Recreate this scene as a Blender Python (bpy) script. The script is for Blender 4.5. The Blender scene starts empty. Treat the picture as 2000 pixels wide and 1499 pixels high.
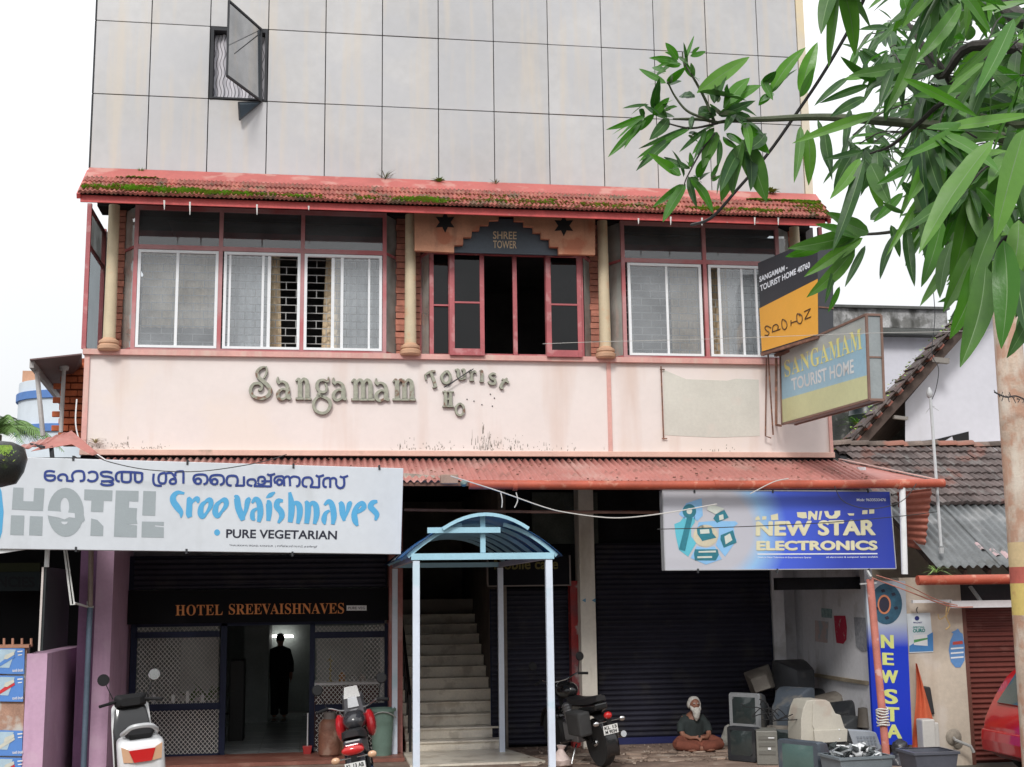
import bpy, math, random
from mathutils import Vector, Matrix, noise
R_ = random.Random(7)
C = bpy.context.scene.collection
rad = math.radians
# ------------------------------------------------------------------ camera
F_, YAW, PIT, ROL, HCAM = 2476.06, rad(8.838), rad(9.464), rad(-0.7525), 2.45
_f0 = Vector((math.sin(YAW), math.cos(YAW), 0)); _r0 = Vector((math.cos(YAW), -math.sin(YAW), 0)); _u0 = Vector((0, 0, 1))
FW = math.cos(PIT)*_f0 + math.sin(PIT)*_u0
_up = -math.sin(PIT)*_f0 + math.cos(PIT)*_u0
RT = math.cos(ROL)*_r0 + math.sin(ROL)*_up
UP = -math.sin(ROL)*_r0 + math.cos(ROL)*_up
CAM = Vector((0, 0, HCAM))
cd = bpy.data.cameras.new('camera'); cam = bpy.data.objects.new('camera', cd); C.objects.link(cam)
cd.sensor_width = 36; cd.lens = F_/2000*36; cd.clip_start = .1; cd.clip_end = 3000
cam.matrix_world = Matrix(((RT.x, UP.x, -FW.x, 0), (RT.y, UP.y, -FW.y, 0), (RT.z, UP.z, -FW.z, HCAM), (0, 0, 0, 1)))
bpy.context.scene.camera = cam
# ------------------------------------------------------------------ light
SUN_EL, SUN_AZ = rad(40), rad(200)     # azimuth from +Y, clockwise: behind the camera, a little to the left
sc = bpy.context.scene
W = bpy.data.worlds.new('World'); sc.world = W; W.use_nodes = True
nt = W.node_tree; nt.nodes.clear()
def wn(t, **k):
    n = nt.nodes.new(t)
    for a, b in k.items(): setattr(n, a, b)
    return n
sky = wn('ShaderNodeTexSky', sky_type='NISHITA', sun_disc=False, sun_elevation=SUN_EL, sun_rotation=SUN_AZ)
tc = wn('ShaderNodeTexCoord'); sep = wn('ShaderNodeSeparateXYZ'); nt.links.new(tc.outputs['Generated'], sep.inputs[0])
mr = wn('ShaderNodeMapRange'); mr.inputs[1].default_value = 0.0; mr.inputs[2].default_value = 1.0
mr.inputs[3].default_value = 5.7; mr.inputs[4].default_value = 13.5
nt.links.new(sep.outputs[2], mr.inputs[0])
cn = wn('ShaderNodeTexNoise'); cn.inputs['Scale'].default_value = 1.6; cn.inputs['Detail'].default_value = 4
nt.links.new(tc.outputs['Generated'], cn.inputs['Vector'])
cm = wn('ShaderNodeMapRange'); cm.inputs[1].default_value = .3; cm.inputs[2].default_value = .7; cm.inputs[3].default_value = .93; cm.inputs[4].default_value = 1.05
nt.links.new(cn.outputs[0], cm.inputs[0])
mm = wn('ShaderNodeMath', operation='MULTIPLY'); nt.links.new(mr.outputs[0], mm.inputs[0]); nt.links.new(cm.outputs[0], mm.inputs[1])
cc = wn('ShaderNodeCombineColor'); 
for i, k in enumerate((.985, .992, 1.0)):
    q = wn('ShaderNodeMath', operation='MULTIPLY'); q.inputs[1].default_value = k; nt.links.new(mm.outputs[0], q.inputs[0]); nt.links.new(q.outputs[0], cc.inputs[i])
mx = wn('ShaderNodeMix', data_type='RGBA'); mx.inputs[0].default_value = .93
nt.links.new(sky.outputs[0], mx.inputs[6]); nt.links.new(cc.outputs[0], mx.inputs[7])
bg = wn('ShaderNodeBackground'); bg.inputs[1].default_value = .1; nt.links.new(mx.outputs[2], bg.inputs[0])
wo = wn('ShaderNodeOutputWorld'); nt.links.new(bg.outputs[0], wo.inputs[0])
sd = bpy.data.lights.new('sun', 'SUN'); sd.energy = 1.5; sd.angle = rad(14); sd.color = (1, .97, .93)
so = bpy.data.objects.new('sun', sd); C.objects.link(so)
sdir = Vector((math.sin(SUN_AZ)*math.cos(SUN_EL), math.cos(SUN_AZ)*math.cos(SUN_EL), math.sin(SUN_EL)))
so.rotation_euler = sdir.to_track_quat('Z', 'Y').to_euler(); so.location = (0, -10, 30)
vs = sc.view_settings; vs.view_transform = 'Standard'; vs.look = 'None'; vs.gamma = 1; vs.use_curve_mapping = False
vs.exposure = 0.50
# ------------------------------------------------------------------ geometry helpers
def ray(x, y): return FW + (x-1000)/F_*RT - (y-749.5)/F_*UP
def P(x, y, Y):                      # the point of the plane at distance Y seen at a place of the photograph
    d = ray(x, y); return CAM + d*(Y/d.y)
def PZ(x, y, z):
    d = ray(x, y); return CAM + d*((z-HCAM)/d.z)
def PX(x, y, X):
    d = ray(x, y); return CAM + d*(X/d.x)
def PN(x, y, o, n):
    d = ray(x, y); return CAM + d*((o-CAM).dot(n)/d.dot(n))
ORG = {}
class MB:
    def __init__(s): s.v = []; s.f = []; s.m = []; s.mi = 0
    def add(s, vs, fs):
        b = len(s.v); s.v += [Vector(q) for q in vs]
        for f in fs: s.f.append([i+b for i in f]); s.m.append(s.mi)
        return s
    def poly(s, pts): return s.add(pts, [list(range(len(pts)))])
    def box(s, x0, x1, y0, y1, z0, z1):
        if x0 > x1: x0, x1 = x1, x0
        if y0 > y1: y0, y1 = y1, y0
        if z0 > z1: z0, z1 = z1, z0
        return s.add([(x0,y0,z0),(x1,y0,z0),(x1,y1,z0),(x0,y1,z0),(x0,y0,z1),(x1,y0,z1),(x1,y1,z1),(x0,y1,z1)],
                     [(0,3,2,1),(4,5,6,7),(0,1,5,4),(1,2,6,5),(2,3,7,6),(3,0,4,7)])
    def pb(s, x0, y0, x1, y1, Y, d):     # a box of depth d whose front lies at distance Y
        xm, ym = (x0+x1)/2, (y0+y1)/2
        return s.box(P(x0,ym,Y).x, P(x1,ym,Y).x, Y, Y+d, P(xm,y0,Y).z, P(xm,y1,Y).z)
    def ob(s, c, ex, ey, ez):
        c = Vector(c); ex, ey, ez = map(Vector, (ex, ey, ez))
        return s.add([c+a*ex+b*ey+d*ez for d in (-1,1) for b in (-1,1) for a in (-1,1)],
                     [(0,2,3,1),(4,5,7,6),(0,1,5,4),(1,3,7,5),(3,2,6,7),(2,0,4,6)])
    def bar(s, a, b, w, h=None, up=(0,0,1)):
        a, b = Vector(a), Vector(b); h = h or w; d = (b-a); L = d.length
        if L < 1e-6: return s
        d /= L; u = Vector(up)
        if abs(d.dot(u)) > .98: u = Vector((0,1,0))
        x = d.cross(u).normalized(); z = x.cross(d)
        return s.ob((a+b)/2, x*w/2, d*L/2, z*h/2)
    def prism(s, pts, vec):
        pts = [Vector(p) for p in pts]; n = len(pts); vec = Vector(vec)
        return s.add(pts+[p+vec for p in pts], [list(range(n))[::-1], list(range(n, 2*n))] + [(i, (i+1) % n, (i+1) % n+n, i+n) for i in range(n)])
    def tube(s, pts, r, n=6, cap=True, flat=None):
        pts = [Vector(p) for p in pts]; m = len(pts)
        rs = r if isinstance(r, (list, tuple)) else [r]*m
        b = len(s.v); prev = None
        for i, p in enumerate(pts):
            t = (pts[min(i+1, m-1)]-pts[max(i-1, 0)])
            t = t.normalized() if t.length > 1e-9 else Vector((0,0,1))
            if flat is not None:
                z = Vector(flat); x = t.cross(z).normalized()
                for k in range(n):
                    a = 2*math.pi*k/n; s.v.append(p + x*math.cos(a)*rs[i] + z*math.sin(a))
                continue
            if prev is None:
                x = t.cross(Vector((0,0,1)) if abs(t.z) < .9 else Vector((0,1,0))).normalized()
            else:
                x = (prev - t*prev.dot(t)).normalized()
            prev = x; y = t.cross(x)
            for k in range(n):
                a = 2*math.pi*(k+.5)/n; s.v.append(p + (x*math.cos(a)+y*math.sin(a))*rs[i])
        for i in range(m-1):
            for k in range(n):
                s.f.append([b+i*n+k, b+i*n+(k+1) % n, b+(i+1)*n+(k+1) % n, b+(i+1)*n+k]); s.m.append(s.mi)
        if cap:
            s.f.append([b+k for k in range(n)][::-1]); s.f.append([b+(m-1)*n+k for k in range(n)]); s.m += [s.mi, s.mi]
        return s
    def lathe(s, prof, c, n=16, ax=(0,0,1)):
        c = Vector(c); z = Vector(ax).normalized(); x = z.orthogonal().normalized(); y = z.cross(x); b = len(s.v); m = len(prof)
        for r, h in prof:
            for k in range(n):
                a = 2*math.pi*k/n; s.v.append(c + z*h + (x*math.cos(a)+y*math.sin(a))*max(r, 1e-4))
        for i in range(m-1):
            for k in range(n):
                s.f.append([b+i*n+k, b+i*n+(k+1) % n, b+(i+1)*n+(k+1) % n, b+(i+1)*n+k]); s.m.append(s.mi)
        s.f.append([b+k for k in range(n)][::-1]); s.f.append([b+(m-1)*n+k for k in range(n)]); s.m += [s.mi, s.mi]
        return s
    def grid(s, fn, nu, nv):
        b = len(s.v)
        for j in range(nv+1):
            for i in range(nu+1): s.v.append(Vector(fn(i/nu, j/nv)))
        for j in range(nv):
            for i in range(nu):
                a = b+j*(nu+1)+i; s.f.append([a, a+1, a+nu+2, a+nu+1]); s.m.append(s.mi)
        return s
    def loft(s, rings, cap=True):
        b = len(s.v); n = len(rings[0])
        for r in rings: s.v += [Vector(q) for q in r]
        for i in range(len(rings)-1):
            for k in range(n):
                s.f.append([b+i*n+k, b+i*n+(k+1) % n, b+(i+1)*n+(k+1) % n, b+(i+1)*n+k]); s.m.append(s.mi)
        if cap:
            s.f.append([b+k for k in range(n)][::-1]); s.f.append([b+(len(rings)-1)*n+k for k in range(n)]); s.m += [s.mi, s.mi]
        return s
    def build(s, name, mat, parent=None, smooth=False, bevel=0, sub=0, ang=40, loc=None):
        if parent is not None: o0 = ORG[parent.name]
        if parent is None or loc is not None:
            if loc is not None: o1 = Vector(loc)
            else:
                xs = [q.x for q in s.v]; ys = [q.y for q in s.v]; zs = [q.z for q in s.v]
                o1 = Vector(((min(xs)+max(xs))/2, (min(ys)+max(ys))/2, min(zs)))
        else: o1 = o0
        me = bpy.data.meshes.new(name)
        me.from_pydata([q-o1 for q in s.v], [], s.f)
        mats = mat if isinstance(mat, (list, tuple)) else [mat]
        for m in mats: me.materials.append(m)
        if len(mats) > 1: me.polygons.foreach_set('material_index', s.m)
        if smooth:
            me.shade_smooth()
            if ang < 180: me.set_sharp_from_angle(angle=rad(ang))
        me.update()
        o = bpy.data.objects.new(name, me); C.objects.link(o); ORG[o.name] = o1
        if parent is not None: o.parent = parent; o.location = o1-o0
        else: o.location = o1
        if bevel:
            b = o.modifiers.new('bevel', 'BEVEL'); b.width = bevel; b.segments = 2; b.limit_method = 'ANGLE'; b.angle_limit = rad(35)
        if sub:
            b = o.modifiers.new('sub', 'SUBSURF'); b.levels = b.render_levels = sub
        return o
def tag(o, label=None, cat=None, group=None, kind=None):
    if label: o['label'] = label
    if cat: o['category'] = cat
    if group: o['group'] = group
    if kind: o['kind'] = kind
    return o
def thing(name, loc, label, cat, group=None):
    o = bpy.data.objects.new(name, None); C.objects.link(o); o.location = loc; o.empty_display_size = .2
    ORG[o.name] = Vector(loc); return tag(o, label, cat, group)
def inst(src, d, parent=None, name=None, rot=None):        # a sibling piece sharing its mesh, moved by d
    o = src.copy(); C.objects.link(o); o.location = src.location + Vector(d)
    if rot is not None: o.rotation_euler = rot
    return o
def tree_copy(src, parent=None, loc=None, rz=None):
    o = src.copy(); C.objects.link(o); o.parent = parent
    if loc is not None: o.location = loc
    if rz is not None: o.rotation_euler = (o.rotation_euler.x, o.rotation_euler.y, rz)
    for ch in list(src.children): tree_copy(ch, o)
    return o
def crom(pts, k=5):                                        # smooth curve through points
    pts = [Vector(p) for p in pts]; out = []; n = len(pts)
    for i in range(n-1):
        a, b, c, d = pts[max(i-1,0)], pts[i], pts[i+1], pts[min(i+2,n-1)]
        for j in range(k):
            t = j/k; out.append(.5*((2*b)+(c-a)*t+(2*a-5*b+4*c-d)*t*t+(3*b-a-3*c+d)*t**3))
    return out+[pts[-1]]
# ------------------------------------------------------------------ materials
MATS = {}
def mat(name, col, rough=.7, var=.12, sc=2.5, bump=.15, bsc=60, metal=0, stain=None, samt=0, ssc=(7,7,.8), sth=.55,
        patch=None, pamt=0, psc=2., pth=.55, rnd=0, spec=.5, em=None, emi=0, alpha=None, coat=0, backs=None):
    if name in MATS: return MATS[name]
    m = bpy.data.materials.new(name); m.use_nodes = True; t = m.node_tree; N = t.nodes; L = t.links
    b = N['Principled BSDF']; b.inputs['Roughness'].default_value = rough; b.inputs['Metallic'].default_value = metal
    b.inputs['Specular IOR Level'].default_value = spec; b.inputs['Coat Weight'].default_value = coat
    g = N.new('ShaderNodeNewGeometry')
    def nz(scale, vec=None, det=5, w=None):
        n = N.new('ShaderNodeTexNoise'); n.inputs['Scale'].default_value = scale; n.inputs['Detail'].default_value = det
        L.new(vec or g.outputs['Position'], n.inputs['Vector']); return n.outputs[0]
    def ramp(src, a, b_, lo=0., hi=1.):
        r = N.new('ShaderNodeMapRange'); r.inputs[1].default_value = a; r.inputs[2].default_value = b_; r.inputs[3].default_value = lo; r.inputs[4].default_value = hi
        L.new(src, r.inputs[0]); return r.outputs[0]
    def mixc(f, a, b_, mode='MIX'):
        x = N.new('ShaderNodeMix'); x.data_type = 'RGBA'; x.blend_type = mode
        if hasattr(f, 'links'): L.new(f, x.inputs[0])
        else: x.inputs[0].default_value = f
        for s_, i in ((a, 6), (b_, 7)):
            if hasattr(s_, 'links'): L.new(s_, x.inputs[i])
            else: x.inputs[i].default_value = (*s_[:3], 1)
        return x.outputs[2]
    c = col
    if var:
        v = ramp(nz(sc), .3, .7, 1-var, 1+var*.6); v2 = ramp(nz(sc*11), .3, .7, 1-var*.5, 1+var*.4)
        mu = N.new('ShaderNodeMath'); mu.operation = 'MULTIPLY'; L.new(v, mu.inputs[0]); L.new(v2, mu.inputs[1])
        v = mu.outputs[0]
        if rnd:
            oi = N.new('ShaderNodeObjectInfo'); rr = ramp(oi.outputs['Random'], 0, 1, 1-rnd, 1+rnd*.5)
            mu = N.new('ShaderNodeMath'); mu.operation = 'MULTIPLY'; L.new(v, mu.inputs[0]); L.new(rr, mu.inputs[1]); v = mu.outputs[0]
        cb = N.new('ShaderNodeCombineColor')
        for i in range(3): L.new(v, cb.inputs[i])
        c = mixc(1., col, cb.outputs[0], 'MULTIPLY')
    if patch:
        f = ramp(nz(psc, det=8), pth, pth+.08, 0, pamt); c = mixc(f, c, patch)
    if stain:
        mp = N.new('ShaderNodeMapping'); mp.inputs['Scale'].default_value = ssc; L.new(g.outputs['Position'], mp.inputs[0])
        f = ramp(nz(1., mp.outputs[0], 7), sth, sth+.18, 0, samt); c = mixc(f, c, stain)
    if hasattr(c, 'links'): L.new(c, b.inputs['Base Color'])
    else: b.inputs['Base Color'].default_value = (*c[:3], 1)
    if bump:
        bp = N.new('ShaderNodeBump'); bp.inputs['Strength'].default_value = bump; bp.inputs['Distance'].default_value = .01
        L.new(nz(bsc, det=4), bp.inputs['Height']); L.new(bp.outputs[0], b.inputs['Normal'])
    if em: b.inputs['Emission Color'].default_value = (*em, 1); b.inputs['Emission Strength'].default_value = emi
    MATS[name] = m; m['c'] = list(col[:3]); return m
def glass(name, tint=(.8,.85,.88), refl=.12, haze=.25, dcol=(.55,.57,.58), rough=.04):  # the noisy diffuse share paints brightness onto the panes
    m = bpy.data.materials.new(name); m.use_nodes = True; t = m.node_tree; N = t.nodes; L = t.links; N.clear()
    o = N.new('ShaderNodeOutputMaterial'); tr = N.new('ShaderNodeBsdfTransparent'); tr.inputs[0].default_value = (*tint, 1)
    gl = N.new('ShaderNodeBsdfGlossy'); gl.inputs['Roughness'].default_value = rough
    df = N.new('ShaderNodeBsdfDiffuse'); df.inputs[0].default_value = (*dcol, 1)
    fr = N.new('ShaderNodeFresnel'); fr.inputs[0].default_value = 1.5
    ad = N.new('ShaderNodeMath'); ad.operation = 'ADD'; ad.inputs[1].default_value = refl; L.new(fr.outputs[0], ad.inputs[0])
    g = N.new('ShaderNodeNewGeometry'); nz = N.new('ShaderNodeTexNoise'); nz.inputs['Scale'].default_value = 2.2; nz.inputs['Detail'].default_value = 6; L.new(g.outputs['Position'], nz.inputs[0])
    mr = N.new('ShaderNodeMapRange'); mr.inputs[1].default_value = .3; mr.inputs[2].default_value = .7; mr.inputs[3].default_value = haze*.5; mr.inputs[4].default_value = haze*1.4; L.new(nz.outputs[0], mr.inputs[0])
    a = N.new('ShaderNodeMixShader'); L.new(ad.outputs[0], a.inputs[0]); L.new(tr.outputs[0], a.inputs[1]); L.new(gl.outputs[0], a.inputs[2])
    b = N.new('ShaderNodeMixShader'); L.new(mr.outputs[0], b.inputs[0]); L.new(a.outputs[0], b.inputs[1]); L.new(df.outputs[0], b.inputs[2])
    L.new(b.outputs[0], o.inputs[0]); return m
def sheet_mat(name, sides):      # printed board: colour regions are geometry, this is only the plain vinyl
    return mat(name, sides, rough=.35, var=.04, sc=1.5, bump=.02)
# ------------------------------------------------------------------ lettering
def text_mesh(s, bold=0., spacing=1.):
    cu = bpy.data.curves.new('txt', 'FONT'); cu.body = s; cu.offset = bold; cu.space_character = spacing; cu.resolution_u = 4
    ob = bpy.data.objects.new('txt', cu); me = bpy.data.meshes.new_from_object(ob)
    vs = [v.co.copy() for v in me.vertices]; fs = [list(p.vertices) for p in me.polygons]
    bpy.data.objects.remove(ob); bpy.data.meshes.remove(me); bpy.data.curves.remove(cu); return vs, fs
def lettering(mb, s, quad, un, bold=0., spacing=1., warp=None, off=None):
    """quad: TL, TR, BR, BL of the writing in the photograph, un: maps a place of the photograph onto the sign's face"""
    vs, fs = text_mesh(s, bold, spacing)
    x0 = min(v.x for v in vs); x1 = max(v.x for v in vs); y0 = min(v.y for v in vs); y1 = max(v.y for v in vs)
    TL, TR, BR, BL = [Vector(q).to_2d() if len(q) > 2 else Vector(q) for q in quad]; out = []
    for v in vs:
        u = (v.x-x0)/(x1-x0); w = (v.y-y0)/(y1-y0)
        if warp: u, w = warp(u, w)
        q = (BL*(1-u)+BR*u)*(1-w)+(TL*(1-u)+TR*u)*w; out.append(un(q.x, q.y))
    mb.add(out, fs)
def serif(s): return ''.join(chr(0x1D400+ord(c)-65) if 'A' <= c <= 'Z' else c for c in s)
def rect(x0, y0, x1, y1, s=0, t=0): return ((x0,y0),(x1,y0+s),(x1+t,y1+s),(x0+t,y1))
# ------------------------------------------------------------------ palette
M = {}
M['panel'] = mat('panel_composite', (.495,.49,.495), rough=.38, var=.09, sc=.7, bump=.04, bsc=8, rnd=.07, stain=(.58,.50,.40), samt=.5, ssc=(5,5,.35), sth=.5, patch=(.44,.445,.47), pamt=.45, psc=.8, pth=.5)
M['panelw'] = mat('panel_worn', (.62,.55,.44), rough=.6, var=.1, sc=2, bump=.1, patch=(.68,.56,.36), pamt=.8, psc=1.3, pth=.5)
M['dark'] = mat('dark_gap', (.035,.037,.042), rough=.8, var=.2)
M['black'] = mat('black_void', (.012,.012,.013), rough=.9, var=0, bump=0)
M['pink'] = mat('pink_plaster', (.755,.685,.655), rough=.8, var=.035, sc=1.2, bump=.12, bsc=90, stain=(.60,.44,.36), samt=.5, ssc=(2.2,2.2,.25), sth=.53, patch=(.76,.67,.60), pamt=.5, psc=.8, pth=.55)
M['trim'] = mat('pink_trim', (.66,.36,.32), rough=.6, var=.12, sc=3, bump=.1, stain=(.62,.5,.42), samt=.6, sth=.5)
M['ledge'] = mat('peach_ledge', (.70,.46,.38), rough=.75, var=.1, sc=2, bump=.2, patch=(.20,.18,.13), pamt=.55, psc=2.2, pth=.66)
M['red'] = mat('red_paint', (.60,.085,.08), rough=.5, var=.2, sc=4, bump=.1, patch=(.52,.36,.31), pamt=.8, psc=6, pth=.66)
M['redwin'] = mat('red_window_paint', (.42,.105,.115), rough=.45, var=.15, sc=3, bump=.05, patch=(.55,.27,.27), pamt=.6, psc=5, pth=.55)
M['tile'] = mat('clay_roof_tile', (.37,.11,.085), rough=.75, var=.3, sc=5, bump=.3, rnd=.3, patch=(.10,.085,.05), pamt=.8, psc=3.6, pth=.54, stain=(.46,.26,.17), samt=.6)
M['flash'] = mat('roof_flashing', (.43,.11,.095), rough=.6, var=.15, sc=2, bump=.1, patch=(.50,.26,.22), pamt=.7, psc=3, pth=.55)
M['moss'] = mat('moss', (.33,.54,.09), rough=.95, var=.35, sc=14, bump=.6, bsc=120, patch=(.34,.36,.08), pamt=.8, psc=6, pth=.5)
M['cream'] = mat('cream_column', (.60,.50,.34), rough=.65, var=.1, sc=5, bump=.15, patch=(.62,.36,.2), pamt=.5, psc=6, pth=.6)
M['colbase'] = mat('column_base', (.55,.33,.21), rough=.7, var=.15, sc=6, bump=.2)
M['terra'] = mat('terracotta_brick', (.50,.20,.14), rough=.85, var=.25, sc=9, bump=.6, rnd=.25)
M['joint'] = mat('brick_joint', (.20,.10,.08), rough=.9)
M['orange'] = mat('orange_plaster', (.50,.24,.145), rough=.8, var=.15, sc=4, bump=.25, patch=(.40,.13,.07), pamt=.8, psc=2.5, pth=.52, stain=(.20,.10,.07), samt=.5, sth=.55)
M['pinkwin'] = mat('pink_window_paint', (.50,.24,.245), rough=.5, var=.12, sc=3, bump=.05, patch=(.46,.10,.11), pamt=.8, psc=.9, pth=.5)
M['alu'] = mat('white_aluminium', (.80,.82,.84), rough=.35, var=.05, sc=3, bump=.0, spec=.6)
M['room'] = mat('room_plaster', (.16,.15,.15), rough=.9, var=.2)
M['curtain'] = mat('beige_curtain', (.80,.64,.44), rough=.95, var=.2, sc=4, bump=.2, stain=(.25,.17,.1), samt=.5, ssc=(20,20,.4))
M['iron'] = mat('grey_iron', (.42,.42,.41), rough=.5, var=.15)
M['glass'] = glass('window_glass', tint=(.55,.60,.62), refl=.10, haze=.12, dcol=(.50,.54,.57))
M['glassw'] = glass('pane_glass', tint=(.78,.82,.85), refl=.12, haze=.20, dcol=(.66,.71,.75))
M['glassd'] = glass('dark_glass', tint=(.08,.08,.09), refl=.0, haze=.05, dcol=(.10,.10,.11))
M['glassf'] = glass('pale_glass', tint=(.5,.52,.5), refl=.16, haze=.65, dcol=(.42,.43,.40))  # white reflection on the return panes put into a diffuse colour
M['corr'] = mat('red_corrugated_sheet', (.43,.17,.145), rough=.55, var=.15, sc=1.6, bump=.05, stain=(.50,.33,.29), samt=.6, ssc=(1.2,1.2,1.2), sth=.5, patch=(.25,.11,.085), pamt=.7, psc=3, pth=.58)
M['gutter'] = mat('red_gutter', (.42,.085,.045), rough=.45, var=.2, sc=3, bump=.1, patch=(.62,.32,.22), pamt=.6, psc=5, pth=.58)
M['white'] = mat('white_paint', (.78,.79,.80), rough=.45, var=.08, sc=3)

FY = 18.0
HB = thing('hotel_building', (2.2, 19, 0), 'three storey hotel block with grey panel cladding above and a pink band over the shops', 'building')
# ---- upper facade panels
X1, PW, ZB, PH = -2.465, .841, 6.071+HCAM, 1.122
XL = X1-.778; cols = [XL]+[X1+PW*i for i in range(12)]+[P(1571, 60, FY).x]; XR = cols[-1]
g = .0062
win = (2, 1)
me0 = None
for j in range(3):
    for i in range(13):
        if (i, j) == win: continue
        x0, x1 = cols[i]+g, cols[i+1]-g; z0 = ZB+PH*j+g; z1 = ZB+PH*(j+1)-g
        w2 = (x1-x0)/2
        if i in (0, 12) or me0 is None:
            b = MB(); dy = R_.uniform(0, .006); b.box(x0, x1, FY+dy, FY+.03+dy, z0, z1)
            if i == 12: b = MB(); b.box(x0, x1-.13, FY+dy, FY+.03+dy, z0, z1)
            o = b.build('panel', M['panel'], HB, loc=((x0+x1)/2, FY, z0), bevel=.004)
            if 0 < i < 12: me0 = o.data
        else:
            o = bpy.data.objects.new('panel', me0); C.objects.link(o); o.parent = HB
            o.location = Vector(((x0+x1)/2, FY+R_.uniform(0, .007), z0))-ORG[HB.name]
            o.rotation_euler = (R_.uniform(-.0025,.0025), 0, R_.uniform(-.003,.003))
            q = o.modifiers.new('bevel', 'BEVEL'); q.width = .004; q.segments = 2
b = MB(); wx0, wx1 = cols[2], cols[3]; wz0, wz1 = ZB+PH, ZB+2*PH
b.box(XL, wx0, FY+.045, FY+.2, ZB, ZB+3*PH); b.box(wx1, XR, FY+.045, FY+.2, ZB, ZB+3*PH)
b.box(wx0, wx1, FY+.045, FY+.2, ZB, wz0); b.box(wx0, wx1, FY+.045, FY+.2, wz1, ZB+3*PH)
b.box(XL+.02, XR-.02, FY+.2+1e-3, 27, ZB-.12, ZB+3*PH+.1)
b.build('upper_wall', M['dark'], HB)
b = MB(); b.box(XR-.125, XR, FY-.005, FY+.04, ZB, ZB+3*PH); b.build('corner_strip', M['panelw'], HB)
b = MB()
for j in range(3): b.box(XL-.02, XL, FY+.005, FY+.3, ZB+PH*j+.01, ZB+PH*(j+1)-.01)
b.build('corner_trim', M['dark'], HB)
# ---- open window in the cladding
wf = MB()
for (a0, a1, c0, c1) in ((wx0+.01, wx0+.055, wz0, wz1), (wx1-.045, wx1-.008, wz0, wz1), (wx0+.055, wx1-.045, wz1-.06, wz1-.012), (wx0+.055, wx1-.045, wz0+.005, wz0+.03)):
    wf.box(a0, a1, FY-.012, FY+.15, c0, c1)
casement = wf.build('window', M['dark'], HB)
def curt(u, v):
    x = wx0+.06+u*(wx1-wx0-.11); return (x, FY+.13+.018*math.sin(u*26)+.008*math.sin(u*61), wz0+.03+v*(wz1-wz0-.1))
cb_ = MB(); cb_.grid(curt, 60, 4)
mc = bpy.data.materials.new('wavy_curtain'); mc.use_nodes = True; t = mc.node_tree
wv = t.nodes.new('ShaderNodeTexWave'); wv.wave_type = 'BANDS'; wv.bands_direction = 'X'; wv.inputs['Scale'].default_value = 6.2
gp = t.nodes.new('ShaderNodeNewGeometry'); sx = t.nodes.new('ShaderNodeSeparateXYZ'); t.links.new(gp.outputs['Position'], sx.inputs[0])
sn = t.nodes.new('ShaderNodeMath'); sn.operation = 'MULTIPLY'; sn.inputs[1].default_value = 21; t.links.new(sx.outputs[2], sn.inputs[0])
s2 = t.nodes.new('ShaderNodeMath'); s2.operation = 'SINE'; t.links.new(sn.outputs[0], s2.inputs[0])
s3 = t.nodes.new('ShaderNodeMath'); s3.operation = 'MULTIPLY_ADD'; s3.inputs[1].default_value = .016; t.links.new(s2.outputs[0], s3.inputs[0]); t.links.new(sx.outputs[0], s3.inputs[2])
cx = t.nodes.new('ShaderNodeCombineXYZ'); t.links.new(s3.outputs[0], cx.inputs[0]); t.links.new(cx.outputs[0], wv.inputs['Vector'])
cr = t.nodes.new('ShaderNodeValToRGB'); cr.color_ramp.elements[0].position = .04; cr.color_ramp.elements[1].position = .2
cr.color_ramp.elements[0].color = (.16,.15,.17,1); cr.color_ramp.elements[1].color = (.66,.64,.68,1); t.links.new(wv.outputs[0], cr.inputs[0])
t.links.new(cr.outputs[0], t.nodes['Principled BSDF'].inputs['Base Color']); t.nodes['Principled BSDF'].inputs['Roughness'].default_value = .9
cb_.build('curtain', mc, casement, smooth=True)
# opened sash, hinged on the right jamb
A = P(510, 58, FY-.02); B_ = P(510, 198, FY-.02)
def nearY(px, py, z):
    d = ray(px, py); t_ = (z-HCAM)/d.z; return CAM+d*t_
C_ = nearY(447, 2, A.z); D_ = nearY(445, 145, B_.z)
D_ = Vector((C_.x, C_.y, B_.z))
sash = MB()
for a, b2 in ((A, B_), (B_, D_), (D_, C_), (C_, A)): sash.bar(a, b2, .03)
sash.bar(A+Vector((0,.0,-.05)), (C_+D_)/2+Vector((0,.02,-.3)), .014)
so_ = sash.build('open_sash', M['dark'], casement)
gm = glass('sash_glass', tint=(.20,.25,.30), refl=-.02, haze=.35, dcol=(.07,.09,.11))
sg = MB(); sg.poly([A, B_, D_, C_]); sg.build('sash_pane', gm, casement)
k0, k1 = P(466, 200, FY-.03), P(511, 199, FY-.03); k2 = nearY(468, 236, P(480, 212, FY).z)
fl = MB(); k2 = P(468, 235, FY-.10); fl.bar(k0, k2, .02); fl.bar(k2, k1, .02); fl.bar(k0, k1, .012); fl.build('stay_bracket', M['dark'], casement)
fg = MB(); fg.poly([k0+Vector((0,.004,0)), k2+Vector((0,.004,0)), k1+Vector((0,.004,0))]); fg.build('bracket_pane', gm, casement)

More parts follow.
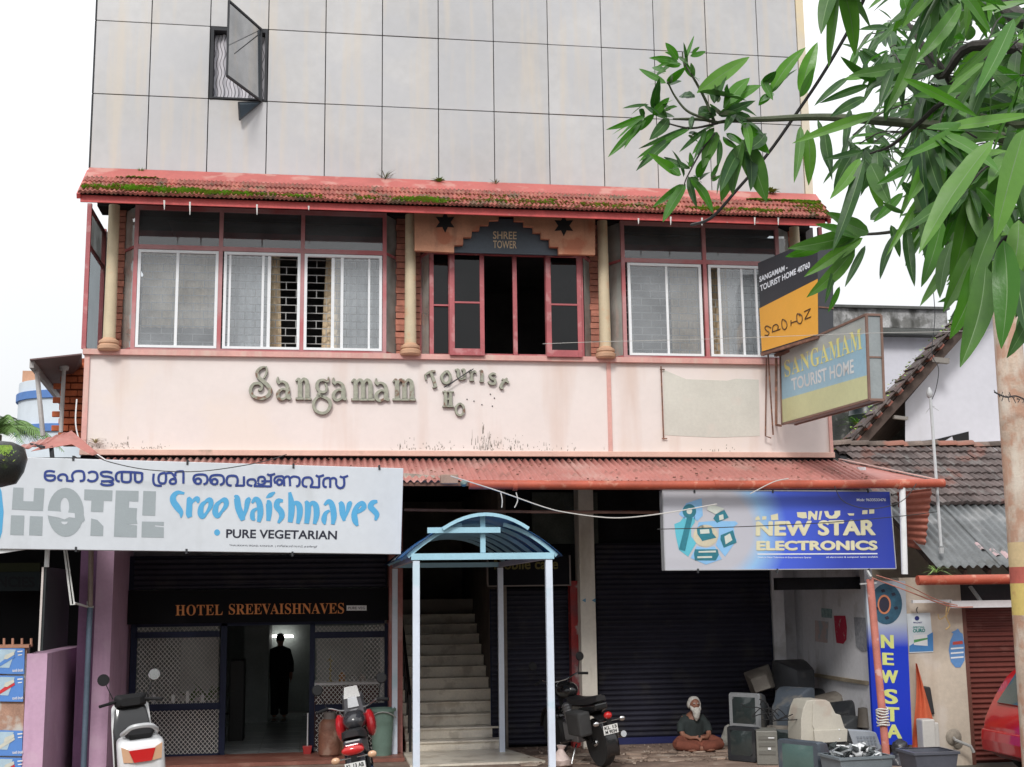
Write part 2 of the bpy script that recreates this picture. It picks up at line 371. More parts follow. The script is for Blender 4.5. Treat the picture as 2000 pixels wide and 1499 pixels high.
# ---- tiled roof over the first floor
ET = 17.1
ztop = P(800, 356, FY).z; zeave = P(800, 401, ET).z
xl0, xr0 = P(177, 340, FY).x-.02, P(1592, 372, FY).x; xl1, xr1 = P(153, 376, ET).x, P(1620, 418, ET).x
def roofpt(u, v, h=0):    # u along, v down the slope
    a = Vector((xl0+(xr0-xl0)*u, FY-.005, ztop)); b2 = Vector((xl1+(xr1-xl1)*u, ET, zeave))
    n = Vector((0, -(ztop-zeave), FY-ET)).normalized(); return a+(b2-a)*v+n*h
rf = MB()
vb = .38
rf.prism([roofpt(0,-.02,.035), roofpt(1,-.02,.035), roofpt(1,vb+.03,.045), roofpt(0,vb+.03,.045)], (0,.02,-.03))
tiled = rf.build('tiled_roof', M['flash'], HB)
rb = MB(); rb.prism([roofpt(0,0,-.03), roofpt(1,0,-.03), roofpt(1,.90,-.03), roofpt(0,.90,-.03)], (0,0,-.05))
rb.build('roof_deck', mat('deck_boards', (.03,.022,.02), rough=.9, var=.3), tiled)
# a tile: two ridges, ends at the lower edge
NX = 86; tw = (xr1-xl1)/NX; SL = (roofpt(.5,1)-roofpt(.5,0)).length; NR = 3; tl = SL*(1-vb)/NR
slope = math.atan2(ztop-zeave, FY-ET)
def tile_mesh(tw, tl, amp=.022, name='tile', waves=2, over=1.12, lip=.028):
    b = MB(); n = waves*6; top = []; bot = []
    for i in range(n+1):
        u = i/n; h = amp*(.5-.5*math.cos(u*2*math.pi*waves)); top.append((u, h))
    vs = []; fs = []
    for (yy, dz) in ((0, .03), (-tl*over, .02+lip)):
        for u, h in top: vs.append(((u-.5)*tw*1.0, yy, dz+h))
    for u, h in top: vs.append(((u-.5)*tw, -tl*over+.004, .012+h*.9))
    m = n+1
    for i in range(n): fs.append((i, i+1, m+i+1, m+i)); fs.append((m+i, m+i+1, 2*m+i+1, 2*m+i))
    b.add(vs, fs); me = bpy.data.meshes.new(name); me.from_pydata([tuple(v) for v in b.v], [], b.f); me.materials.append(M['tile']); me.shade_smooth(); me.set_sharp_from_angle(angle=rad(50)); return me
tm = tile_mesh(tw*1.01, tl)
org = ORG[tiled.name]
for r in range(NR):
    v = vb+(1-vb)*r/NR
    nn = NX
    for i in range(nn):
        u = (i+.5)/NX
        if u < 0 or u > 1: continue
        o = bpy.data.objects.new('roof_tile', tm); C.objects.link(o); o.parent = tiled
        p = roofpt(u, v, .004*R_.random()); o.location = p-org
        sh = (xl1-xl0)*(1-u)+(xr1-xr0)*u
        o.rotation_euler = (slope+R_.uniform(-.012,.012), R_.uniform(-.02,.02), R_.uniform(-.012,.012)+.25*(u-.5)*-0.35)
fb = MB(); fb.bar(roofpt(0,1,-.052)+Vector((.02,.035,0)), roofpt(1,1,-.052)+Vector((-.05,.035,0)), .03, .095); fb.build('fascia_board', M['red'], HB)
fb = MB(); fb.bar(roofpt(0,0,-.0)+Vector((-.0,.0,-.03)), roofpt(0,1,-.03), .05, .07); fb.bar(roofpt(1,0,0)+Vector((0,0,-.03)), roofpt(1,1,-.03), .05, .07); fb.build('verge_board', M['red'], HB)

# moss on the tiles
def moss_patch(cx, cv, w, hgt, n, seed):
    rr = random.Random(seed); b = MB()
    for _ in range(int(n*1.5)):
        u = min(.995, max(.005, cx + rr.gauss(0, w))); v = min(1.02, max(vb+.02, cv+rr.gauss(0, hgt))); p = roofpt(u, v, .055)
        s = rr.uniform(.015, .05)
        for k in range(3):
            a = rr.uniform(0, 6.28); d = Vector((math.cos(a), math.sin(a), rr.uniform(-.1,.4)))*s
            e = Vector((-math.sin(a), math.cos(a), rr.uniform(-.3,.3)))*s*.7
            b.add([p, p+d*.6+e*.6, p+d, p+d*.6-e*.6], [(0,1,2,3)])
    return b
mm_ = MB()
for i, (u, v, w, h, n) in enumerate([(.07,.84,.035,.06,520),(.13,.9,.03,.05,400),(.20,.93,.03,.04,300),(.28,.95,.015,.03,120),(.36,.93,.012,.04,50),(.435,.92,.018,.05,520),(.45,.98,.008,.04,120),(.53,.8,.02,.1,60),(.60,.85,.02,.08,90),(.68,.9,.02,.06,90),(.76,.9,.015,.07,60),(.83,.88,.015,.06,160),(.9,.86,.02,.06,120),(.965,.3,.02,.08,420),(.98,.5,.01,.2,260),(.91,.3,.008,.06,240),(.5,.9,.3,.08,90),(.07,.12,.012,.05,60)]):
    q = moss_patch(u, v, w, h, n, i); mm_.add(q.v, q.f)
mo = mm_.build('moss_growth', M['moss'], tiled); mo['kind'] = 'stuff'
# lime drips hanging from the fascia
dm = mat('lime_drip', (.72,.72,.70), rough=.7, var=.05)
for px, y0, y1 in ((321,398,410),(371,401,420),(502,406,420),(603,409,411),(1247,433,438),(1310,430,440),(1371,432,441),(1474,431,440),(1520,431,440)):
    b = MB(); p0, p1 = P(px, y0-6, ET-.0), P(px, y1, ET-.0); b.tube([p0, (p0+p1)/2, p1], [.014,.010,.004], 6); b.build('lime_drip', dm, HB)

# ---- first floor
def zat(px, py, Y): return P(px, py, Y).z
WY = 17.93
zs = zat(350, 684, WY); zt = zat(350, 484, WY); zh = zat(500, 408, WY)
BL, BR = P(163, 760, FY).x, P(1622, 800, FY).x
zb0, zb1 = zat(800, 884, FY), zat(800, 703, FY)      # band
b = MB(); b.box(BL, BR, FY, FY+.2, zb0-.05, zb1); b.box(BR-.2, BR, FY+.2, 26, zb0-.05, zb1); b.box(BL, BL+.2, FY+.2, 26, zb0-.05, zb1)
b.build('parapet_band', M['pink'], HB)
b = MB()
b.box(BL-.02, BR+.02, FY-.07, FY+.25, zb1, zs); b.box(BL, BL+.07, FY-.03, FY-.001, zb0+.02, zb1); b.box(BR-.05, BR, FY-.03, FY-.001, zb0+.02, zb1)
xv = P(1190, 790, FY).x; b.box(xv-.03, xv+.03, FY-.02, FY-.001, zb0+.02, zb1)
b.build('sill_ledge', M['trim'], HB)
b = MB(); b.box(BL-.01, BR+.01, FY-.06, FY-.001, zb0-.06, zb0+.02); b.build('band_ledge', M['ledge'], HB, bevel=.008)
# floor, right end wall, back wall, inner ceiling
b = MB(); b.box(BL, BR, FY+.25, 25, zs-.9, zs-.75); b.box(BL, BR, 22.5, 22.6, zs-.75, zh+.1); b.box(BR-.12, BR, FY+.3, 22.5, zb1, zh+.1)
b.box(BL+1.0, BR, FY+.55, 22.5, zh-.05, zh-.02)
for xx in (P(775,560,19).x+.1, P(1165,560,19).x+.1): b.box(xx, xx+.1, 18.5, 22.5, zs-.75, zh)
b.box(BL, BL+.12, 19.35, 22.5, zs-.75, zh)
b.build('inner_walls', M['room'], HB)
def frame_bar(b, px, Y, z0, z1, w=.05, d=.06, yref=580):
    x = P(px, yref, Y).x; b.box(x-w/2, x+w/2, Y, Y+d, z0, z1)
def bay(name, xs, splay, glass_top, frames, label, yref=580):
    """xs: mullions in the photograph; splay: (left outer, right outer) ends of the returns"""
    b = MB(); X = [P(px, yref, WY).x for px in xs]
    for x in X: b.box(x-.028, x+.028, WY, WY+.07, zs, zh)
    for i in range(len(X)-1):
        b.box(X[i]+.028, X[i+1]-.028, WY+.004, WY+.06, zt-.03, zt+.035); b.box(X[i]+.028, X[i+1]-.028, WY+.004, WY+.06, zs, zs+.03); b.box(X[i]+.028, X[i+1]-.028, WY+.004, WY+.06, zh-.06, zh)
    bw = b.build('bay_window', M['pinkwin'], HB); bw['label'] = label
    for side, px in enumerate(splay):
        if px is None: continue
        xo = P(px, yref, WY+.3).x; xi = X[0 if side == 0 else -1]
        s = MB(); a = Vector((xi+(-.03 if side == 0 else .03), WY+.04, 0)); c = Vector((xo, WY+.32, 0))
        s.bar((c.x, c.y, zs), (c.x, c.y, zh), .045); 
        for z in (zt, zs+.015): s.bar((a.x, a.y, z), (c.x, c.y, z), .035)
        s.build('return_frame', M['redwin'], bw)
        for z0, z1 in ((zs+.03, zt-.02), (zt+.02, zh-.02)):
            g_ = MB(); g_.poly([(a.x,a.y,z0),(c.x,c.y,z0),(c.x,c.y,z1),(a.x,a.y,z1)]); g_.build('return_pane', M['glassf'], bw)
    if glass_top:
        for i in range(len(X)-1):
            g_ = MB(); g_.poly([(X[i]+.02,WY+.03,zt+.03),(X[i+1]-.02,WY+.03,zt+.03),(X[i+1]-.02,WY+.03,zh-.05),(X[i]+.02,WY+.03,zh-.05)]); g_.build('transom_pane', M['glass'], bw)
    for (a, c, stiles, panes) in frames:
        f = MB(); xa, xc = P(a, yref, WY).x, P(c, yref, WY).x; zz0, zz1 = zs+.03, zt-.04
        f.box(xa, xa+.04, WY-.006, WY+.05, zz0, zz1); f.box(xc-.04, xc, WY-.006, WY+.05, zz0, zz1)
        f.box(xa+.04, xc-.04, WY-.006, WY+.05, zz0, zz0+.035); f.box(xa+.04, xc-.04, WY-.006, WY+.05, zz1-.04, zz1)
        for sx_, w, dy in stiles:
            x = P(sx_, yref, WY).x; f.box(x-w/2, x+w/2, WY+.005+dy, WY+.03+dy, zz0+.035, zz1-.04)
        fo = f.build('sliding_frame', M['alu'], bw)
        for (p0, p1, dy) in panes:
            x0, x1 = P(p0, yref, WY).x, P(p1, yref, WY).x; g_ = MB(); g_.poly([(x0,WY+.018+dy,zz0+.03),(x1,WY+.018+dy,zz0+.03),(x1,WY+.018+dy,zz1-.04),(x0,WY+.018+dy,zz1-.04)]); g_.build('pane', M['glassw'], bw)
    return bw
bl = bay('bay', (262,429,590,751), (238,776), True,
    [(267,425,[(345,.04,0)],[(270,345,0),(345,422,.008)]),
     (436,586,[(448,.03,.02),(513,.035,0),(525,.045,.02)],[(440,524,.012)]),
     (594,746,[(650,.045,.02),(668,.04,0),(721,.03,.02)],[(648,742,.012)])], 'three part bay with white sliding frames, part open to an iron grille')
brr = bay('bay', (1219,1379,1523), (1187,1550), True,
    [(1227,1371,[(1303,.035,0)],[(1230,1303,0),(1303,1368,.008)]),
     (1385,1518,[(1406,.04,.0),(1451,.035,.02),(1478,.03,0)],[(1406,1515,.012)])], 'two part bay on the right, curtain showing behind the sliding panes')
# brick bond grilles and curtains behind the two side bays
def grille(px0, px1, par, Y=18.2, yref=580):
    b = MB(); x0, x1 = P(px0, yref, Y).x, P(px1, yref, Y).x; n = 12; dz = (zt-zs-.12)/n; w = .29
    for r in range(n+1): b.box(x0, x1, Y, Y+.012, zs+.06+r*dz-.006, zs+.06+r*dz+.006)
    for r in range(n):
        x = x0+(.5*w if r % 2 else .0)+.1
        while x < x1: b.box(x-.006, x+.006, Y+.001, Y+.013, zs+.066+r*dz, zs+.054+(r+1)*dz); x += w
    return b.build('security_grille', M['iron'], par)
grille(262, 755, bl); grille(1222, 1528, brr)
def curtain(px0, px1, par, Y=18.3, m=M['curtain'], z0=0, taper=0, yref=580, px0b=None, px1b=None):
    x0, x1 = P(px0, yref, Y).x, P(px1, yref, Y).x; y0, y1 = P(px0b or px0, yref, Y).x, P(px1b or px1, yref, Y).x
    b = MB(); b.grid(lambda u, v: (x0+(x1-x0)*u+((y0-x0)*(1-u)+(y1-x1)*u)*(1-v), Y+.02*math.sin(u*(x1-x0)*55), zs+z0+v*(zt-zs-z0)), max(8, int((x1-x0)*60)), 4)
    return b.build('curtain', m, par, smooth=True)
mlc = mat('pale_curtain', (.88,.90,.91), rough=.95, var=.06)
curtain(278, 424, bl, 18.24, z0=.38); curtain(440, 528, bl, 18.3, mlc); curtain(522, 545, bl, 18.28, px1b=552)
curtain(636, 668, bl, 18.28, px0b=628); curtain(655, 748, bl, 18.32, mlc); curtain(1382, 1420, brr, 18.3); curtain(1310, 1372, brr, 18.42, z0=.1); curtain(1415, 1528, brr, 18.3, mlc)
# ---- middle bay with the red casements
b = MB(); yr = 596
zs2, zt2 = zat(1000, 699, WY), zat(1000, 497, WY)
def X2(px, Y=WY, y=yr): return P(px, y, Y).x
for px in (843,): b.box(X2(px)-.03, X2(px)+.03, WY, WY+.07, zs, zt2)
b.box(X2(1006)-.03, X2(1006)+.03, WY, WY+.06, zs, zt2); b.box(X2(878)-.015, X2(878)+.02, WY, WY+.06, zs, zt2); b.box(X2(1068)-.02, X2(1068)+.015, WY, WY+.06, zs, zt2); b.box(X2(1137)-.03, X2(1137)+.02, WY, WY+.06, zs, zt2)
b.box(X2(843)+.031, X2(1137)-.031, WY+.003, WY+.065, zt2-.02, zt2+.045); b.box(X2(843)+.031, X2(1137)-.031, WY+.061, WY+.09, zs, zs+.03); b.box(X2(843)+.03, X2(878)-.016, WY+.01, WY+.04, zat(860,596,WY)-.012, zat(860,596,WY)+.012)
mb_ = b.build('middle_window', M['redwin'], HB)
g_ = MB(); g_.poly([(X2(845),WY+.05,zs+.02),(X2(878),WY+.05,zs+.02),(X2(878),WY+.05,zt2-.02),(X2(845),WY+.05,zt2-.02)]); g_.build('pane', M['glassd'], mb_)
for (a, c) in ((878, 946), (1067, 1136)):
    f = MB(); y0 = WY-.05; xa, xc = X2(a, y0), X2(c, y0); zb, zu = zs-.02, zt2+.03
    f.box(xa, xa+.075, y0, y0+.04, zb, zu); f.box(xc-.065, xc, y0, y0+.04, zb, zu); f.box(xa+.075, xc-.065, y0, y0+.04, zb, zb+.10); f.box(xa+.075, xc-.065, y0, y0+.04, zu-.07, zu)
    zm = (zb+zu)/2+.0; f.box(xa+.075, xc-.065, y0+.006, y0+.03, zm-.014, zm+.014)
    co = f.build('casement', M['redwin'], mb_, bevel=.004)
    for z0, z1 in ((zb+.1, zm-.014), (zm+.014, zu-.07)):
        g_ = MB(); g_.poly([(xa+.07,y0+.02,z0),(xc-.06,y0+.02,z0),(xc-.06,y0+.02,z1),(xa+.07,y0+.02,z1)]); g_.build('dark_pane', M['glassd'], mb_)
for side, (pi_, po) in enumerate(((838, 822), (1142, 1154))):
    a = Vector((X2(pi_), WY+.03, 0)); c = Vector((X2(po, WY+.3), WY+.3, 0)); s = MB(); s.bar((c.x,c.y,zs),(c.x,c.y,zt2+.03), .04); s.bar((a.x,a.y,zt2),(c.x,c.y,zt2), .04); s.build('return_frame', M['redwin'], mb_)
    g_ = MB(); g_.poly([(a.x,a.y,zs),(c.x,c.y,zs),(c.x,c.y,zt2),(a.x,a.y,zt2)]); g_.build('return_pane', M['glassf'], mb_)
# orange stepped arch with star cut-outs
AY = 17.6
def star(cx, cy, r): return [(cx+(r if k % 2 == 0 else r*.52)*math.sin(k*math.pi/6), cy-(r if k % 2 == 0 else r*.52)*math.cos(k*math.pi/6)) for k in range(12)]
def zoom3(u, v): return (740+u/3.571, 320+v/3.571)
left = [(250,360),(250,602),(525,618),(525,568),(588,565),(588,512),(645,512),(650,462),(690,462),(695,425),(735,425),(742,390),(800,388)]
ap = [zoom3(*q) for q in [(250,338),(250,605),(525,620),(525,568),(588,565),(588,512),(645,512),(650,465),(700,465),(705,428),(765,428),(770,395),(835,393),(838,360),(945,362),(945,398),(1010,400),(1012,435),(1075,440),(1078,480),(1130,482),(1132,522),(1190,525),(1192,580),(1252,582),(1254,632),(1508,636),(1508,372)]]
b = MB(); b.prism([P(x, y, AY) for x, y in ap], (0, .08, 0)); ar = b.build('stepped_arch', M['orange'], HB)
for cx, cy in ((462, 408), (1290, 432)):
    c0 = zoom3(cx, cy); b = MB(); b.prism([P(x, y, AY-.004) for x, y in star(c0[0], c0[1], 21)], (0, .03, 0)); b.build('star_opening', M['black'], ar)
bb = MB(); x0, y0 = zoom3(560, 500); x1, y1 = zoom3(1245, 640)
bmat = mat('blue_board', (.055,.07,.09), rough=.5, var=.15)
bb.box(P(850,450,AY+.1).x, P(1120,450,AY+.1).x, AY+.1, AY+.14, zat(985,496,AY+.1), zat(985,428,AY+.1)); bd = bb.build('name_board', bmat, HB)
tl_ = MB(); lettering(tl_, 'SHREE', ((963,452),(1009,453),(1009,468),(963,467)), lambda x, y: P(x, y, AY+.096), bold=.012); lettering(tl_, 'TOWER', ((963,470),(1009,471),(1009,486),(963,485)), lambda x, y: P(x, y, AY+.096), bold=.012)
tl_.build('lettering', mat('cream_letter', (.55,.40,.25), rough=.6), bd)
# ---- columns
def column(px, half, ytop, ybase, par):
    Y = 17.88; c = P(px, ybase-10, Y); r = half; prof = [(r, 0), (r, zh-zs+.0)]
    b = MB(); b.lathe([(r*1.02, zs+.13), (r, zs+.4), (r*.88, zh-.02)], (c.x, Y+.05, 0), 20); co = b.build('column', M['cream'], par, smooth=True)
    b = MB(); b.lathe([(r*1.5, zs-.03), (r*1.75, zs-.01), (r*1.78, zs+.035), (r*1.5, zs+.055), (r*1.5, zs+.06), (r*1.65, zs+.075), (r*1.62, zs+.105), (r*1.15, zs+.135), (r*1.0, zs+.15)], (c.x, Y+.05, 0), 24); b.build('column_base', M['colbase'], co, smooth=True)
for px, y in ((212, 672), (802, 690), (1184, 696), (1566, 700)): column(px, .085, 395, y, HB)
# ---- terracotta strips behind the columns
for px0, px1, lab in ((219,240,0),(774,793,0),(806,821,0),(1152,1169,0),(1545,1562,0)):
    Y = 18.2; x0, x1 = P(px0, 580, Y).x, P(px1, 580, Y).x; b = MB(); b.box(x0-.02, x1+.04, Y+.03, Y+.12, zs, zh); bk = b.build('brick_strip', M['joint'], HB)
    n = 22; dz = (zh-zs)/n; m = None
    for i in range(n):
        w = x1-x0; o2 = MB()
        if m is None:
            o2.box(-w/2, w/2, 0, .05, .006, dz-.006); o = o2.build('brick', M['terra'], bk, loc=(0,0,0)); o.location = Vector(((x0+x1)/2, Y-.01, zs+i*dz))-ORG[bk.name]; m = o
        else:
            o = m.copy(); C.objects.link(o); o.location = Vector(((x0+x1)/2+R_.uniform(-.012,.012), Y-.01+R_.uniform(-.015,.012), zs+i*dz))-ORG[bk.name]
# left glazed return of the first floor
XG = P(168, 560, WY).x; b = MB()
b.box(XG-.03, XG+.03, WY, WY+.06, zs, zh); b.box(XG-.03, XG+.03, 19.2, 19.26, zs, zh)
for z in (zt+.02, zs+.02, zh-.05): b.box(XG-.02, XG+.02, WY+.061, 19.2, z-.02, z+.02)
lg = b.build('side_window', M['redwin'], HB)
b = MB(); b.poly([(XG,WY+.06,zs+.04),(XG,19.2,zs+.04),(XG,19.2,zt),(XG,WY+.06,zt)]); b.build('pane', M['glass'], lg)
b = MB(); b.poly([(XG,WY+.06,zt+.04),(XG,19.2,zt+.04),(XG,19.2,zh-.07),(XG,WY+.06,zh-.07)]); b.build('pane', M['glassf'], lg)
b = MB(); b.box(P(1600,480,WY).x, P(1607,480,WY).x, WY, WY+.06, zs, zh); b.build('end_post', M['redwin'], HB)
b = MB(); b.box(xl0+.12, xr0-.1, 18.05, 18.5, zh+.001, ztop-.14); b.build('black_fill', M['black'], HB)  # black fill painted as the shade between window heads and roof deck
# patch where a board used to hang
pm = mat('old_patch', (.62,.61,.55), rough=.85, var=.08, sc=2, bump=.2, patch=(.66,.60,.54), pamt=.6, psc=2.5, pth=.6)
b = MB(); pts = [(1295,722),(1340,741),(1420,744),(1437,740),(1482,742),(1484,852),(1400,855),(1330,852),(1298,850)]
b.prism([P(x, y, FY-.004) for x, y in pts], (0,.003,0)); b.build('bare_patch', pm, HB)
rust = mat('rusty_steel', (.20,.10,.07), rough=.8, var=.35, sc=8, bump=.3, patch=(.34,.17,.11), pamt=.7, psc=9, pth=.55)
M['rust'] = rust
b = MB(); b.tube([P(1291,716,FY-.03), P(1296,857,FY-.03)], .011); b.tube([P(1289,722,FY-.03), P(1298,722,FY-.03)], .009); b.tube([P(1293,857,FY-.03), P(1303,857,FY-.03)], .009); b.build('old_bracket', rust, HB)
# grime flecks where water runs over the band
gm_ = mat('black_mould', (.17,.15,.12), rough=.95, var=.2, bump=0)
b = MB(); rr = random.Random(5)
for cx, w, n, hh in ((800,25,30,.12),(860,30,35,.1),(950,22,70,.28),(1000,30,50,.16),(225,40,60,.10),(300,30,25,.05),(1080,60,24,.1),(1420,50,12,.1)):
    for _ in range(n):
        x = P(rr.gauss(cx, w*.6), 870, FY).x; h = abs(rr.gauss(0, hh*.6))+.01; z = zb0+.03+abs(rr.gauss(0, hh*.5)); w_ = rr.uniform(.002,.006)
        b.add([(x-w_,FY-.003,z),(x+w_,FY-.003,z),(x+w_*.6,FY-.003,z+h*.3),(x-w_*.3,FY-.003,z+h*.36)], [(0,1,2,3)])
mo = b.build('mould_streaks', gm_, HB); mo['kind'] = 'stuff'
# ------------------------------------------------------------------ ground
FZ = .15
M['road'] = mat('asphalt', (.10,.095,.085), rough=.85, var=.3, sc=1.2, bump=.5, bsc=80, patch=(.14,.11,.08), pamt=.6, psc=.8, pth=.55)
M['floor'] = mat('veranda_concrete', (.27,.19,.15), rough=.75, var=.35, sc=3, bump=.5, bsc=30, patch=(.40,.33,.27), pamt=.8, psc=3.0, pth=.57, stain=(.08,.06,.05), samt=.7, ssc=(1.5,1.5,1), sth=.52)
M['oxide'] = mat('red_oxide_step', (.24,.09,.065), rough=.5, var=.25, sc=3, bump=.2, patch=(.30,.16,.12), pamt=.6, psc=3, pth=.55)
b = MB(); b.box(-400, 400, -400, 900, -.5, 0); tag(b.build('road', M['road']), kind='structure')
b = MB(); b.box(BL-1.5, 8.1, 14.2, 18.4, 0.002, FZ-.004); b.box(2.9, 8.1, 18.4, 21, 0.002, FZ-.004); b.box(BL-1.5, 2.9, 18.4, 27, .002, FZ-.004); tag(b.build('pavement', M['floor']), kind='structure')
b = MB(); b.box(P(249,1480,18).x, P(786,1480,19).x-.0, 18.55, 19.62, FZ, FZ+.05); b.build('threshold_step', M['oxide'], HB)
# loose paving slabs and rubble in front of the shops
rr = random.Random(11); slabm = mat('broken_slab', (.38,.28,.22), rough=.85, var=.3, sc=4, bump=.5, rnd=.35, patch=(.50,.42,.35), pamt=.7, psc=4, pth=.55)
pv = thing('broken_paving', (5, 18.4, FZ), 'worn broken slabs laid unevenly in front of the closed shutters', 'paving')
for i in range(46):
    x = 2.95+(i % 15)*.33+rr.uniform(-.05,.05); y = 17.75+(i//15)*.42+rr.uniform(-.06,.06); b = MB(); n = rr.choice((4,5,6)); r = rr.uniform(.13,.20)
    a0 = rr.uniform(0,6); pts = [(x+r*1.15*math.cos(a0+6.283*k/n)*rr.uniform(.85,1.1), y+r*math.sin(a0+6.283*k/n)*rr.uniform(.85,1.1), FZ+.001) for k in range(n)]
    b.prism(pts, (rr.uniform(-.004,.004), 0, rr.uniform(.008,.022))); b.build('slab', slabm, pv)
ch = MB()
for _ in range(420):
    x = rr.uniform(2.9, 7.6); y = rr.uniform(17.4, 19.5); s = rr.uniform(.006,.022); a = rr.uniform(0,3)
    ch.ob((x,y,FZ+s*.5+.012), (s*math.cos(a),s*math.sin(a),0), (-s*.6*math.sin(a),s*.6*math.cos(a),0), (0,0,s*.5))
tag(ch.build('rubble', slabm), 'small chips of stone and litter scattered over the paving', 'rubble', kind='stuff')
# unseen terrace added behind the camera to limit street light and fill reflections
op = thing('added_terrace', (0, -9, 0), 'plain grey unseen terrace added across the street, behind the viewpoint', 'building')
b = MB(); b.box(-45, 45, -14, -9, 0, 5.6); b.build('wall', mat('added_terrace_wall', (.50,.48,.44), rough=.9, var=.25, sc=.6, stain=(.12,.12,.11), samt=.6, ssc=(.8,.8,.2)), op)
b = MB()
for i in range(30):
    for z in (1.2, 4.6): b.box(-44+i*3, -42.4+i*3, -9.05, -8.99, z, z+2.0)
q = b.build('window', M['dark'], op); q['kind'] = 'stuff'
# ------------------------------------------------------------------ ground floor shell
M['darkwall'] = mat('shade_dark_wall', (.018,.018,.02), spec=.1, rough=.95, var=.3)  # near-black colour holds the shade under the awning
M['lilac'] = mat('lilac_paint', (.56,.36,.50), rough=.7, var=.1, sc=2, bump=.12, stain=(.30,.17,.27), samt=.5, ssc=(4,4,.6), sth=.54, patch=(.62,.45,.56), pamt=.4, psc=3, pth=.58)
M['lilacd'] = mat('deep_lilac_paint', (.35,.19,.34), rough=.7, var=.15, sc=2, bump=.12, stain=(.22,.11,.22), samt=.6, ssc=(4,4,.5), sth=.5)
M['whitewall'] = mat('whitewash', (.68,.68,.71), rough=.85, var=.1, sc=1.5, bump=.15, stain=(.30,.29,.27), samt=.45, ssc=(5,5,.6), sth=.55, patch=(.38,.37,.35), pamt=.4, psc=2.5, pth=.6)
M['cpillar'] = mat('cream_pillar_paint', (.66,.62,.55), rough=.7, var=.1, sc=2, bump=.12, stain=(.32,.27,.2), samt=.5, ssc=(5,5,1), sth=.56)
M['navy'] = mat('navy_shutter', (.022,.022,.036), spec=.25, rough=.5, var=.25, sc=2, bump=.05, stain=(.05,.047,.045), samt=.5, ssc=(3,3,3), sth=.55, rnd=.15)
M['navyf'] = mat('navy_frame', (.010,.015,.042), spec=.25, rough=.5, var=.15)
M['marble'] = mat('stair_marble', (.86,.79,.67), rough=.4, var=.12, sc=3, bump=.02, patch=(.46,.40,.32), pamt=.6, psc=3.5, pth=.55, stain=(.50,.38,.26), samt=.5, ssc=(2,2,6), rnd=.12)
CZ = zb0-.06
XRW = P(1700, 1330, 17.35).x
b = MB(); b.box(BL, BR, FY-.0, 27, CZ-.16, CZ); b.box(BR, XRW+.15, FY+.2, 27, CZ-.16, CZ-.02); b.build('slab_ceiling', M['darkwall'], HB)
GY = 19.62; SY = 19.75
XLW = P(211, 1400, 18.0).x
# left lilac wall with pillar front
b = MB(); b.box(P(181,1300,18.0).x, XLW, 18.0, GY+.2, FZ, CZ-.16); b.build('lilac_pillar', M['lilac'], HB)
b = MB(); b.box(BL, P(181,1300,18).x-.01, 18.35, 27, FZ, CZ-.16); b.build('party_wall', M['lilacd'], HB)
XP0, XP1 = P(760,1300,19.25).x, P(786,1300,19.25).x
M['pinkpil'] = mat('salmon_pillar', (.42,.17,.15), rough=.7, var=.2, sc=2, bump=.1, patch=(.5,.4,.36), pamt=.5, psc=2, pth=.6)
b = MB(); b.box(XP0, XP1, 19.2, 21, FZ, CZ-.16); b.build('salmon_pillar', M['pinkpil'], HB)
# restaurant room
XS0, XS1 = 1.36, 2.80   # stair well
b = MB(); b.box(XP1, XS0, 21, 26, FZ, CZ-.16); b.box(XS1, XS1+.12, 19.6, 26, FZ, CZ-.16); b.box(XS0, XS1, 24.6, 24.7, 1, CZ-.16); b.build('stair_walls', mat('stair_side', (.16,.14,.12), rough=.9, var=.3), HB)
rm = mat('restaurant_wall', (.40,.44,.43), rough=.6, var=.15)
b = MB(); b.box(XLW, XLW+.06, GY+.3, 27, FZ, 3.1); b.box(XP0-.1, XP0, GY+.3, 27, FZ, 3.1); b.box(XLW+.06, XP0-.1, 26.9, 27, FZ, 3.1); b.box(P(470,1300,23.5).x, P(520,1300,23.5).x, 24.6, 26.8, FZ, 2.6)
b.build('restaurant_walls', rm, HB)
b = MB(); b.box(XLW, XP0, GY+.3, 27, 3.1, 3.2); b.build('restaurant_ceiling', rm, HB)
ft = mat('floor_tile', (.70,.74,.74), rough=.12, var=.06, sc=1, bump=0, rnd=.08, coat=.4)
fl_ = MB(); fl_.box(XLW+.06, XP0-.1, GY+.02, 26.9, FZ, FZ+.03); rfz = fl_.build('restaurant_floor', mat('tile_grout', (.12,.12,.12)), HB)
m0 = None; tx = .6
nx = int((XP0-XLW-.2)/tx); 
for i in range(nx):
    for j in range(11):
        loc = Vector((XLW+.1+(i+.5)*tx, GY+.1+(j+.5)*tx, FZ+.03))
        if loc.y > 26.5: continue
        if m0 is None:
            q = MB(); q.box(-tx/2+.004, tx/2-.004, -tx/2+.004, tx/2-.004, 0, .008); m0 = q.build('tile', ft, rfz, loc=(0,0,0)); o = m0
        else: o = m0.copy(); C.objects.link(o)
        o.location = loc-ORG[rfz.name]
# lit tube on the far wall of the room
tm_ = mat('tube_light', (.9,.9,.9), em=(1,.98,.92), emi=8.0)
tz = P(545, 1243, 26.8); b = MB(); b.tube([P(532,1243,26.75), P(573,1243,26.75)], .02); tag(b.build('tube_light', tm_), 'thin lit tube lamp on the far wall of the dark restaurant', 'lamp')
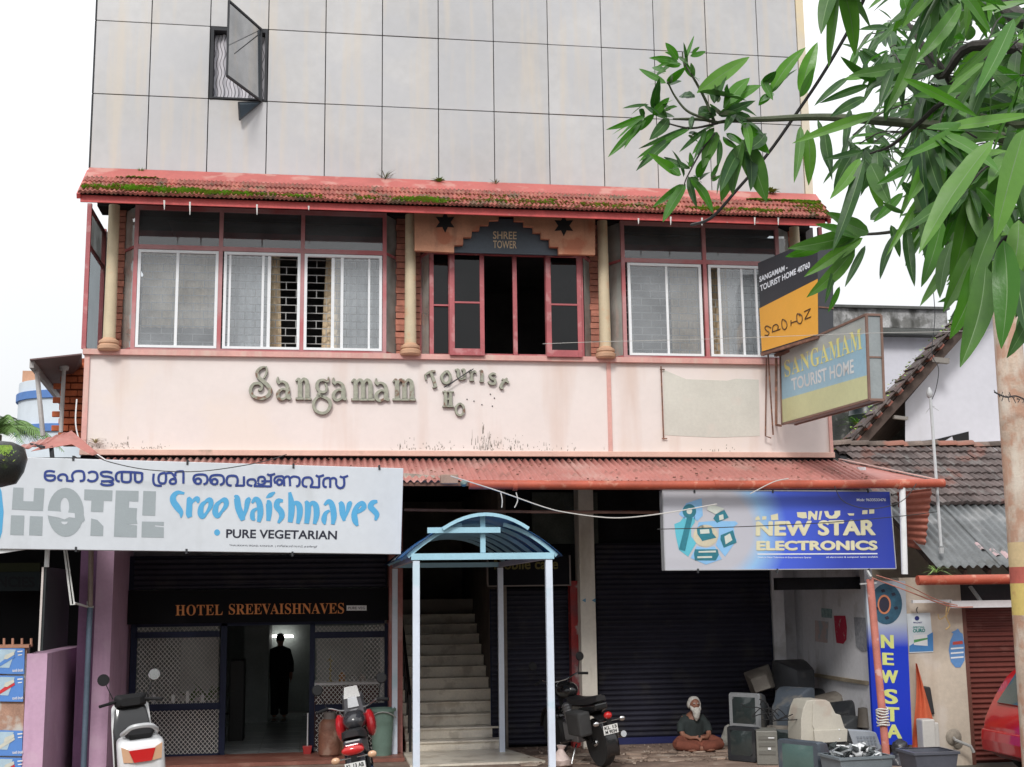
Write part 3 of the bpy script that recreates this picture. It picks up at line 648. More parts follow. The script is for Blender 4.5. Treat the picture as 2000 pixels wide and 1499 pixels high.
# rolled down part of the shutter and the fascia board with raised letters
def slats(px0, px1, y0, y1, Y, par, name='slat', m=None, yref=1300, n=None, dz=.078, hous=True):
    x0, x1 = P(px0, yref, Y).x, P(px1, yref, Y).x; xm = (px0+px1)/2; z1, z0 = P(xm, y0, Y).z, y1 if isinstance(y1, float) and y1 < 5 else P(xm, y1, Y).z
    k = n or max(1, round((z1-z0)/dz)); d = (z1-z0)/k; m0 = None; w = x1-x0
    for i in range(k):
        if m0 is None:
            q = MB(); pr = []; N_ = 6
            for a in range(N_+1):
                t_ = a/N_; pr.append((t_*d*.9, -.022*math.sin(math.pi*t_)-.002))
            q.grid(lambda u, v: ((u-.5)*w, pr[round(v*N_)][1], pr[round(v*N_)][0]), 1, N_)
            q.box(-w/2, w/2, -.001, .004, d*.9, d); m0 = q.build(name, m or M['navy'], par, smooth=True, loc=(0,0,0)); o = m0
        else: o = m0.copy(); C.objects.link(o)
        o.location = Vector(((x0+x1)/2, Y+R_.uniform(-.001,.001), z0+i*d))-ORG[par.name]
b = MB(); b.pb(252, 1085, 756, 1150, 19.5, .05); sh = b.build('half_open_shutter', M['navyf'], HB); slats(256, 752, 1088, 1150, 19.46, sh)
b = MB(); b.pb(250, 1151, 760, 1216, 19.42, .08); nb = b.build('shop_board', mat('black_board', (.006,.006,.008), spec=.12, rough=.6, var=.1), HB)
goldm = mat('brass_letter', (.75,.28,.08), rough=.5, var=.15)
SERIF = {'H':'I-I','O':'O'}
def serif_text(mb, s, quad, un, bold=.012):
    """plain glyphs with slab feet added at the stem ends"""
    lettering(mb, s, quad, un, bold=bold)
tx1 = MB(); un = lambda x, y: P(x, y, 19.405)
lettering(tx1, serif('HOTEL'), ((343,1182),(435,1181),(435,1202),(343,1203)), un, spacing=1.05); lettering(tx1, serif('SREEVAISHNAVES'), ((447,1180),(672,1178),(672,1199),(447,1201)), un)
for x in (345,357,391,405,421,351): tx1.poly([un(x-3,1182),un(x+4,1182),un(x+4,1183.4),un(x-3,1183.4)]) if 0 else None
for x, w in (): 
    tx1.poly([P(x-w/2,1203.5,19.404),P(x+w/2,1203.5,19.404),P(x+w/2,1202.2,19.404),P(x-w/2,1202.2,19.404)])
tx1.build('lettering', goldm, nb)
b = MB(); b.prism([P(677,1183,19.41),P(716,1183,19.41),P(716,1193,19.41),P(677,1193,19.41)],(0,.005,0)); b.build('small_plate', M['white'], nb)
b = MB(); lettering(b, 'PURE VEG', ((680,1185.5),(713,1185.5),(713,1190.5),(680,1190.5)), lambda x,y: P(x,y,19.403)); b.build('small_lettering', M['black'], nb)
# grille with diamond mesh
b = MB(); Yg = 19.56
for px0, px1, y0, y1 in ((252,264,1218,1482),(429,441,1218,1482),(604,614,1218,1480),(751,762,1218,1480),(265,429,1234,1246),(615,751,1234,1246),(265,429,1375,1388),(615,751,1375,1388),(265,429,1474,1481),(615,751,1472,1479),(265,751,1216,1222)):
    b.pb(px0, y0, px1, y1, Yg, .05)
gf = b.build('grille_gate', M['navyf'], HB)
def lattice(px0, px1, y0, y1, par, pitch=.062, Y=Yg+.02):
    xm, ym = (px0+px1)/2, (y0+y1)/2; x0, x1, z0, z1 = P(px0,ym,Y).x, P(px1,ym,Y).x, P(xm,y1,Y).z, P(xm,y0,Y).z; b = MB(); k = 1.12
    for s, dy in ((1,0),(-1,.004)):
        c = -((z1-z0)/k+.1)
        while c < (x1-x0)+(z1-z0)/k:
            pts = []
            # line: x = x0 + c + t/k*s..., param by z
            if s == 1: f = lambda z: x0+c+(z-z0)/k
            else: f = lambda z: x0+c+(z1-z)/k
            za, zb = z0, z1; n = 24; seg = [(f(z0+(z1-z0)*i/n), z0+(z1-z0)*i/n) for i in range(n+1)]
            seg = [q for q in seg if x0 <= q[0] <= x1]
            if len(seg) > 1: b.bar((seg[0][0],Y+dy,seg[0][1]), (seg[-1][0],Y+dy,seg[-1][1]), .0062, .004, up=(0,1,0))
            c += pitch
    return b.build('mesh_panel', mat('galvanised_mesh', (.75,.74,.70), rough=.4, var=.15, metal=.0), par)
for q in ((265,429,1222,1234),(265,429,1246,1375),(265,429,1388,1474),(615,751,1222,1234),(615,751,1246,1375),(615,751,1388,1472)): lattice(*q, gf)
# ------------------------------------------------------------------ stairs
st = MB(); st.box(XS0, XS1, 22.9, 24.6, FZ, FZ+.16*14); stair = st.build('staircase', mat('stair_core', (.25,.22,.19)), HB)
Y0 = 19.45; rise, tread = .165, .29; m0 = None
for i in range(13):
    if m0 is None:
        q = MB(); w = (XS1-XS0)/2; q.box(-w, w, .012, tread, 0, rise-.03); q.box(-w-.0, w, -.02, tread, rise-.03+.001, rise); m0 = q.build('step', M['marble'], stair, loc=(0,0,0), bevel=.004); o = m0
    else: o = m0.copy(); C.objects.link(o)
    o.location = Vector(((XS0+XS1)/2+.004*(i%2), Y0+i*tread, FZ+i*rise))-ORG[stair.name]
b = MB(); b.prism([(XS0-.05,17.9,FZ),(XS1+.38,17.9,FZ),(XS1+.05,19.44,FZ),(XS0-.05,19.44,FZ)], (0,0,.03)); b.build('marble_landing', M['marble'], stair)
b = MB()
for i in range(0, 13): pass
rail = mat('black_rail', (.012,.012,.013), rough=.35, var=.1)
def railing(x, name):
    b = MB(); y0, z0 = Y0-.05, FZ+.03
    b.bar((x,y0,z0),(x,y0,z0+.82), .04); b.bar((x,y0,z0+.8),(x,y0+3.0,z0+.8+3.0*rise/tread), .045)
    b.bar((x,y0,z0+.45),(x,y0+3.0,z0+.45+3.0*rise/tread), .02)
    for i in range(1, 10): b.bar((x,y0+i*.33,z0+i*.33*rise/tread+.05),(x,y0+i*.33,z0+.8+i*.33*rise/tread), .022)
    return b.build(name, rail, stair)
railing(XS1+.03, 'railing'); railing(XS0+.06, 'railing')
# ------------------------------------------------------------------ phone shop, pillars and the big shutter
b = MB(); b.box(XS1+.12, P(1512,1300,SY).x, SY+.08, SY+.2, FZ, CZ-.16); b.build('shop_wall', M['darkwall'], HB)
b = MB(); b.pb(1040, 962, 1168, 1062, SY-.05, .12); b.build('upper_wall_patch', mat('greenish_wall', (.06,.07,.062), rough=.9, var=.4, sc=3), HB)
b = MB(); b.pb(958, 1150, 1116, 1452, SY+.04, .03); sh2 = b.build('phone_shop_shutter', M['navyf'], HB)
slats(960, 1113, 1150, FZ+.04, SY, sh2)
b = MB(); b.pb(1167, 1110, 1511, 1452, SY+.04, .03); sh3 = b.build('wide_shutter', M['navyf'], HB)
slats(1168, 1508, 1060, FZ+.10, SY, sh3)
b = MB(); x0, x1 = P(1168,1400,SY).x, P(1508,1400,SY).x; b.box(x0, x1, SY-.03, SY+.03, FZ, FZ+.10); b.build('bottom_rail', mat('blue_rail', (.02,.025,.10), rough=.4), sh3)
b = MB(); X0, X1_ = P(1134,1200,19.3).x, P(1164,1200,19.3).x; b.box(X0, X1_, 19.3, 19.65, FZ, CZ-.16); b.build('cream_pillar', M['cpillar'], HB, bevel=.01)
bl_ = mat('blue_mark', (.12,.30,.45))
b = MB(); 
for x in (1141, 1160): b.prism([P(x-4,1173,19.29),P(x+3,1169,19.29),P(x+3,1177,19.29)], (0,.008,0))
b.build('arrow_mark', bl_, HB)
rm_ = mat('red_poster_paint', (.34,.02,.02), rough=.6, var=.3, sc=3, patch=(.42,.40,.38), pamt=.9, psc=5, pth=.56, stain=(.06,.05,.06), samt=.9, ssc=(1,1,2.2), sth=.5)
b = MB(); b.box(P(1115,1200,19.5).x, P(1136,1200,19.5).x, 19.5, 19.7, FZ, P(1125,1135,19.5).z); b.build('red_jamb', rm_, HB)
ms = thing('phone_shop_sign', P(1035, 1145, 19.35), 'dark framed phone shop board above the narrow shutter beside the stairs', 'sign')
b = MB(); b.pb(955, 1085, 1113, 1143, 19.38, .04); b.build('board', mat('phone_board', (.008,.008,.011), spec=.1, rough=.7), ms)
b = MB(); b.pb(952, 1143, 1116, 1145.5, 19.36, .08); b.pb(951, 1085, 953.5, 1143, 19.36, .08); b.pb(1112, 1085, 1115, 1143, 19.36, .08); b.build('frame', mat('worn_frame', (.16,.13,.12), rough=.5), ms)
b = MB(); lettering(b, 'Mobile care', ((965,1092),(1090,1091),(1090,1112),(965,1113)), lambda x, y: P(x, y, 19.374), bold=.02); b.build('lettering', mat('dim_yellow', (.12,.10,.02)), ms)
# side wall with posters, recess at the right of the shutter
b = MB(); b.box(XRW, XRW+.12, 17.35, 20.4, FZ, CZ-.2); b.box(P(1512,1300,19.9).x, XRW, 20.1, 20.4, FZ, CZ-.2); b.build('white_side_wall', M['whitewall'], HB)
b = MB(); b.pb(1513, 1100, 1536, 1452, 19.72, .3); b.build('white_pillar', M['whitewall'], HB)
b = MB(); b.box(XRW-.05, XRW, 17.4, 20.1, P(1700,1331,17.4).z-.05, P(1700,1331,17.4).z); b.build('wall_ledge', mat('brown_ledge', (.30,.25,.18), rough=.8, var=.3), HB)
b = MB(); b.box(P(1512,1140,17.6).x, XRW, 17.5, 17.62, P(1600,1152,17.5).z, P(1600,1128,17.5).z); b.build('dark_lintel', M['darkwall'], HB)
# ------------------------------------------------------------------ awning of corrugated sheets
AYe = 16.62; az1 = P(1200, 899, FY-.07).z; az0 = P(1200, 941, AYe).z
ax0, ax1 = P(196, 892, FY).x, P(1640, 900, FY).x; bx1 = P(1832, 938, AYe).x
aw = thing('shop_awning', ((ax0+bx1)/2, 17.3, az0), 'long faded red corrugated awning running above the shopfronts under the pink band', 'awning')
rr = random.Random(3)
def corr(x0, x1, xa, xb, y1, y0, z1, z0, amp=.019, per=.092, rag=.03, m=None, name='corrugated_sheet', par=None, lift=0):
    n = max(6, int((x1-x0)/per*6)); jag = [rr.uniform(0, rag) for _ in range(n+1)]
    def fn(u, v):
        x = (x0+(x1-x0)*u)*(1-v)+(xa+(xb-xa)*u)*v; k = jag[int(round(u*n))]*v if v > .99 else 0
        xw = x0+(x1-x0)*u
        return (x, y1+(y0-y1)*v+k, z1+(z0-z1)*v+lift+amp*math.sin(xw/per*6.283))
    b = MB(); b.grid(fn, n, 3); o = b.build(name, m or M['corr'], par, smooth=True, ang=180)
    sd_ = o.modifiers.new('thick', 'SOLIDIFY'); sd_.thickness = .004; return o
xs = ax0; k = 0
while xs < ax1-.2:
    w = .93; x2 = min(ax1, xs+w+.05); 
    corr(xs, x2, xs, x2, FY-.03, AYe+rr.uniform(-.02,.05), az1+.0, az0, par=aw, lift=.004*(k % 2)); xs += w; k += 1
# hip end piece
corr(ax1-.02, ax1+.02, ax1-.02, bx1+.02, FY-.03, AYe, az1, az0, par=aw, per=.3, amp=.006, rag=0)
b = MB(); h0, h1 = Vector((ax1+.0,FY-.03,az1+.03)), Vector((bx1+.05,AYe,az0+.02)); b.bar(h0, h1, .10, .012); b.build('ridge_cap', mat('faded_ridge', (.62,.40,.36), rough=.6, var=.15), aw)
# side slope behind the hip
sm = mat('side_sheet', (.40,.13,.09), rough=.6, var=.2, sc=2)
qa, qb, qc, qd = P(1752,962,16.7), P(1820,954,16.65), P(1806,1076,17.0), P(1764,1066,17.4)
def sfn(u, v):
    p = (qa*(1-u)+qb*u)*(1-v)+(qd*(1-u)+qc*u)*v; return p+Vector((0,.02*math.sin(v*6.283*9),0))
b = MB(); b.grid(sfn, 4, 54); o = b.build('side_sheet', sm, aw, smooth=True, ang=180); q = o.modifiers.new('s', 'SOLIDIFY'); q.thickness = .005
b = MB(); g0, g1 = P(916, 947, 16.48), P(1843, 944, 16.48); pts = [g0.lerp(g1, i/8)+Vector((0,0,-.018*math.sin(math.pi*i/8))) for i in range(9)]
b.tube(pts, .062, 12); gt = b.build('gutter_pipe', M['gutter'], aw, smooth=True)
b = MB()
for px in (1001, 1385, 1752): c = g0.lerp(g1, (px-916)/(1843-916))+Vector((0,0,-.015)); b.lathe([(.068,-.03),(.07,-.028),(.07,.028),(.068,.03)], c, 12, (1,0,0))
b.build('pipe_bracket', M['gutter'], gt, smooth=True)
b = MB(); b.bar((ax0,AYe+.06,az0-.03),(bx1,AYe+.06,az0-.03), .05, .05); b.bar((BL,17.3,az0+.11),(BR+.4,17.3,az0+.11), .05, .05); b.build('awning_rail', M['rust'], aw)
b = MB()
for i in range(9): x = BL+.3+i*1.3; b.bar((x,FY,az1-.06),(x,AYe+.05,az0-.04), .045, .05)
b.build('awning_rafter', M['dark'], aw)
# rusty fixing screws and litter on the sheets
b = MB()
for _ in range(170):
    u = rr.random(); v = rr.random(); x = ax0+(ax1-ax0)*u; p = Vector((x, FY-.03+(AYe-FY)*v, az1+(az0-az1)*v+.018)); s = rr.uniform(.006,.016); b.ob(p, (s,0,0),(0,s,0),(0,0,s*.5))
q = b.build('awning_debris', M['rust'], aw); q['kind'] = 'stuff'
# old pole beam under the awning
b = MB(); b.tube([P(790,996,17.7), P(1040,1000,17.7), P(1286,1001,17.7)], .022, 8); tag(b.build('rusty_crossbar', mat('salmon_pipe', (.36,.22,.18), rough=.6, var=.3, sc=6)), 'thin rusty pipe running level under the awning above the blue canopy', 'pipe')
# white downpipe at the sign's right end
b = MB(); b.tube([P(1762,950,16.5), P(1767,1122,16.5)], .044, 12); tag(b.build('downpipe', M['white'], smooth=True), 'short white drain pipe hanging from the red gutter right of the blue sign', 'pipe')
# ------------------------------------------------------------------ the long white hotel sign
HY = 16.3
def zq(u, v): return (u/3.258, 640+v/3.258)
def zp(u, v): return (u/2.439, 860+v/2.439)
UN = lambda Y: (lambda x, y: P(x, y, Y))
hs = thing('hotel_sign', P(390, 1080, HY), 'long white signboard reading HOTEL in grey and Sree Vaishnaves in light blue', 'sign')
signw = mat('sign_vinyl', (.60,.63,.67), rough=.35, var=.05, sc=1, bump=.02, stain=(.45,.47,.48), samt=.4, ssc=(3,3,.6), sth=.55)
q = [P(-30,891,HY), P(788,915,HY), P(783,1083,HY), P(-30,1072,HY)]
b = MB(); b.prism([q[0], q[3], q[2], q[1]], (0,.16,0)); b.build('board', signw, hs, bevel=.006)
un = UN(HY-.003); un2 = UN(HY-.005)
grey = mat('grey_letter', (.32,.36,.38), rough=.4, var=.04)
b = MB()
for poly in ([(85,1018),(150,1020),(147,1105),(213,1107),(218,1022),(283,1025),(273,1168),(75,1158)], [(70,1195),(155,1197),(150,1322),(65,1320)], [(190,1200),(272,1203),(268,1325),(185,1322)],
    [(537,1030),(716,1037),(713,1105),(660,1103),(656,1175),(578,1172),(582,1100),(535,1098)], [(580,1215),(620,1225),(658,1265),(655,1328),(575,1325)],
    [(737,1037),(882,1040),(880,1108),(822,1106),(820,1147),(872,1150),(868,1215),(874,1250),(808,1252),(872,1260),(870,1336),(724,1332)], [(912,1040),(992,1043),(987,1198),(905,1195)], [(903,1235),(1042,1237),(1042,1262),(985,1258),(985,1266),(1042,1272),(1042,1338),(900,1335)]):
    b.poly([un(*zq(*p)) for p in poly])
def ell(cx, cy, rx, ry, k, n=28): return [(cx+rx*math.cos(6.283*i/n), cy+ry*math.sin(6.283*i/n)) for i in range(n)]
oo = ell(418, 1176, 115, 156, 0); 
ii = [(412+(28 if True else 0)*math.cos(6.283*i/28), 1140+58*math.sin(6.283*i/28)) for i in range(28)]
for i in range(28):
    j = (i+1) % 28; b.poly([un(*zq(*oo[i])), un(*zq(*oo[j])), un(*zq(*ii[j])), un(*zq(*ii[i]))])
b.poly([UN(HY-.0036)(*zq(*p)) for p in ((524,1150),(540,1225),(528,1240),(505,1236))])
b.build('hotel_lettering', grey, hs)
b = MB(); b.poly([un2(*zq(*p)) for p in ((300,1166),(378,1172),(475,1182),(478,1212),(440,1208),(410,1222),(375,1210),(302,1196))])
b.poly([un2(*zq(*p)) for p in ((388,1236),(432,1236),(424,1250),(410,1254),(396,1250))]); b.build('letter_cut', signw, hs)
# brush lettering as tapered strokes
def strokes(lst, un_, par, name, m, w=7., k=5):
    b = MB()
    for s in lst:
        pts = crom([(x, y, ww) for x, y, ww in s], k); v = [un_(p.x, p.y) for p in pts]; n = len(v); L = []; Rr = []
        for i in range(n):
            t = (v[min(i+1,n-1)]-v[max(i-1,0)]).normalized(); nn = Vector((-t.z, 0, t.x)); ww = pts[i].z*.00658/2*w; dd = Vector((0,-.0001*i,0)); L.append(v[i]+nn*ww+dd); Rr.append(v[i]-nn*ww+dd)
        dy = Vector((0,-.00035*(lst.index(s) % 9),0))
        b.add([p+dy for p in L]+[p+dy for p in Rr], [(i, i+1, n+i+1, n+i) for i in range(n-1)])
    return b.build(name, m, par)
sky_b = mat('sky_blue_letter', (.085,.36,.62), rough=.4, var=.03)
def Z(l): return [(*zp(u, v), w) for u, v, w in l]
S_ = [
 [(878,255,.8),(868,252,1),(845,250,1.4),(826,268,1.9),(826,292,2.1),(845,320,2.2),(862,345,1.6),(862,370,.3)],
 [(893,288,.8),(902,282,1.8),(902,320,2),(900,350,2),(905,368,1.6)], [(904,310,.6),(925,285,1.2),(940,280,1.8),(944,300,.6)],
 [(985,290,1.),(962,310,1.6),(955,345,2),(965,365,1.6),(985,345,1),(1004,310,1.6),(1000,285,1.8),(980,290,1)],
 [(1055,288,1.),(1032,310,1.6),(1025,342,2),(1037,362,1.6),(1055,342,1),(1077,310,1.6),(1072,285,1.8),(1050,290,1)],
 [(1118,275,1.2),(1128,275,2),(1135,320,2.2),(1150,360,2.2),(1158,382,1.4)], [(1155,378,.8),(1172,330,1.4),(1180,290,1.8),(1192,276,1.)],
 [(1200,300,.8),(1218,280,1.6),(1235,300,2),(1240,350,2),(1232,390,1.2)], [(1225,325,.8),(1205,340,1.4),(1203,370,1.6),(1215,380,.6)],
 [(1270,295,1),(1280,300,2),(1282,340,2),(1278,385,1.4)], [(1268,275,.4),(1288,262,1.6),(1310,248,.5)],
 [(1348,290,1),(1325,290,1.8),(1318,315,2),(1338,340,2.1),(1342,365,1.8),(1325,395,.8)],
 [(1380,248,1),(1388,300,2.1),(1388,345,2.1),(1382,392,1.6)], [(1388,325,.8),(1405,300,1.4),(1424,310,2),(1428,350,2),(1418,398,1.2)],
 [(1456,290,1),(1466,310,2),(1466,350,2),(1460,398,1.6)], [(1466,330,.8),(1485,300,1.4),(1504,312,2),(1508,355,2),(1498,400,1.2)],
 [(1545,310,.8),(1565,292,1.6),(1582,310,2),(1590,360,2),(1585,402,1.2)], [(1570,335,.8),(1550,350,1.4),(1543,380,1.8),(1548,402,.6)],
 [(1618,295,1.2),(1628,310,2),(1632,350,2),(1640,385,1.)], [(1640,380,.6),(1655,340,1.2),(1665,305,1.8),(1676,296,.8)],
 [(1690,350,.9),(1718,335,1.4),(1734,318,1.8),(1725,300,1.6),(1702,315,1.6),(1688,350,2),(1692,385,2),(1704,408,.8)],
 [(1798,292,1),(1775,298,1.8),(1765,318,2),(1780,335,2),(1795,355,1.8),(1788,382,.8)]]
strokes([Z(s) for s in S_], un, hs, 'brush_lettering', sky_b, w=5.6)
b = MB(); b.poly([un(*zp(*p)) for p in ell(1034,440,14,15,0)]); b.poly([un(*p) for p in ((-30,930),(-8,935),(3,960),(7,1000),(4,1040),(-3,1062),(-30,1066))]); b.build('blue_dot', sky_b, hs)
blk = mat('black_letter', (.012,.014,.03), rough=.4, var=0, bump=0)
b = MB(); lettering(b, 'PURE VEGETARIAN', (zp(1078,424), zp(1606,432), zp(1604,474), zp(1077,466)), un, bold=.022); 
lettering(b, 'THALIKKAVU ROAD, KANNUR  |', (zp(1092,497), zp(1312,501), zp(1312,511), zp(1092,507)), un, bold=.0)
lettering(b, 'തളിക്കാവ് റോഡ്, കണ്ണൂർ', (zp(1320,498), zp(1512,502), zp(1512,515), zp(1320,511)), un, bold=.0)
b.build('black_lettering', blk, hs)
navl = mat('navy_letter', (.02,.045,.22), rough=.4, var=0, bump=0)
def za5(u, v): return (80+u/5.882, 905+v/5.882)
def zb6(u, v): return (370+u/6.06, 910+v/6.06)
G1 = [[(160,100),(105,90),(60,98),(46,130),(50,175),(85,198),(140,195),(160,168),(145,143),(60,142)], [(245,200),(205,190),(200,155),(230,131),(275,132),(300,160),(298,200)], [(290,202),(372,206)], [(372,206),(358,140),(390,98),(450,90),(488,106),(497,160),(488,195),(445,206)],
 [(540,115),(580,98),(625,105),(645,130),(645,175),(610,205),(560,205),(535,185)], [(820,112),(760,98),(700,105),(690,128),(720,150),(780,156),(822,175),(815,203),(690,208)], [(780,212),(825,228),(815,248),(760,254),(710,248),(685,230)],
 [(905,213),(868,195),(862,140),(890,107),(960,100),(1145,112),(1160,135),(1160,190),(1135,216),(1100,214),(1082,190),(1080,95)], [(930,105),(930,195),(955,216),(1010,216),(1030,190),(1030,112)],
 [(1295,120),(1290,200),(1305,245),(1340,258),(1388,260)], [(1400,235),(1362,222),(1350,180),(1358,140),(1385,118),(1430,118),(1436,180),(1425,225),(1395,234)], [(1430,118),(1490,112),(1520,135),(1545,180),(1545,228),(1500,236),(1480,215),(1500,185),(1545,180)], [(1545,150),(1545,115),(1565,98),(1620,94),(1636,110),(1636,235)]]
G2 = []
for dx, dy in ((0,0),(195,6)): G2 += [[(x+dx, y+dy) for x, y in q] for q in ([(130,165),(108,150),(75,162),(70,200),(100,214),(130,203),(135,170),(112,152)], [(66,205),(48,160),(66,115),(130,103),(190,112),(212,150),(205,200),(165,222)])]
G2 += [[(500,235),(455,225),(440,180),(455,130),(500,118),(550,125),(570,160),(565,215),(545,235)], [(540,236),(648,236)], [(645,240),(645,125)],
 [(745,240),(695,225),(688,185),(715,162),(765,165),(785,200),(768,240)], [(760,241),(968,246)], [(965,250),(965,118)], [(812,190),(820,142),(860,130),(890,150),(888,210),(835,224),(810,200)], [(850,184),(965,184)], [(920,98),(945,112),(985,105),(1014,96)],
 [(1075,165),(1050,165),(1035,200),(1055,225),(1090,214),(1095,180),(1072,160)], [(1020,212),(1005,170),(1025,135),(1075,125),(1112,140),(1122,242)], [(1120,150),(1150,128),(1182,140),(1192,242)], [(1190,150),(1230,128),(1290,140),(1305,180),(1295,230),(1262,246)],
 [(1395,250),(1350,238),(1338,195),(1355,150),(1400,138),(1440,150),(1455,200),(1430,250)], [(1425,252),(1538,256)], [(1535,260),(1535,140)], [(1495,113),(1525,128),(1560,122),(1592,110)],
 [(1625,256),(1590,240),(1585,190),(1600,155),(1650,145),(1665,170),(1665,260)], [(1665,160),(1705,145),(1735,165),(1738,225),(1770,262),(1815,255),(1832,215),(1828,150)], [(1780,124),(1810,138),(1850,130),(1878,118)]]
strokes([[(*za5(x, y), 1) for x, y in q] for q in G1]+[[(*zb6(x, y), 1) for x, y in q] for q in G2], UN(HY-.004), hs, 'malayalam_lettering', navl, w=4.3)
b = MB()
for x, y in ((143,896),(366,904),(573,911),(741,914),(148,1074),(364,1078),(571,1083)): c = P(x, y, HY-.01); b.box(c.x-.012, c.x+.012, HY-.012, HY+.18, c.z-.025, c.z+.035)
b.build('sign_clip', M['dark'], hs)
b = MB(); b.poly([P(-30,1085,HY+.05),P(50,1073.5,HY+.05),P(-30,1073,HY+.05)]); b.prism([P(-30,1086,HY+.04),P(52,1073.5,HY+.04),P(-30,1073,HY+.04)], (0,.03,0)); tag(b.build('lower_board', M['white']), 'white board edge peeping out below the left end of the long sign', 'board')
# ------------------------------------------------------------------ raised letters on the band
LY = 17.95
bs = thing('wall_lettering', P(740, 800, LY), 'raised grey green letters reading Sangamam Tourist Home, some fallen off, on the pink band', 'sign')
lm_ = mat('weathered_letter', (.33,.34,.27), rough=.6, var=.25, sc=20, bump=.2, patch=(.17,.08,.05), pamt=.9, psc=9, pth=.58)
lms = mat('letter_side', (.12,.11,.09), rough=.8, var=.3, sc=20)
def zl(u, v): return (400+u/3.03, 640+v/3.03)
def letter(stk, r=6.5, m=lm_, conv=zl, Y=LY, depth=.03, rs=1.):
    b = MB(); 
    for s in stk:
        pts = crom([P(*conv(q[0], q[1]), Y) for q in s], 5); ws = [q[2] if len(q) > 2 else 1. for q in s]; n = len(pts)
        rr_ = [ (ws[min(int(i/5), len(ws)-1)]*(1-(i % 5)/5)+ws[min(int(i/5)+1, len(ws)-1)]*((i % 5)/5))*r*.82*.00728/3.03*rs for i in range(n)]
        # flat-faced section: front chamfer, straight sides back to the wall
        L = len(b.v); N = n
        for i in range(n):
            t = (pts[min(i+1,n-1)]-pts[max(i-1,0)]).normalized(); nn = Vector((-t.z,0,t.x)); w = rr_[i]
            for a, d in ((-1,FY-.001-Y),(-1,.004),(-.72,0),(.72,0),(1,.004),(1,FY-.001-Y)): b.v.append(pts[i]+nn*a*w+Vector((0,d,0)))
        for i in range(n-1):
            for k in range(5): b.f.append([L+i*6+k, L+i*6+k+1, L+(i+1)*6+k+1, L+(i+1)*6+k]); b.m.append(1 if k in (0,4) else 0)
        for i in (0, n-1): b.f.append([L+i*6+k for k in range(6)]); b.m.append(1)
        Y -= .0009
    return b.build('letter', [m, lms], bs)
letter([[(358,232,.5),(330,240,1),(310,262,1.1),(315,290,1.2),(345,318,1.3),(375,345,1.3),(388,375,1.3),(372,405,1.2),(335,420,1.2),(292,410,1.1),(270,375,1.1),(285,338,1),(315,330,1),(338,345,.9),(332,368,.8),(315,368,.6)], [(362,228,.5),(366,262,.7),(350,300,.5)]], 11)
def la(x, y, s=1): return letter([[(x+5,y+5,.6),(x+10,y+28,1),(x+38,y+28,1),(x+60,y+45,1.4),(x+66,y+80,1.8),(x+66,y+118,1.8),(x+85,y+130,1)], [(x+64,y+80,.8),(x+35,y+72,1),(x+10,y+92,1.4),(x+8,y+118,1.4),(x+30,y+134,1.2),(x+62,y+118,.8)], [(x+8,y,.6),(x+4,y+25,1),(x+20,y+40,1)]], 9)
def ln(x, y, n=1):
    s = [[(x+4,y+22,.6),(x+20,y+8,1),(x+28,y+40,1.8),(x+28,y+118,1.8)], [(x+2,y+126,1),(x+50,y+126,1)]]
    for k in range(n): s += [[(x+30+44*k,y+35,.8),(x+48+44*k,y+10,1.2),(x+68+44*k,y+22,1.6),(x+72+44*k,y+60,1.8),(x+72+44*k,y+118,1.8)], [(x+55+44*k,y+127,1),(x+96+44*k,y+127,1)]]
    return letter(s, 9)
la(425,292); ln(535,295); 
letter([[(732,292,.6),(728,320,1),(700,310,1.1),(672,320,1.3),(664,350,1.4),(680,378,1.3),(712,380,1.1),(722,355,1),(712,330,.8)], [(690,382,.8),(668,398,1),(700,410,1.2),(735,430,1.4),(742,465,1.4),(720,500,1.3),(685,506,1.3),(652,485,1.3),(645,445,1.3),(668,412,1.1),(700,405,.8)]], 9)
la(755,296); ln(865,300,2); la(1008,300); ln(1110,300,2)
def small(stk, r=7): return letter(stk, r)
small([[(1305,280,1),(1335,262,1.4),(1365,258,1.2)], [(1338,268,1.4),(1355,310,1.8),(1365,350,1.6)], [(1305,280,1),(1310,310,.8)], [(1350,356,.8),(1375,348,.8)]])
small([[(1425,262,1.4),(1402,290,1.6),(1415,325,1.4),(1440,325,1.6),(1455,295,1.6),(1440,262,1.4),(1425,262,1.4)]])
small([[(1482,252,1),(1500,252,1.6),(1500,285,1.6),(1515,305,1.4),(1535,300,1.2)], [(1520,252,1),(1535,252,1.6),(1537,305,1.6)]])
small([[(1565,262,1),(1578,262,1.5),(1580,310,1.6)], [(1568,312,1),(1595,312,1)], [(1580,275,1),(1595,258,1.2),(1605,268,1)]])
small([[(1630,258,1),(1640,260,1.5),(1640,312,1.6)], [(1628,318,1),(1652,318,1)]])
small([[(1722,278,1),(1705,272,1.3),(1688,285,1.4),(1700,302,1.5),(1718,310,1.5),(1715,332,1.4),(1690,332,1.3),(1680,318,1)]])
small([[(1790,300,1),(1768,322,1.6),(1752,352,1.6),(1768,362,1)], [(1760,305,1),(1800,325,1.2)]])
small([[(1415,385,1),(1425,385,1.8),(1425,462,1.8)], [(1455,385,1.6),(1455,462,1.8)], [(1425,424,1),(1455,424,1)], [(1408,380,.8),(1475,380,.8)], [(1408,467,.8),(1475,467,.8)]])
small([[(1510,448,1.1),(1487,472,1.3),(1492,508,1.2),(1515,520,1.2),(1533,498,1.3),(1530,465,1.2),(1510,448,1.1)]])
b = MB(); b.tube([P(*zl(1415,355),LY-.02), P(*zl(1590,245),LY-.03)], .007); b.tube([P(*zl(1440,345),LY-.02), P(*zl(1575,250),LY-.03)], .006); b.build('loose_rod', M['dark'], bs)
b = MB()
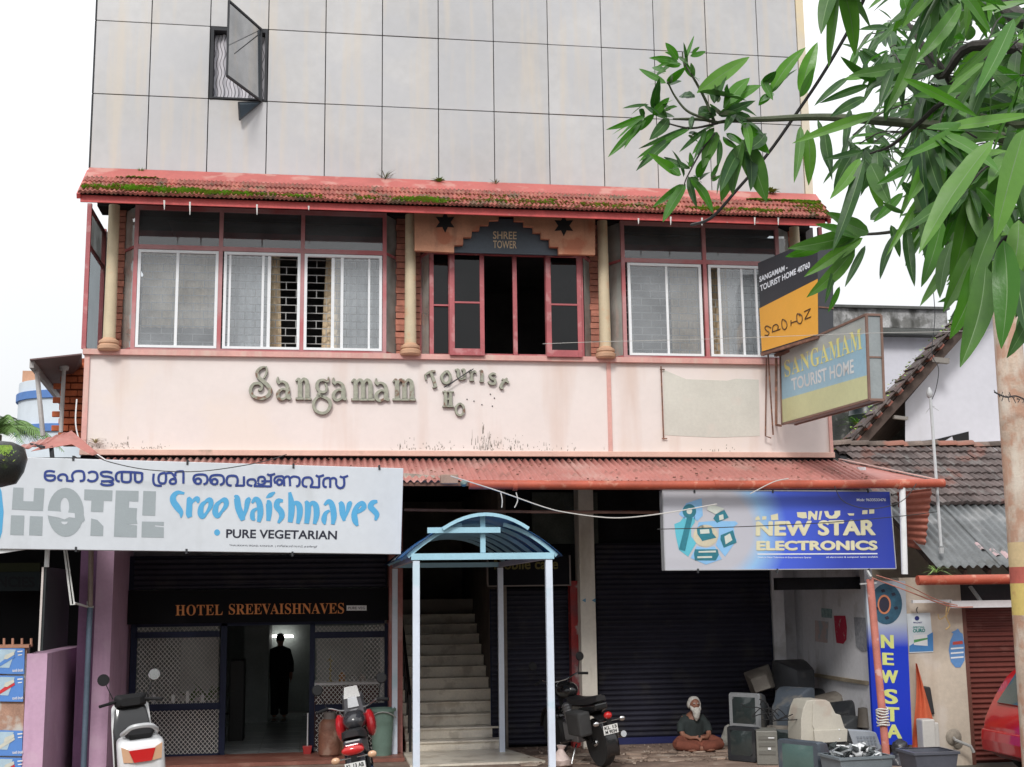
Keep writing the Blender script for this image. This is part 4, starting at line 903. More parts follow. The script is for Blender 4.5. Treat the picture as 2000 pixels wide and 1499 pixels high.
for u, v in ((1552,425),(1593,436),(1640,457),(1702,465),(1714,418),(1690,395)): c = P(*zl(u, v), FY-.006); b.lathe([(.010,0),(.008,.008)], c, 8, (0,-1,0))
b.build('fixing_stub', M['dark'], bs)
# ------------------------------------------------------------------ new star sign
NY = 16.72
ns = thing('electronics_sign', P(1520, 1112, NY), 'blue illuminated box sign reading NEW STAR ELECTRONICS with a wheel of appliances', 'sign')
blue = bpy.data.materials.new('blue_vinyl'); blue.use_nodes = True; t = blue.node_tree; bb_ = t.nodes['Principled BSDF']; bb_.inputs['Roughness'].default_value = .3
gp = t.nodes.new('ShaderNodeNewGeometry'); sx = t.nodes.new('ShaderNodeSeparateXYZ'); t.links.new(gp.outputs['Position'], sx.inputs[0])
cxn, czn = P(1395, 1035, NY).x, P(1395, 1035, NY).z
cbx = t.nodes.new('ShaderNodeVectorMath'); cbx.operation = 'DISTANCE'; cbx.inputs[1].default_value = (cxn, NY, czn); t.links.new(gp.outputs['Position'], cbx.inputs[0])
mrn = t.nodes.new('ShaderNodeMapRange'); mrn.inputs[1].default_value = .35; mrn.inputs[2].default_value = 1.9; t.links.new(cbx.outputs['Value'], mrn.inputs[0])
cr = t.nodes.new('ShaderNodeValToRGB'); e = cr.color_ramp.elements; e[0].position = .12; e[0].color = (.50,.50,.56,1); e[1].position = .45; e[1].color = (.07,.13,.68,1)
a_ = e.new(.24); a_.color = (.30,.52,.80,1); a_ = e.new(1.0); a_.color = (.035,.06,.40,1); t.links.new(mrn.outputs[0], cr.inputs[0])
# left third stays pale
mrx = t.nodes.new('ShaderNodeMapRange'); mrx.inputs[1].default_value = P(1400,1035,NY).x; mrx.inputs[2].default_value = P(1455,1035,NY).x; t.links.new(sx.outputs[0], mrx.inputs[0])
mxn = t.nodes.new('ShaderNodeMix'); mxn.data_type = 'RGBA'; mxn.inputs[6].default_value = (.52,.52,.57,1); t.links.new(mrx.outputs[0], mxn.inputs[0]); t.links.new(cr.outputs[0], mxn.inputs[7]); t.links.new(mxn.outputs[2], bb_.inputs['Base Color'])
q = [P(1294,958,NY), P(1738,960,NY), P(1750,1111,NY), P(1299,1114,NY)]
b = MB(); b.prism([q[0], q[3], q[2], q[1]], (0,.15,0)); b.build('board', blue, ns)
b = MB(); 
for a, c in ((q[0], q[1]), (q[1], q[2]), (q[2], q[3]), (q[3], q[0])): b.bar(a+Vector((0,.07,0)), c+Vector((0,.07,0)), .155, .012, up=(0,0,1)) if abs((a-c).x) > 1 else b.bar(a+Vector((0,.07,0)), c+Vector((0,.07,0)), .012, .155, up=(0,1,0))
b.build('box_frame', mat('sign_box_metal', (.42,.43,.45), rough=.4, var=.1), ns)
yl = mat('pale_yellow_letter', (.70,.66,.45), rough=.4, var=.02, bump=0); un = UN(NY-.004)
def z5(u, v): return (1200+u/2.857, 880+v/2.857)
b = MB()
for k_, (sx_, sy_) in enumerate(((-1.5,0),(0,-.8),(0,.8),(1.5,0),(0,0))):
    un_k = (lambda k_, sx_, sy_: (lambda x, y: P(x+sx_, y+sy_, NY-.004-.0012*k_)))(k_, sx_, sy_)
    lettering(b, 'NEW STAR', (z5(794,398), z5(1453,388), z5(1456,473), z5(792,477)), un_k, bold=.02, spacing=1.05); lettering(b, 'ELECTRONICS', (z5(796,507), z5(1463,505), z5(1465,556), z5(796,558)), un_k, bold=.02, spacing=1.06)
b.build('lettering', yl, ns)
# upper row, a torn line of block letters that has mostly peeled away
b = MB()
for poly in ([(788,375),(805,365),(815,388),(786,390)], [(825,368),(848,368),(848,386),(825,388)], [(872,362),(912,352),(915,388),(875,390)], [(1018,345),(1070,345),(1075,378),(1050,380),(1022,372)], [(1082,340),(1096,338),(1118,360),(1122,338),(1134,338),(1130,388),(1116,388),(1100,365),(1094,388),(1080,386)], [(1145,340),(1160,338),(1150,388),(1138,388)], [(1170,340),(1192,338),(1200,362),(1215,366),(1228,355),(1228,338),(1260,336),(1260,362),(1240,380),(1200,382),(1180,370)], [(1300,352),(1338,352),(1336,364),(1310,364)], [(1384,335),(1412,333),(1412,355),(1382,357)], [(1422,330),(1450,330),(1450,352),(1422,354)]):
    b.poly([un(*z5(*p)) for p in poly])
b.build('torn_lettering', yl, ns)
wh = mat('white_letter', (.74,.78,.84), rough=.4, var=0, bump=0)
b = MB(); lettering(b, 'Mob: 9633533476', (z5(1352,268), z5(1515,268), z5(1515,284), z5(1352,284)), un, bold=.02)
b.poly([un(*z5(*p)) for p in ((798,576),(1468,573),(1468,580),(798,583))]); lettering(b, 'Deals in New Television & Entertainment Spares', (z5(800,593), z5(1098,593), z5(1098,604), z5(800,604)), un, bold=.01); lettering(b, 'all electronics & computer items available', (z5(1182,592), z5(1470,590), z5(1470,601), z5(1182,603)), un, bold=.01)
b.build('small_lettering', wh, ns)
# wheel of appliances: five sectors round a round centre
def z6(u, v): return (1290+u/8.329, 940+v/8.329)
cyan = mat('cyan_print', (.12,.50,.62), rough=.4, var=.06); lb = mat('light_blue_print', (.26,.52,.82), rough=.4, var=.06); tl2 = mat('teal_print', (.03,.20,.26), rough=.4, var=.2); pk = mat('pale_print', (.62,.66,.60), rough=.4, var=.08)
b = MB(); b.poly([un(*z6(*p)) for p in ((225,700),(320,660),(400,560),(560,560),(560,670),(500,760),(500,900),(580,1010),(450,1230),(300,1120),(250,900))]); b.build('wheel_sector', cyan, ns)
b = MB()
for poly in ([(300,540),(420,360),(670,280),(690,560),(600,650),(480,560),(400,620)], [(620,670),(840,650),(1220,655),(1260,690),(1180,760),(600,760)], [(950,760),(1190,760),(1210,900),(1240,960),(1050,1230),(900,1040),(950,900)], [(590,1060),(740,1090),(880,1060),(1000,1270),(740,1360),(490,1250)]):
    b.poly([un(*z6(*p)) for p in poly])
b.build('wheel_sector', lb, ns)
un3 = UN(NY-.007)
b = MB(); b.poly([un(*z6(*p)) for p in ell(735,890,200,180,0)]); b.build('wheel_centre', mat('sand_print', (.62,.56,.42), rough=.4), ns)
b = MB()
for poly in (ell(470,490,110,115,0), [(430,600),(520,600),(400,1140),(300,1110)], [(590,770),(830,770),(850,850),(910,920),(680,975),(600,860)], [(560,1110),(930,1110),(950,1200),(900,1290),(560,1290),(545,1180)], [(900,540),(1040,470),(1110,590),(920,680),(860,610)], [(980,880),(1180,800),(1240,1000),(1030,1085),(975,950)]): b.poly([un3(*z6(*p)) for p in poly])
b.build('appliance_print', tl2, ns)
un4 = UN(NY-.010); b = MB()
for poly in (ell(470,490,45,48,0), [(770,410),(860,385),(1040,450),(900,540),(760,470)], [(640,790),(790,780),(800,850),(650,860)], [(600,1225),(840,1220),(840,1250),(600,1255)], [(1040,900),(1130,850),(1170,960),(1060,1030)], [(620,1140),(900,1130),(905,1160),(620,1165)], [(950,560),(1020,540),(1030,620),(960,640)]): b.poly([un4(*z6(*p)) for p in poly])
b.build('appliance_highlight', pk, ns)
b = MB()
for x in (1356,1509,1695): c = P(x, 960, NY); b.box(c.x-.012,c.x+.012,NY-.012,NY+.02,c.z-.02,c.z+.03)
for x in (1363,1518,1697): c = P(x, 1114, NY); b.box(c.x-.012,c.x+.012,NY-.012,NY+.02,c.z-.04,c.z+.02)
b.build('sign_clip', M['dark'], ns)
# ------------------------------------------------------------------ projecting signs: they stand out from the wall towards the street
def proj_sign(name, label, Yf, Yn, TL, TR, BR_, BL_, thick):
    A = P(*TL, Yf); Dn = P(*BL_, Yf); Bn = P(*TR, Yn); x0, x1 = A.x, Bn.x
    e = Vector((x1-x0, Yn-Yf, 0)).normalized(); n = Vector((-e.y, e.x, 0)); n = n if n.x < 0 else -n
    return e, n, A
def UNp(o, n): return lambda x, y: PN(x, y, o, n)
# black and amber sign
e, n, A = proj_sign('', '', 17.6, 16.2, (1480,514), (1596,466), (1600,655), (1487,689), .2)
s1 = thing('amber_sign', P(1487,689,17.6), 'black and amber projecting sign reading SANGAMAM TOURIST HOME 40760 and SPOT ON', 'sign')
u0 = UNp(A, n); cn_ = [u0(1480,514), u0(1597,464), u0(1598,655), u0(1488,689)]; back = -n*.26
blkp = mat('charcoal_print', (.045,.047,.055), rough=.35, var=.06); amb = mat('amber_print', (.80,.40,.06), rough=.35, var=.04)
b = MB(); b.prism(cn_, back); b.build('box', blkp, s1, bevel=.004)
uf = UNp(A+n*.003, n); um = UNp(A+n*.006, n)
b = MB(); b.poly([uf(1483,603), uf(1597,545), uf(1598,653), uf(1488,687)]); b.build('amber_panel', amb, s1)
b = MB(); lettering(b, 'SANGAMAM -', ((1483,541),(1538,516),(1538,527),(1483,552)), uf, bold=.03); lettering(b, 'TOURIST HOME 40760', ((1484,558),(1582,511),(1582,523),(1485,570)), uf, bold=.025); b.build('white_lettering', wh, s1)
b = MB()
def thin(strk, m=None):
    for s in strk: 
        pts = crom([um(*q) for q in s], 5); b.tube(pts, .009, 5)
thin([[(1506,641),(1498,637),(1494,641),(1497,646),(1502,650),(1500,655),(1494,655)], [(1508,649),(1524,643)], [(1509,648),(1510,638),(1516,634),(1520,638),(1519,644)], [(1534,628),(1529,624),(1527,630),(1528,640),(1533,644),(1537,638),(1536,630),(1532,625)], [(1545,626),(1545,637)], [(1545,631),(1557,627)],
      [(1563,617),(1558,613),(1556,620),(1558,630),(1564,632),(1567,625),(1566,617),(1561,613)], [(1572,624),(1584,619)], [(1572,624),(1583,603)], [(1571,609),(1583,603)]])
b.build('spot_on_lettering', mat('brown_letter', (.10,.05,.02)), s1)
b = MB(); 
for a, c in ((u0(1598,600)+back*.02, u0(1598,600)+back*.98),): b.bar(a, c, .02, .02)
b.bar(cn_[2]+Vector((0,0,-.03)), cn_[3]+Vector((0,0,-.03)), .04, .04); b.bar(cn_[2]+back*.9+Vector((0,0,-.03)), cn_[3]+back*.9+Vector((0,0,-.03)), .04, .04); b.bar(cn_[2]+Vector((0,0,-.03)), cn_[2]+back+Vector((0,0,-.03)), .04, .04)
b.build('angle_frame', M['rust'], s1)
# blue and yellow sign under it
e, n, A = proj_sign('', '', 17.6, 14.9, (1525,689), (1692,615), (1698,782), (1527,828), .2)
s2 = thing('tourist_home_sign', P(1527,828,17.6), 'faded blue and yellow projecting light box reading SANGAMAM TOURIST HOME', 'sign')
u0 = UNp(A, n); cn_ = [u0(1524,689), u0(1692,615), u0(1698,781), u0(1528,829)]; back = -n*.2
fb_ = mat('faded_sky_print', (.30,.50,.62), rough=.35, var=.1, sc=1.5); yp = mat('faded_yellow_print', (.58,.60,.33), rough=.35, var=.08, sc=1.5); gp_ = mat('faded_top', (.42,.45,.43), rough=.35, var=.1)
b = MB(); b.prism(cn_, back); b.build('light_box', mat('box_backing', (.30,.33,.34), rough=.5), s2)
uf = UNp(A+n*.003, n); um = UNp(A+n*.006, n)
b = MB(); b.poly([uf(1526,690), uf(1691,618), uf(1692,650), uf(1526,716)]); b.build('top_strip', gp_, s2)
b = MB(); b.poly([uf(1526,716), uf(1692,650), uf(1694,733), uf(1527,781)]); b.build('blue_panel', fb_, s2)
b = MB(); b.poly([uf(1527,781), uf(1694,733), uf(1697,779), uf(1528,826)]); b.build('yellow_panel', yp, s2)
yl3 = mat('straw_letter', (.76,.72,.26), rough=.4, var=.05)
b = MB(); lettering(b, serif('SANGAMAM'), ((1531,706),(1681,641),(1684,682),(1533,738)), um, bold=0, spacing=1.1); b.build('yellow_lettering', yl3, s2)
b = MB(); lettering(b, 'TOURIST HOME', ((1545,740),(1667,701),(1668,729),(1547,764)), um, bold=.02); b.build('white_lettering', mat('pale_letter', (.66,.68,.68)), s2)
fr = mat('brown_angle', (.22,.13,.10), rough=.6, var=.2)
b = MB()
for a, c in ((cn_[0],cn_[1]),(cn_[1],cn_[2]),(cn_[2],cn_[3]),(cn_[3],cn_[0]),(cn_[1],cn_[1]+back),(cn_[2],cn_[2]+back),(cn_[1]+back,cn_[2]+back),(cn_[2]+back,cn_[3]+back)): b.bar(a, c, .03, .03)
m_ = (cn_[1]+cn_[2])/2; b.bar(m_, m_+back, .02, .02); b.build('angle_frame', fr, s2)
b = MB(); b.tube([P(1510,850,17.75), P(1500,690,17.6)], .012); b.tube([P(1497,700,17.9), P(1495,852,17.9), P(1506,856,17.9)], .011); b.tube([P(1516,700,17.6), P(1516,830,17.6)], .02); b.bar(P(1488,690,17.9), P(1500,690,17.55), .03); b.bar(P(1516,830,17.98), P(1525,832,17.6), .03)
b.build('wall_bracket', M['rust'], s2)
# ------------------------------------------------------------------ upright NEW STA sign
VY = 17.12
v_ = thing('upright_sign', P(1740, 1450, VY), 'tall narrow blue sign with NEW STAR in yellow letters stacked downward', 'sign')
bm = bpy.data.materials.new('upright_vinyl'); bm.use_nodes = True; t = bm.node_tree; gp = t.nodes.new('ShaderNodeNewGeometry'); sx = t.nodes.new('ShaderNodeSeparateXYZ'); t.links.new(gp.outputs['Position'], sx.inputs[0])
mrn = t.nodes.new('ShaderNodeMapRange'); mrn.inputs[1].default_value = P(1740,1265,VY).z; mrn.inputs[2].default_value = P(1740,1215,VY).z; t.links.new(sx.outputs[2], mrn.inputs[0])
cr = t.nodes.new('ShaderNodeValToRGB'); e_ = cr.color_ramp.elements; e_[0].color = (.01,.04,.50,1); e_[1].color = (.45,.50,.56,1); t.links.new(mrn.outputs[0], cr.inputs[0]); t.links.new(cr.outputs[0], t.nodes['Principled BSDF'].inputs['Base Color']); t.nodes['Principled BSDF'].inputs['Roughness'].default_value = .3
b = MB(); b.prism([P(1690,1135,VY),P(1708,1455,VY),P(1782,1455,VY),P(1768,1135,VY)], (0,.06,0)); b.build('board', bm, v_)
ylg = mat('lime_yellow_letter', (.62,.66,.22), rough=.4, var=.02, bump=0); un = UN(VY-.004)
b = MB()
for ch, x0, x1, y0, y1 in (('N',1720,1745,1240,1266),('E',1723,1745,1275,1299),('W',1719,1754,1309,1334),('S',1725,1753,1346,1375),('T',1728,1756,1381,1409),('A',1730,1761,1415,1442)):
    
    for k_, sx_ in enumerate((-1.3,0,1.3)): lettering(b, ch, ((x0+1+sx_,y0),(x1-1+sx_,y0+1),(x1+sx_,y1+1),(x0+2+sx_,y1)), UN(VY-.004-.0015*k_), bold=.02)
b.build('lettering', ylg, v_)
b = MB(); b.poly([un(*q) for q in ell(1731,1180,31,40,0)]); b.build('wheel_print', mat('dark_teal_print', (.03,.10,.16), rough=.4, var=.3, sc=12), v_)
b = MB(); b.poly([UN(VY-.007)(*q) for q in ell(1727,1181,13,19,0)]); b.build('wheel_ring', mat('orange_print', (.55,.20,.10), rough=.4), v_)
b = MB(); b.poly([UN(VY-.010)(*q) for q in ell(1727,1181,10,15,0)]); 
for a in (0.3, 1.5, 2.8, 4.4, 5.5): 
    c = (1731+20*math.cos(a), 1180+27*math.sin(a)); b.poly([UN(VY-.010)(c[0]+5*math.cos(k*1.57+.4), c[1]+4*math.sin(k*1.57+.4)) for k in range(4)])
b.build('wheel_detail', mat('navy_print', (.02,.02,.04)), v_)
# ------------------------------------------------------------------ right: tiled shop house
M['creamw'] = mat('cream_limewash', (.56,.48,.39), rough=.85, var=.12, sc=1.6, bump=.2, stain=(.40,.30,.22), samt=.6, ssc=(4,4,.5), sth=.54, patch=(.62,.56,.50), pamt=.6, psc=2, pth=.56)
M['oldtile'] = mat('weathered_tile', (.13,.10,.095), rough=.85, var=.3, sc=5, bump=.4, rnd=.35, patch=(.19,.08,.06), pamt=.6, psc=2, pth=.55, stain=(.26,.26,.25), samt=.6, ssc=(9,2,2))
M['tin'] = mat('grey_corrugated', (.15,.16,.165), rough=.6, var=.25, sc=2.5, bump=.1, stain=(.42,.42,.42), samt=.6, ssc=(2,2,2), sth=.56, patch=(.08,.08,.075), pamt=.6, psc=3, pth=.6)
M['brown'] = mat('brown_shutter', (.17,.045,.035), rough=.45, var=.15, sc=3, bump=.05, rnd=.12, patch=(.24,.10,.08), pamt=.5, psc=4, pth=.6)
sp = thing('tiled_shop', (10.2, 18, 0), 'low tiled shop house with cream wall and brown shutter at the right', 'building')
XN = P(1628, 880, 19.8).x; CY = 17.32
xw0, xw1 = P(1768, 1330, CY).x, P(1893, 1400, CY).x
b = MB(); b.box(xw0, xw1, CY, 19.9, 0, 2.62); b.box(xw1, 13, 17.6, 19.9, 0, 2.62) ; b.build('shop_wall', M['creamw'], sp)
b = MB(); b.box(XN, 13.6, 19.8, 24, 0, 4.2); b.build('back_wall', M['creamw'], sp)
b = MB(); b.box(xw1, 12.5, 17.50, 17.56, 0, 2.45); sb = b.build('brown_shutter', M['brown'], sp)
_x1 = P(2090,1300,17.47).x
z1 = P(1950, 1188, 17.47).z; n = 30; d = z1/n; m0 = None
for i in range(n):
    if m0 is None:
        q = MB(); w = _x1-xw1-.06
        q.grid(lambda u, v: (u*w, -.028*math.sin(math.pi*v), v*d*.8), 1, 5); q.box(0, w, -.001, .003, d*.8, d); m0 = q.build('slat', M['brown'], sb, smooth=True, loc=(0,0,0)); o = m0
    else: o = m0.copy(); C.objects.link(o)
    o.location = Vector((xw1+.06, 17.47, .02+i*d))-ORG[sb.name]
b = MB(); b.box(xw1, xw1+.06, CY+.0, 17.5, 0, z1+.1); b.build('shutter_guide', mat('brown_guide', (.14,.05,.035), rough=.6, var=.2), sb)
# roof: tin apron below, tiles above
zr, za, ze = HCAM+2.33, HCAM+1.25, HCAM+.30
Yr, Ya, Ye = 19.8, 18.05, 16.5
def tinfn(u, v):
    x = XN-.02+(13.2-XN)*u; return (x, Ya+(Ye-Ya)*v, za+(ze-za)*v+.028*math.sin(x/.135*6.283))
for k in range(5):
    x0 = XN-.02+k*.95; 
    def fn(u, v, x0=x0, k=k):
        x = x0+1.0*u; return (x, Ya+.12+(Ye-Ya-.12)*v+.0, za+.07+(ze-za-.07)*v+.005*(k % 2)+.022*math.sin(x/.125*6.283))
    b = MB(); b.grid(fn, 64, 3); o = b.build('tin_sheet', M['tin'], sp, smooth=True, ang=180); q = o.modifiers.new('s', 'SOLIDIFY'); q.thickness = .005
b = MB()
for _ in range(16):
    c = PZ(0,0,0) if False else None
pkm = mat('pink_splash', (.50,.36,.37), rough=.8, patch=(.2,.2,.2), pamt=1, psc=14, pth=.5)
b = MB()
for (u0_, v0_, w_) in ((1925,1096,18),(1948,1104,24)):
    Yq = 16.8; b.grid(lambda u, v: (lambda p: (p.x, p.y, p.z+.012+.028*math.sin(p.x/.150*6.283)))(P(u0_+(u-.5)*w_, v0_+(v-.5)*9+(u-.5)*8, Yq+.2*(1-v)) if False else Vector((P(u0_+(u-.5)*w_, 1090, 16.85).x, Ya+.12+(Ye-Ya-.12)*(.62+.10*(v-.5)+(u-.5)*.03+(v0_-1085)*.011), za+.07+(ze-za-.07)*(.62+.10*(v-.5)+(u-.5)*.03+(v0_-1085)*.011)))), 8, 2)
b.build('paint_splash', pkm, sp)
sl2 = math.atan2(zr-za, Yr-Ya); L2 = math.hypot(zr-za, Yr-Ya); rows = 8; tl2_ = L2/rows; tw2 = .235
tmm = tile_mesh(tw2, tl2_, amp=.022, name='tile2', waves=2, over=1.08, lip=.045); tmm.materials.clear(); tmm.materials.append(M['oldtile'])
for r in range(rows):
    for i in range(15):
        x = XN+.1+i*tw2+(.5*tw2 if r % 2 else 0)
        o = bpy.data.objects.new('roof_tile', tmm); C.objects.link(o); o.parent = sp
        t_ = r/rows; o.location = Vector((x, Yr+(Ya-Yr)*t_, zr+(za-zr)*t_+R_.uniform(0,.01)))-ORG[sp.name]; o.rotation_euler = (sl2+R_.uniform(-.03,.03), R_.uniform(-.04,.04), R_.uniform(-.04,.04))
rt = mat('ridge_tile', (.17,.13,.11), rough=.9, var=.4, sc=4, bump=.4, rnd=.4, patch=(.34,.14,.10), pamt=.8, psc=1.6, pth=.55)
m0 = None
for i in range(12):
    if m0 is None:
        q = MB(); q.grid(lambda u, v: (u*.34, -.13*math.cos(math.pi*v), .09*math.sin(math.pi*v)+.02*u), 2, 8); m0 = q.build('ridge_tile', rt, sp, smooth=True, loc=(0,0,0)); o = m0
    else: o = m0.copy(); C.objects.link(o)
    o.location = Vector((XN-.05+i*.31, Yr+.02, zr+.02+R_.uniform(0,.02)))-ORG[sp.name]; o.rotation_euler = (0, R_.uniform(-.03,.03), R_.uniform(-.05,.05))
b = MB(); b.prism([(XN, Yr, zr-.03), (XN, Ya, za-.02), (XN, Ya, za-.10), (XN, Yr, zr-.12)], (5,0,0)); b.build('roof_boarding', M['dark'], sp)
b = MB()
for j in range(14): x = XN+.1+j*.36; b.bar((x, Yr, zr-.16), (x, Ye+.1, ze-.08), .05, .08)
b.build('rafters', mat('old_timber', (.07,.05,.04), rough=.9, var=.3), sp)
# red rain gutter
b = MB(); ga, gb = P(1792, 1134, 16.4), P(2060, 1130, 16.4); b.tube([ga, ga.lerp(gb,.5), gb], .068, 12); b.build('red_gutter', M['gutter'], sp, smooth=True)
b = MB(); b.pb(1783, 1172, 1860, 1178, 17.1, .05); b.pb(1858, 1173, 2010, 1187, 17.05, .06); b.build('light_batten', M['white'], sp)
b = MB(); b.bar(P(1895,1146,17.3), P(1918,1178,17.1), .05, .03); b.build('stay', mat('grey_stay', (.4,.4,.4)), sp)
b = MB(); b.pb(1830, 1142, 2050, 1176, 17.45, .05); b.build('eave_shade', M['dark'], sp)  # dark strip painted for the shade under the eave
pipew = M['white']
b = MB(); b.tube([P(1817,775,17.0), P(1838,1068,16.6)], .022, 8); b.lathe([(.02,0),(.04,.02),(.045,.07),(.03,.12),(.01,.16)], P(1816,778,17.0), 10); b.lathe([(.03,-.08),(.04,0)], P(1838,1070,16.6), 8)
for a in range(5): b.tube([P(1819,793,17), P(1819,793,17)+Vector((math.cos(a*1.3)*.11, 0, -.07+.06*math.sin(a*2)))], .004, 4)
tag(b.build('service_pole', mat('grey_pipe', (.45,.46,.47), rough=.5, var=.15), smooth=True), 'slim grey pipe with an insulator on top in front of the tiled roof', 'pole')
b = MB(); b.tube(crom([P(1822,560,17), P(1826,620,17), P(1820,690,17), P(1833,720,17), P(1828,760,17), P(1818,785,17)]), .006, 5); tag(b.build('service_wire', M['dark']), 'loose dark wire dropping from the leaves to the slim grey pipe', 'wire')
# ------------------------------------------------------------------ gabled house behind
gh = thing('gabled_house', (13, 24, 0), 'white gabled house with a steep tiled verge, rising behind the tiled shop', 'building')
GYw = 22.6
gw = mat('bluish_whitewash', (.62,.62,.68), rough=.85, var=.06, sc=.8, bump=.1, stain=(.45,.44,.45), samt=.5, ssc=(1.5,1.5,.3), sth=.55)
b = MB(); b.prism([P(1768,905,GYw), P(1768,786,GYw), P(1906,626,GYw), P(2140,365,GYw), P(2140,905,GYw)], (2.4,4,0)); b.build('gable_wall', gw, gh)
b = MB(); b.prism([P(1797,862,GYw-.01),P(1830,858,GYw-.01),P(1892,843,GYw-.01),P(1893,868,GYw-.01),P(1865,868,GYw-.01),P(1860,852,GYw-.01),P(1838,866,GYw-.01)], (0,.009,0)); b.build('wall_opening', M['black'], gh)
gt_ = mat('verge_timber', (.085,.06,.05), rough=.9, var=.3, sc=4)
V0, V1 = P(1640, 882, 22.0), P(2140, 330, 22.0)
b = MB(); b.bar(V0+Vector((.15,.1,-.14)), V1+Vector((.15,.1,-.14)), .08, .16); b.build('verge_rafter', gt_, gh)
b = MB(); b.prism([V0, V1, V1+Vector((0,0,-.06)), V0+Vector((0,0,-.06))], (2.4,4,0)); b.build('roof_boarding', gt_, gh)
dv = (V1-V0).normalized(); Lv = (V1-V0).length; nv = Vector((-dv.z,0,dv.x)); nv = nv if nv.z > 0 else -nv
k = 0; s_ = 0; m0 = None
while s_ < Lv:
    if m0 is None:
        q = MB(); q.prism([Vector((0,0,0)), dv*.36, dv*.36+nv*.02, nv*.055], (0,.42,0)); q.prism([dv*.03-nv*.05, dv*.15-nv*.05, dv*.15-nv*.012, dv*.03-nv*.012], (0,.36,0)); m0 = q.build('verge_tile', M['oldtile'], gh, loc=(0,0,0)); o = m0
    else: o = m0.copy(); C.objects.link(o)
    o.location = V0+dv*s_+Vector((0,-.12+R_.uniform(-.02,.02),0))-ORG[gh.name]; s_ += .31
bt = mat('tile_underside', (.27,.10,.075), rough=.9, var=.3, sc=5); m0 = None
for i in range(int(Lv/.31)):
    if m0 is None: q = MB(); q.ob((0,0,0), dv*.06, (0,.22,0), nv*.02); m0 = q.build('tile_batten', bt, gh, loc=(0,0,0)); o = m0
    else: o = m0.copy(); C.objects.link(o)
    o.location = V0+dv*(.15+i*.31)+Vector((.03,.14,-.09))-ORG[gh.name]
b = MB(); b.bar(P(1818,703,22.1), P(1852,706,22.1), .10, .10); b.bar(P(1745,815,22.1), P(1772,818,22.1), .08, .06); b.build('purlin_end', mat('grey_timber', (.25,.23,.21)), gh)
b = MB(); rrm = random.Random(4)
for _ in range(260):
    p = V0+dv*rrm.uniform(0,Lv*.8)+nv*.05+Vector((0,rrm.uniform(-.1,.5),0)); s = rrm.uniform(.02,.05); a = rrm.uniform(0,6); b.add([p,p+Vector((math.cos(a),math.sin(a),.5))*s,p+Vector((-math.sin(a),math.cos(a),.6))*s],[(0,1,2)])
q = b.build('verge_moss', M['moss'], gh); q['kind'] = 'stuff'
# ------------------------------------------------------------------ flat roofed building far behind, and the dark mossy yard wall
fb2 = thing('flat_roofed_building', (15, 31, 0), 'pale flat roofed building with a black mildewed parapet behind the gable', 'building')
b = MB(); b.pb(1600, 652, 1960, 960, 30, 4); b.build('wall', gw, fb2)
mil = mat('mildewed_parapet', (.40,.40,.40), rough=.9, var=.4, sc=2, bump=.3, stain=(.06,.06,.055), samt=.95, ssc=(3.5,3.5,1.2), sth=.47, patch=(.10,.10,.09), pamt=.7, psc=3, pth=.52)
b = MB(); b.pb(1610, 602, 1850, 640, 29.9, .3); b.build('parapet', mil, fb2)
b = MB(); b.pb(1605, 641, 1858, 652, 29.6, .5); b.pb(1605, 597, 1855, 602, 29.8, .5); b.build('coping', mat('dark_coping', (.10,.105,.10), rough=.9, var=.3), fb2)
yw = mat('mossy_dark_wall', (.07,.075,.07), rough=.95, var=.5, sc=3, bump=.4, patch=(.22,.22,.21), pamt=.7, psc=5, pth=.56)
b = MB(); b.pb(1600, 800, 1775, 960, 25, .3); tag(b.build('yard_wall', yw), 'dark mossy wall below the projecting light box sign, behind the tiled roof', 'wall')
b = MB(); c = P(1692, 845, 24.2); b.lathe([(.30,0),(.33,.02),(.33,.1),(.345,.12),(.33,.14),(.33,.32),(.345,.34),(.33,.36),(.31,.5),(.16,.56),(.14,.60),(.13,.6)], c, 24); tag(b.build('water_tank', mat('black_plastic', (.02,.028,.032), rough=.35, var=.1), smooth=True), 'black plastic water tank partly hidden behind the projecting light box', 'tank')
# ferns
M['fern'] = mat('fern_green', (.14,.34,.04), rough=.7, var=.25, sc=10, bump=0)
M['spider'] = mat('pale_green_blade', (.30,.46,.14), rough=.6, var=.2, sc=10, bump=0)
def tuft(c, n, L, w, m, label, name='fern', cat='fern', seed=1, droop=.8, flat=1.):
    rr = random.Random(seed); b = MB()
    for _ in range(n):
        a = rr.uniform(0, 6.283); l = L*rr.uniform(.6,1); el = rr.uniform(.5,1.4); d = Vector((math.cos(a)*math.cos(el), math.sin(a)*math.cos(el)*flat, math.sin(el))); s = Vector((-math.sin(a), math.cos(a), 0))
        pts = []
        for k in range(6):
            t = k/5; p = Vector(c)+d*l*t+Vector((math.cos(a), math.sin(a)*flat, -1.1))*l*droop*t*t*.6; pts.append((p, w*math.sin(math.pi*(.12+.88*t))**.8*(1-t*.3)))
        L0 = len(b.v)
        for p, ww in pts: b.v += [p-s*ww/2, p+s*ww/2]
        for k in range(5): b.f.append([L0+2*k, L0+2*k+1, L0+2*k+3, L0+2*k+2]); b.m.append(0)
    return tag(b.build(name, m), label, cat)
tuft(P(1676,832,24), 26, .5, .05, M['fern'], 'bright green fern growing on the dark wall under the light box', seed=2)
tuft(P(1828,1120,16.5), 22, .36, .018, M['spider'], 'pale spiky plant sprouting from the right hand gutter', 'spiky_plant', 'plant', seed=5, droop=1.0)
tuft(P(858,357,17.95), 26, .16, .035, M['fern'], 'small fern rooted at the panel foot above the tiled roof, left of the middle', seed=6)
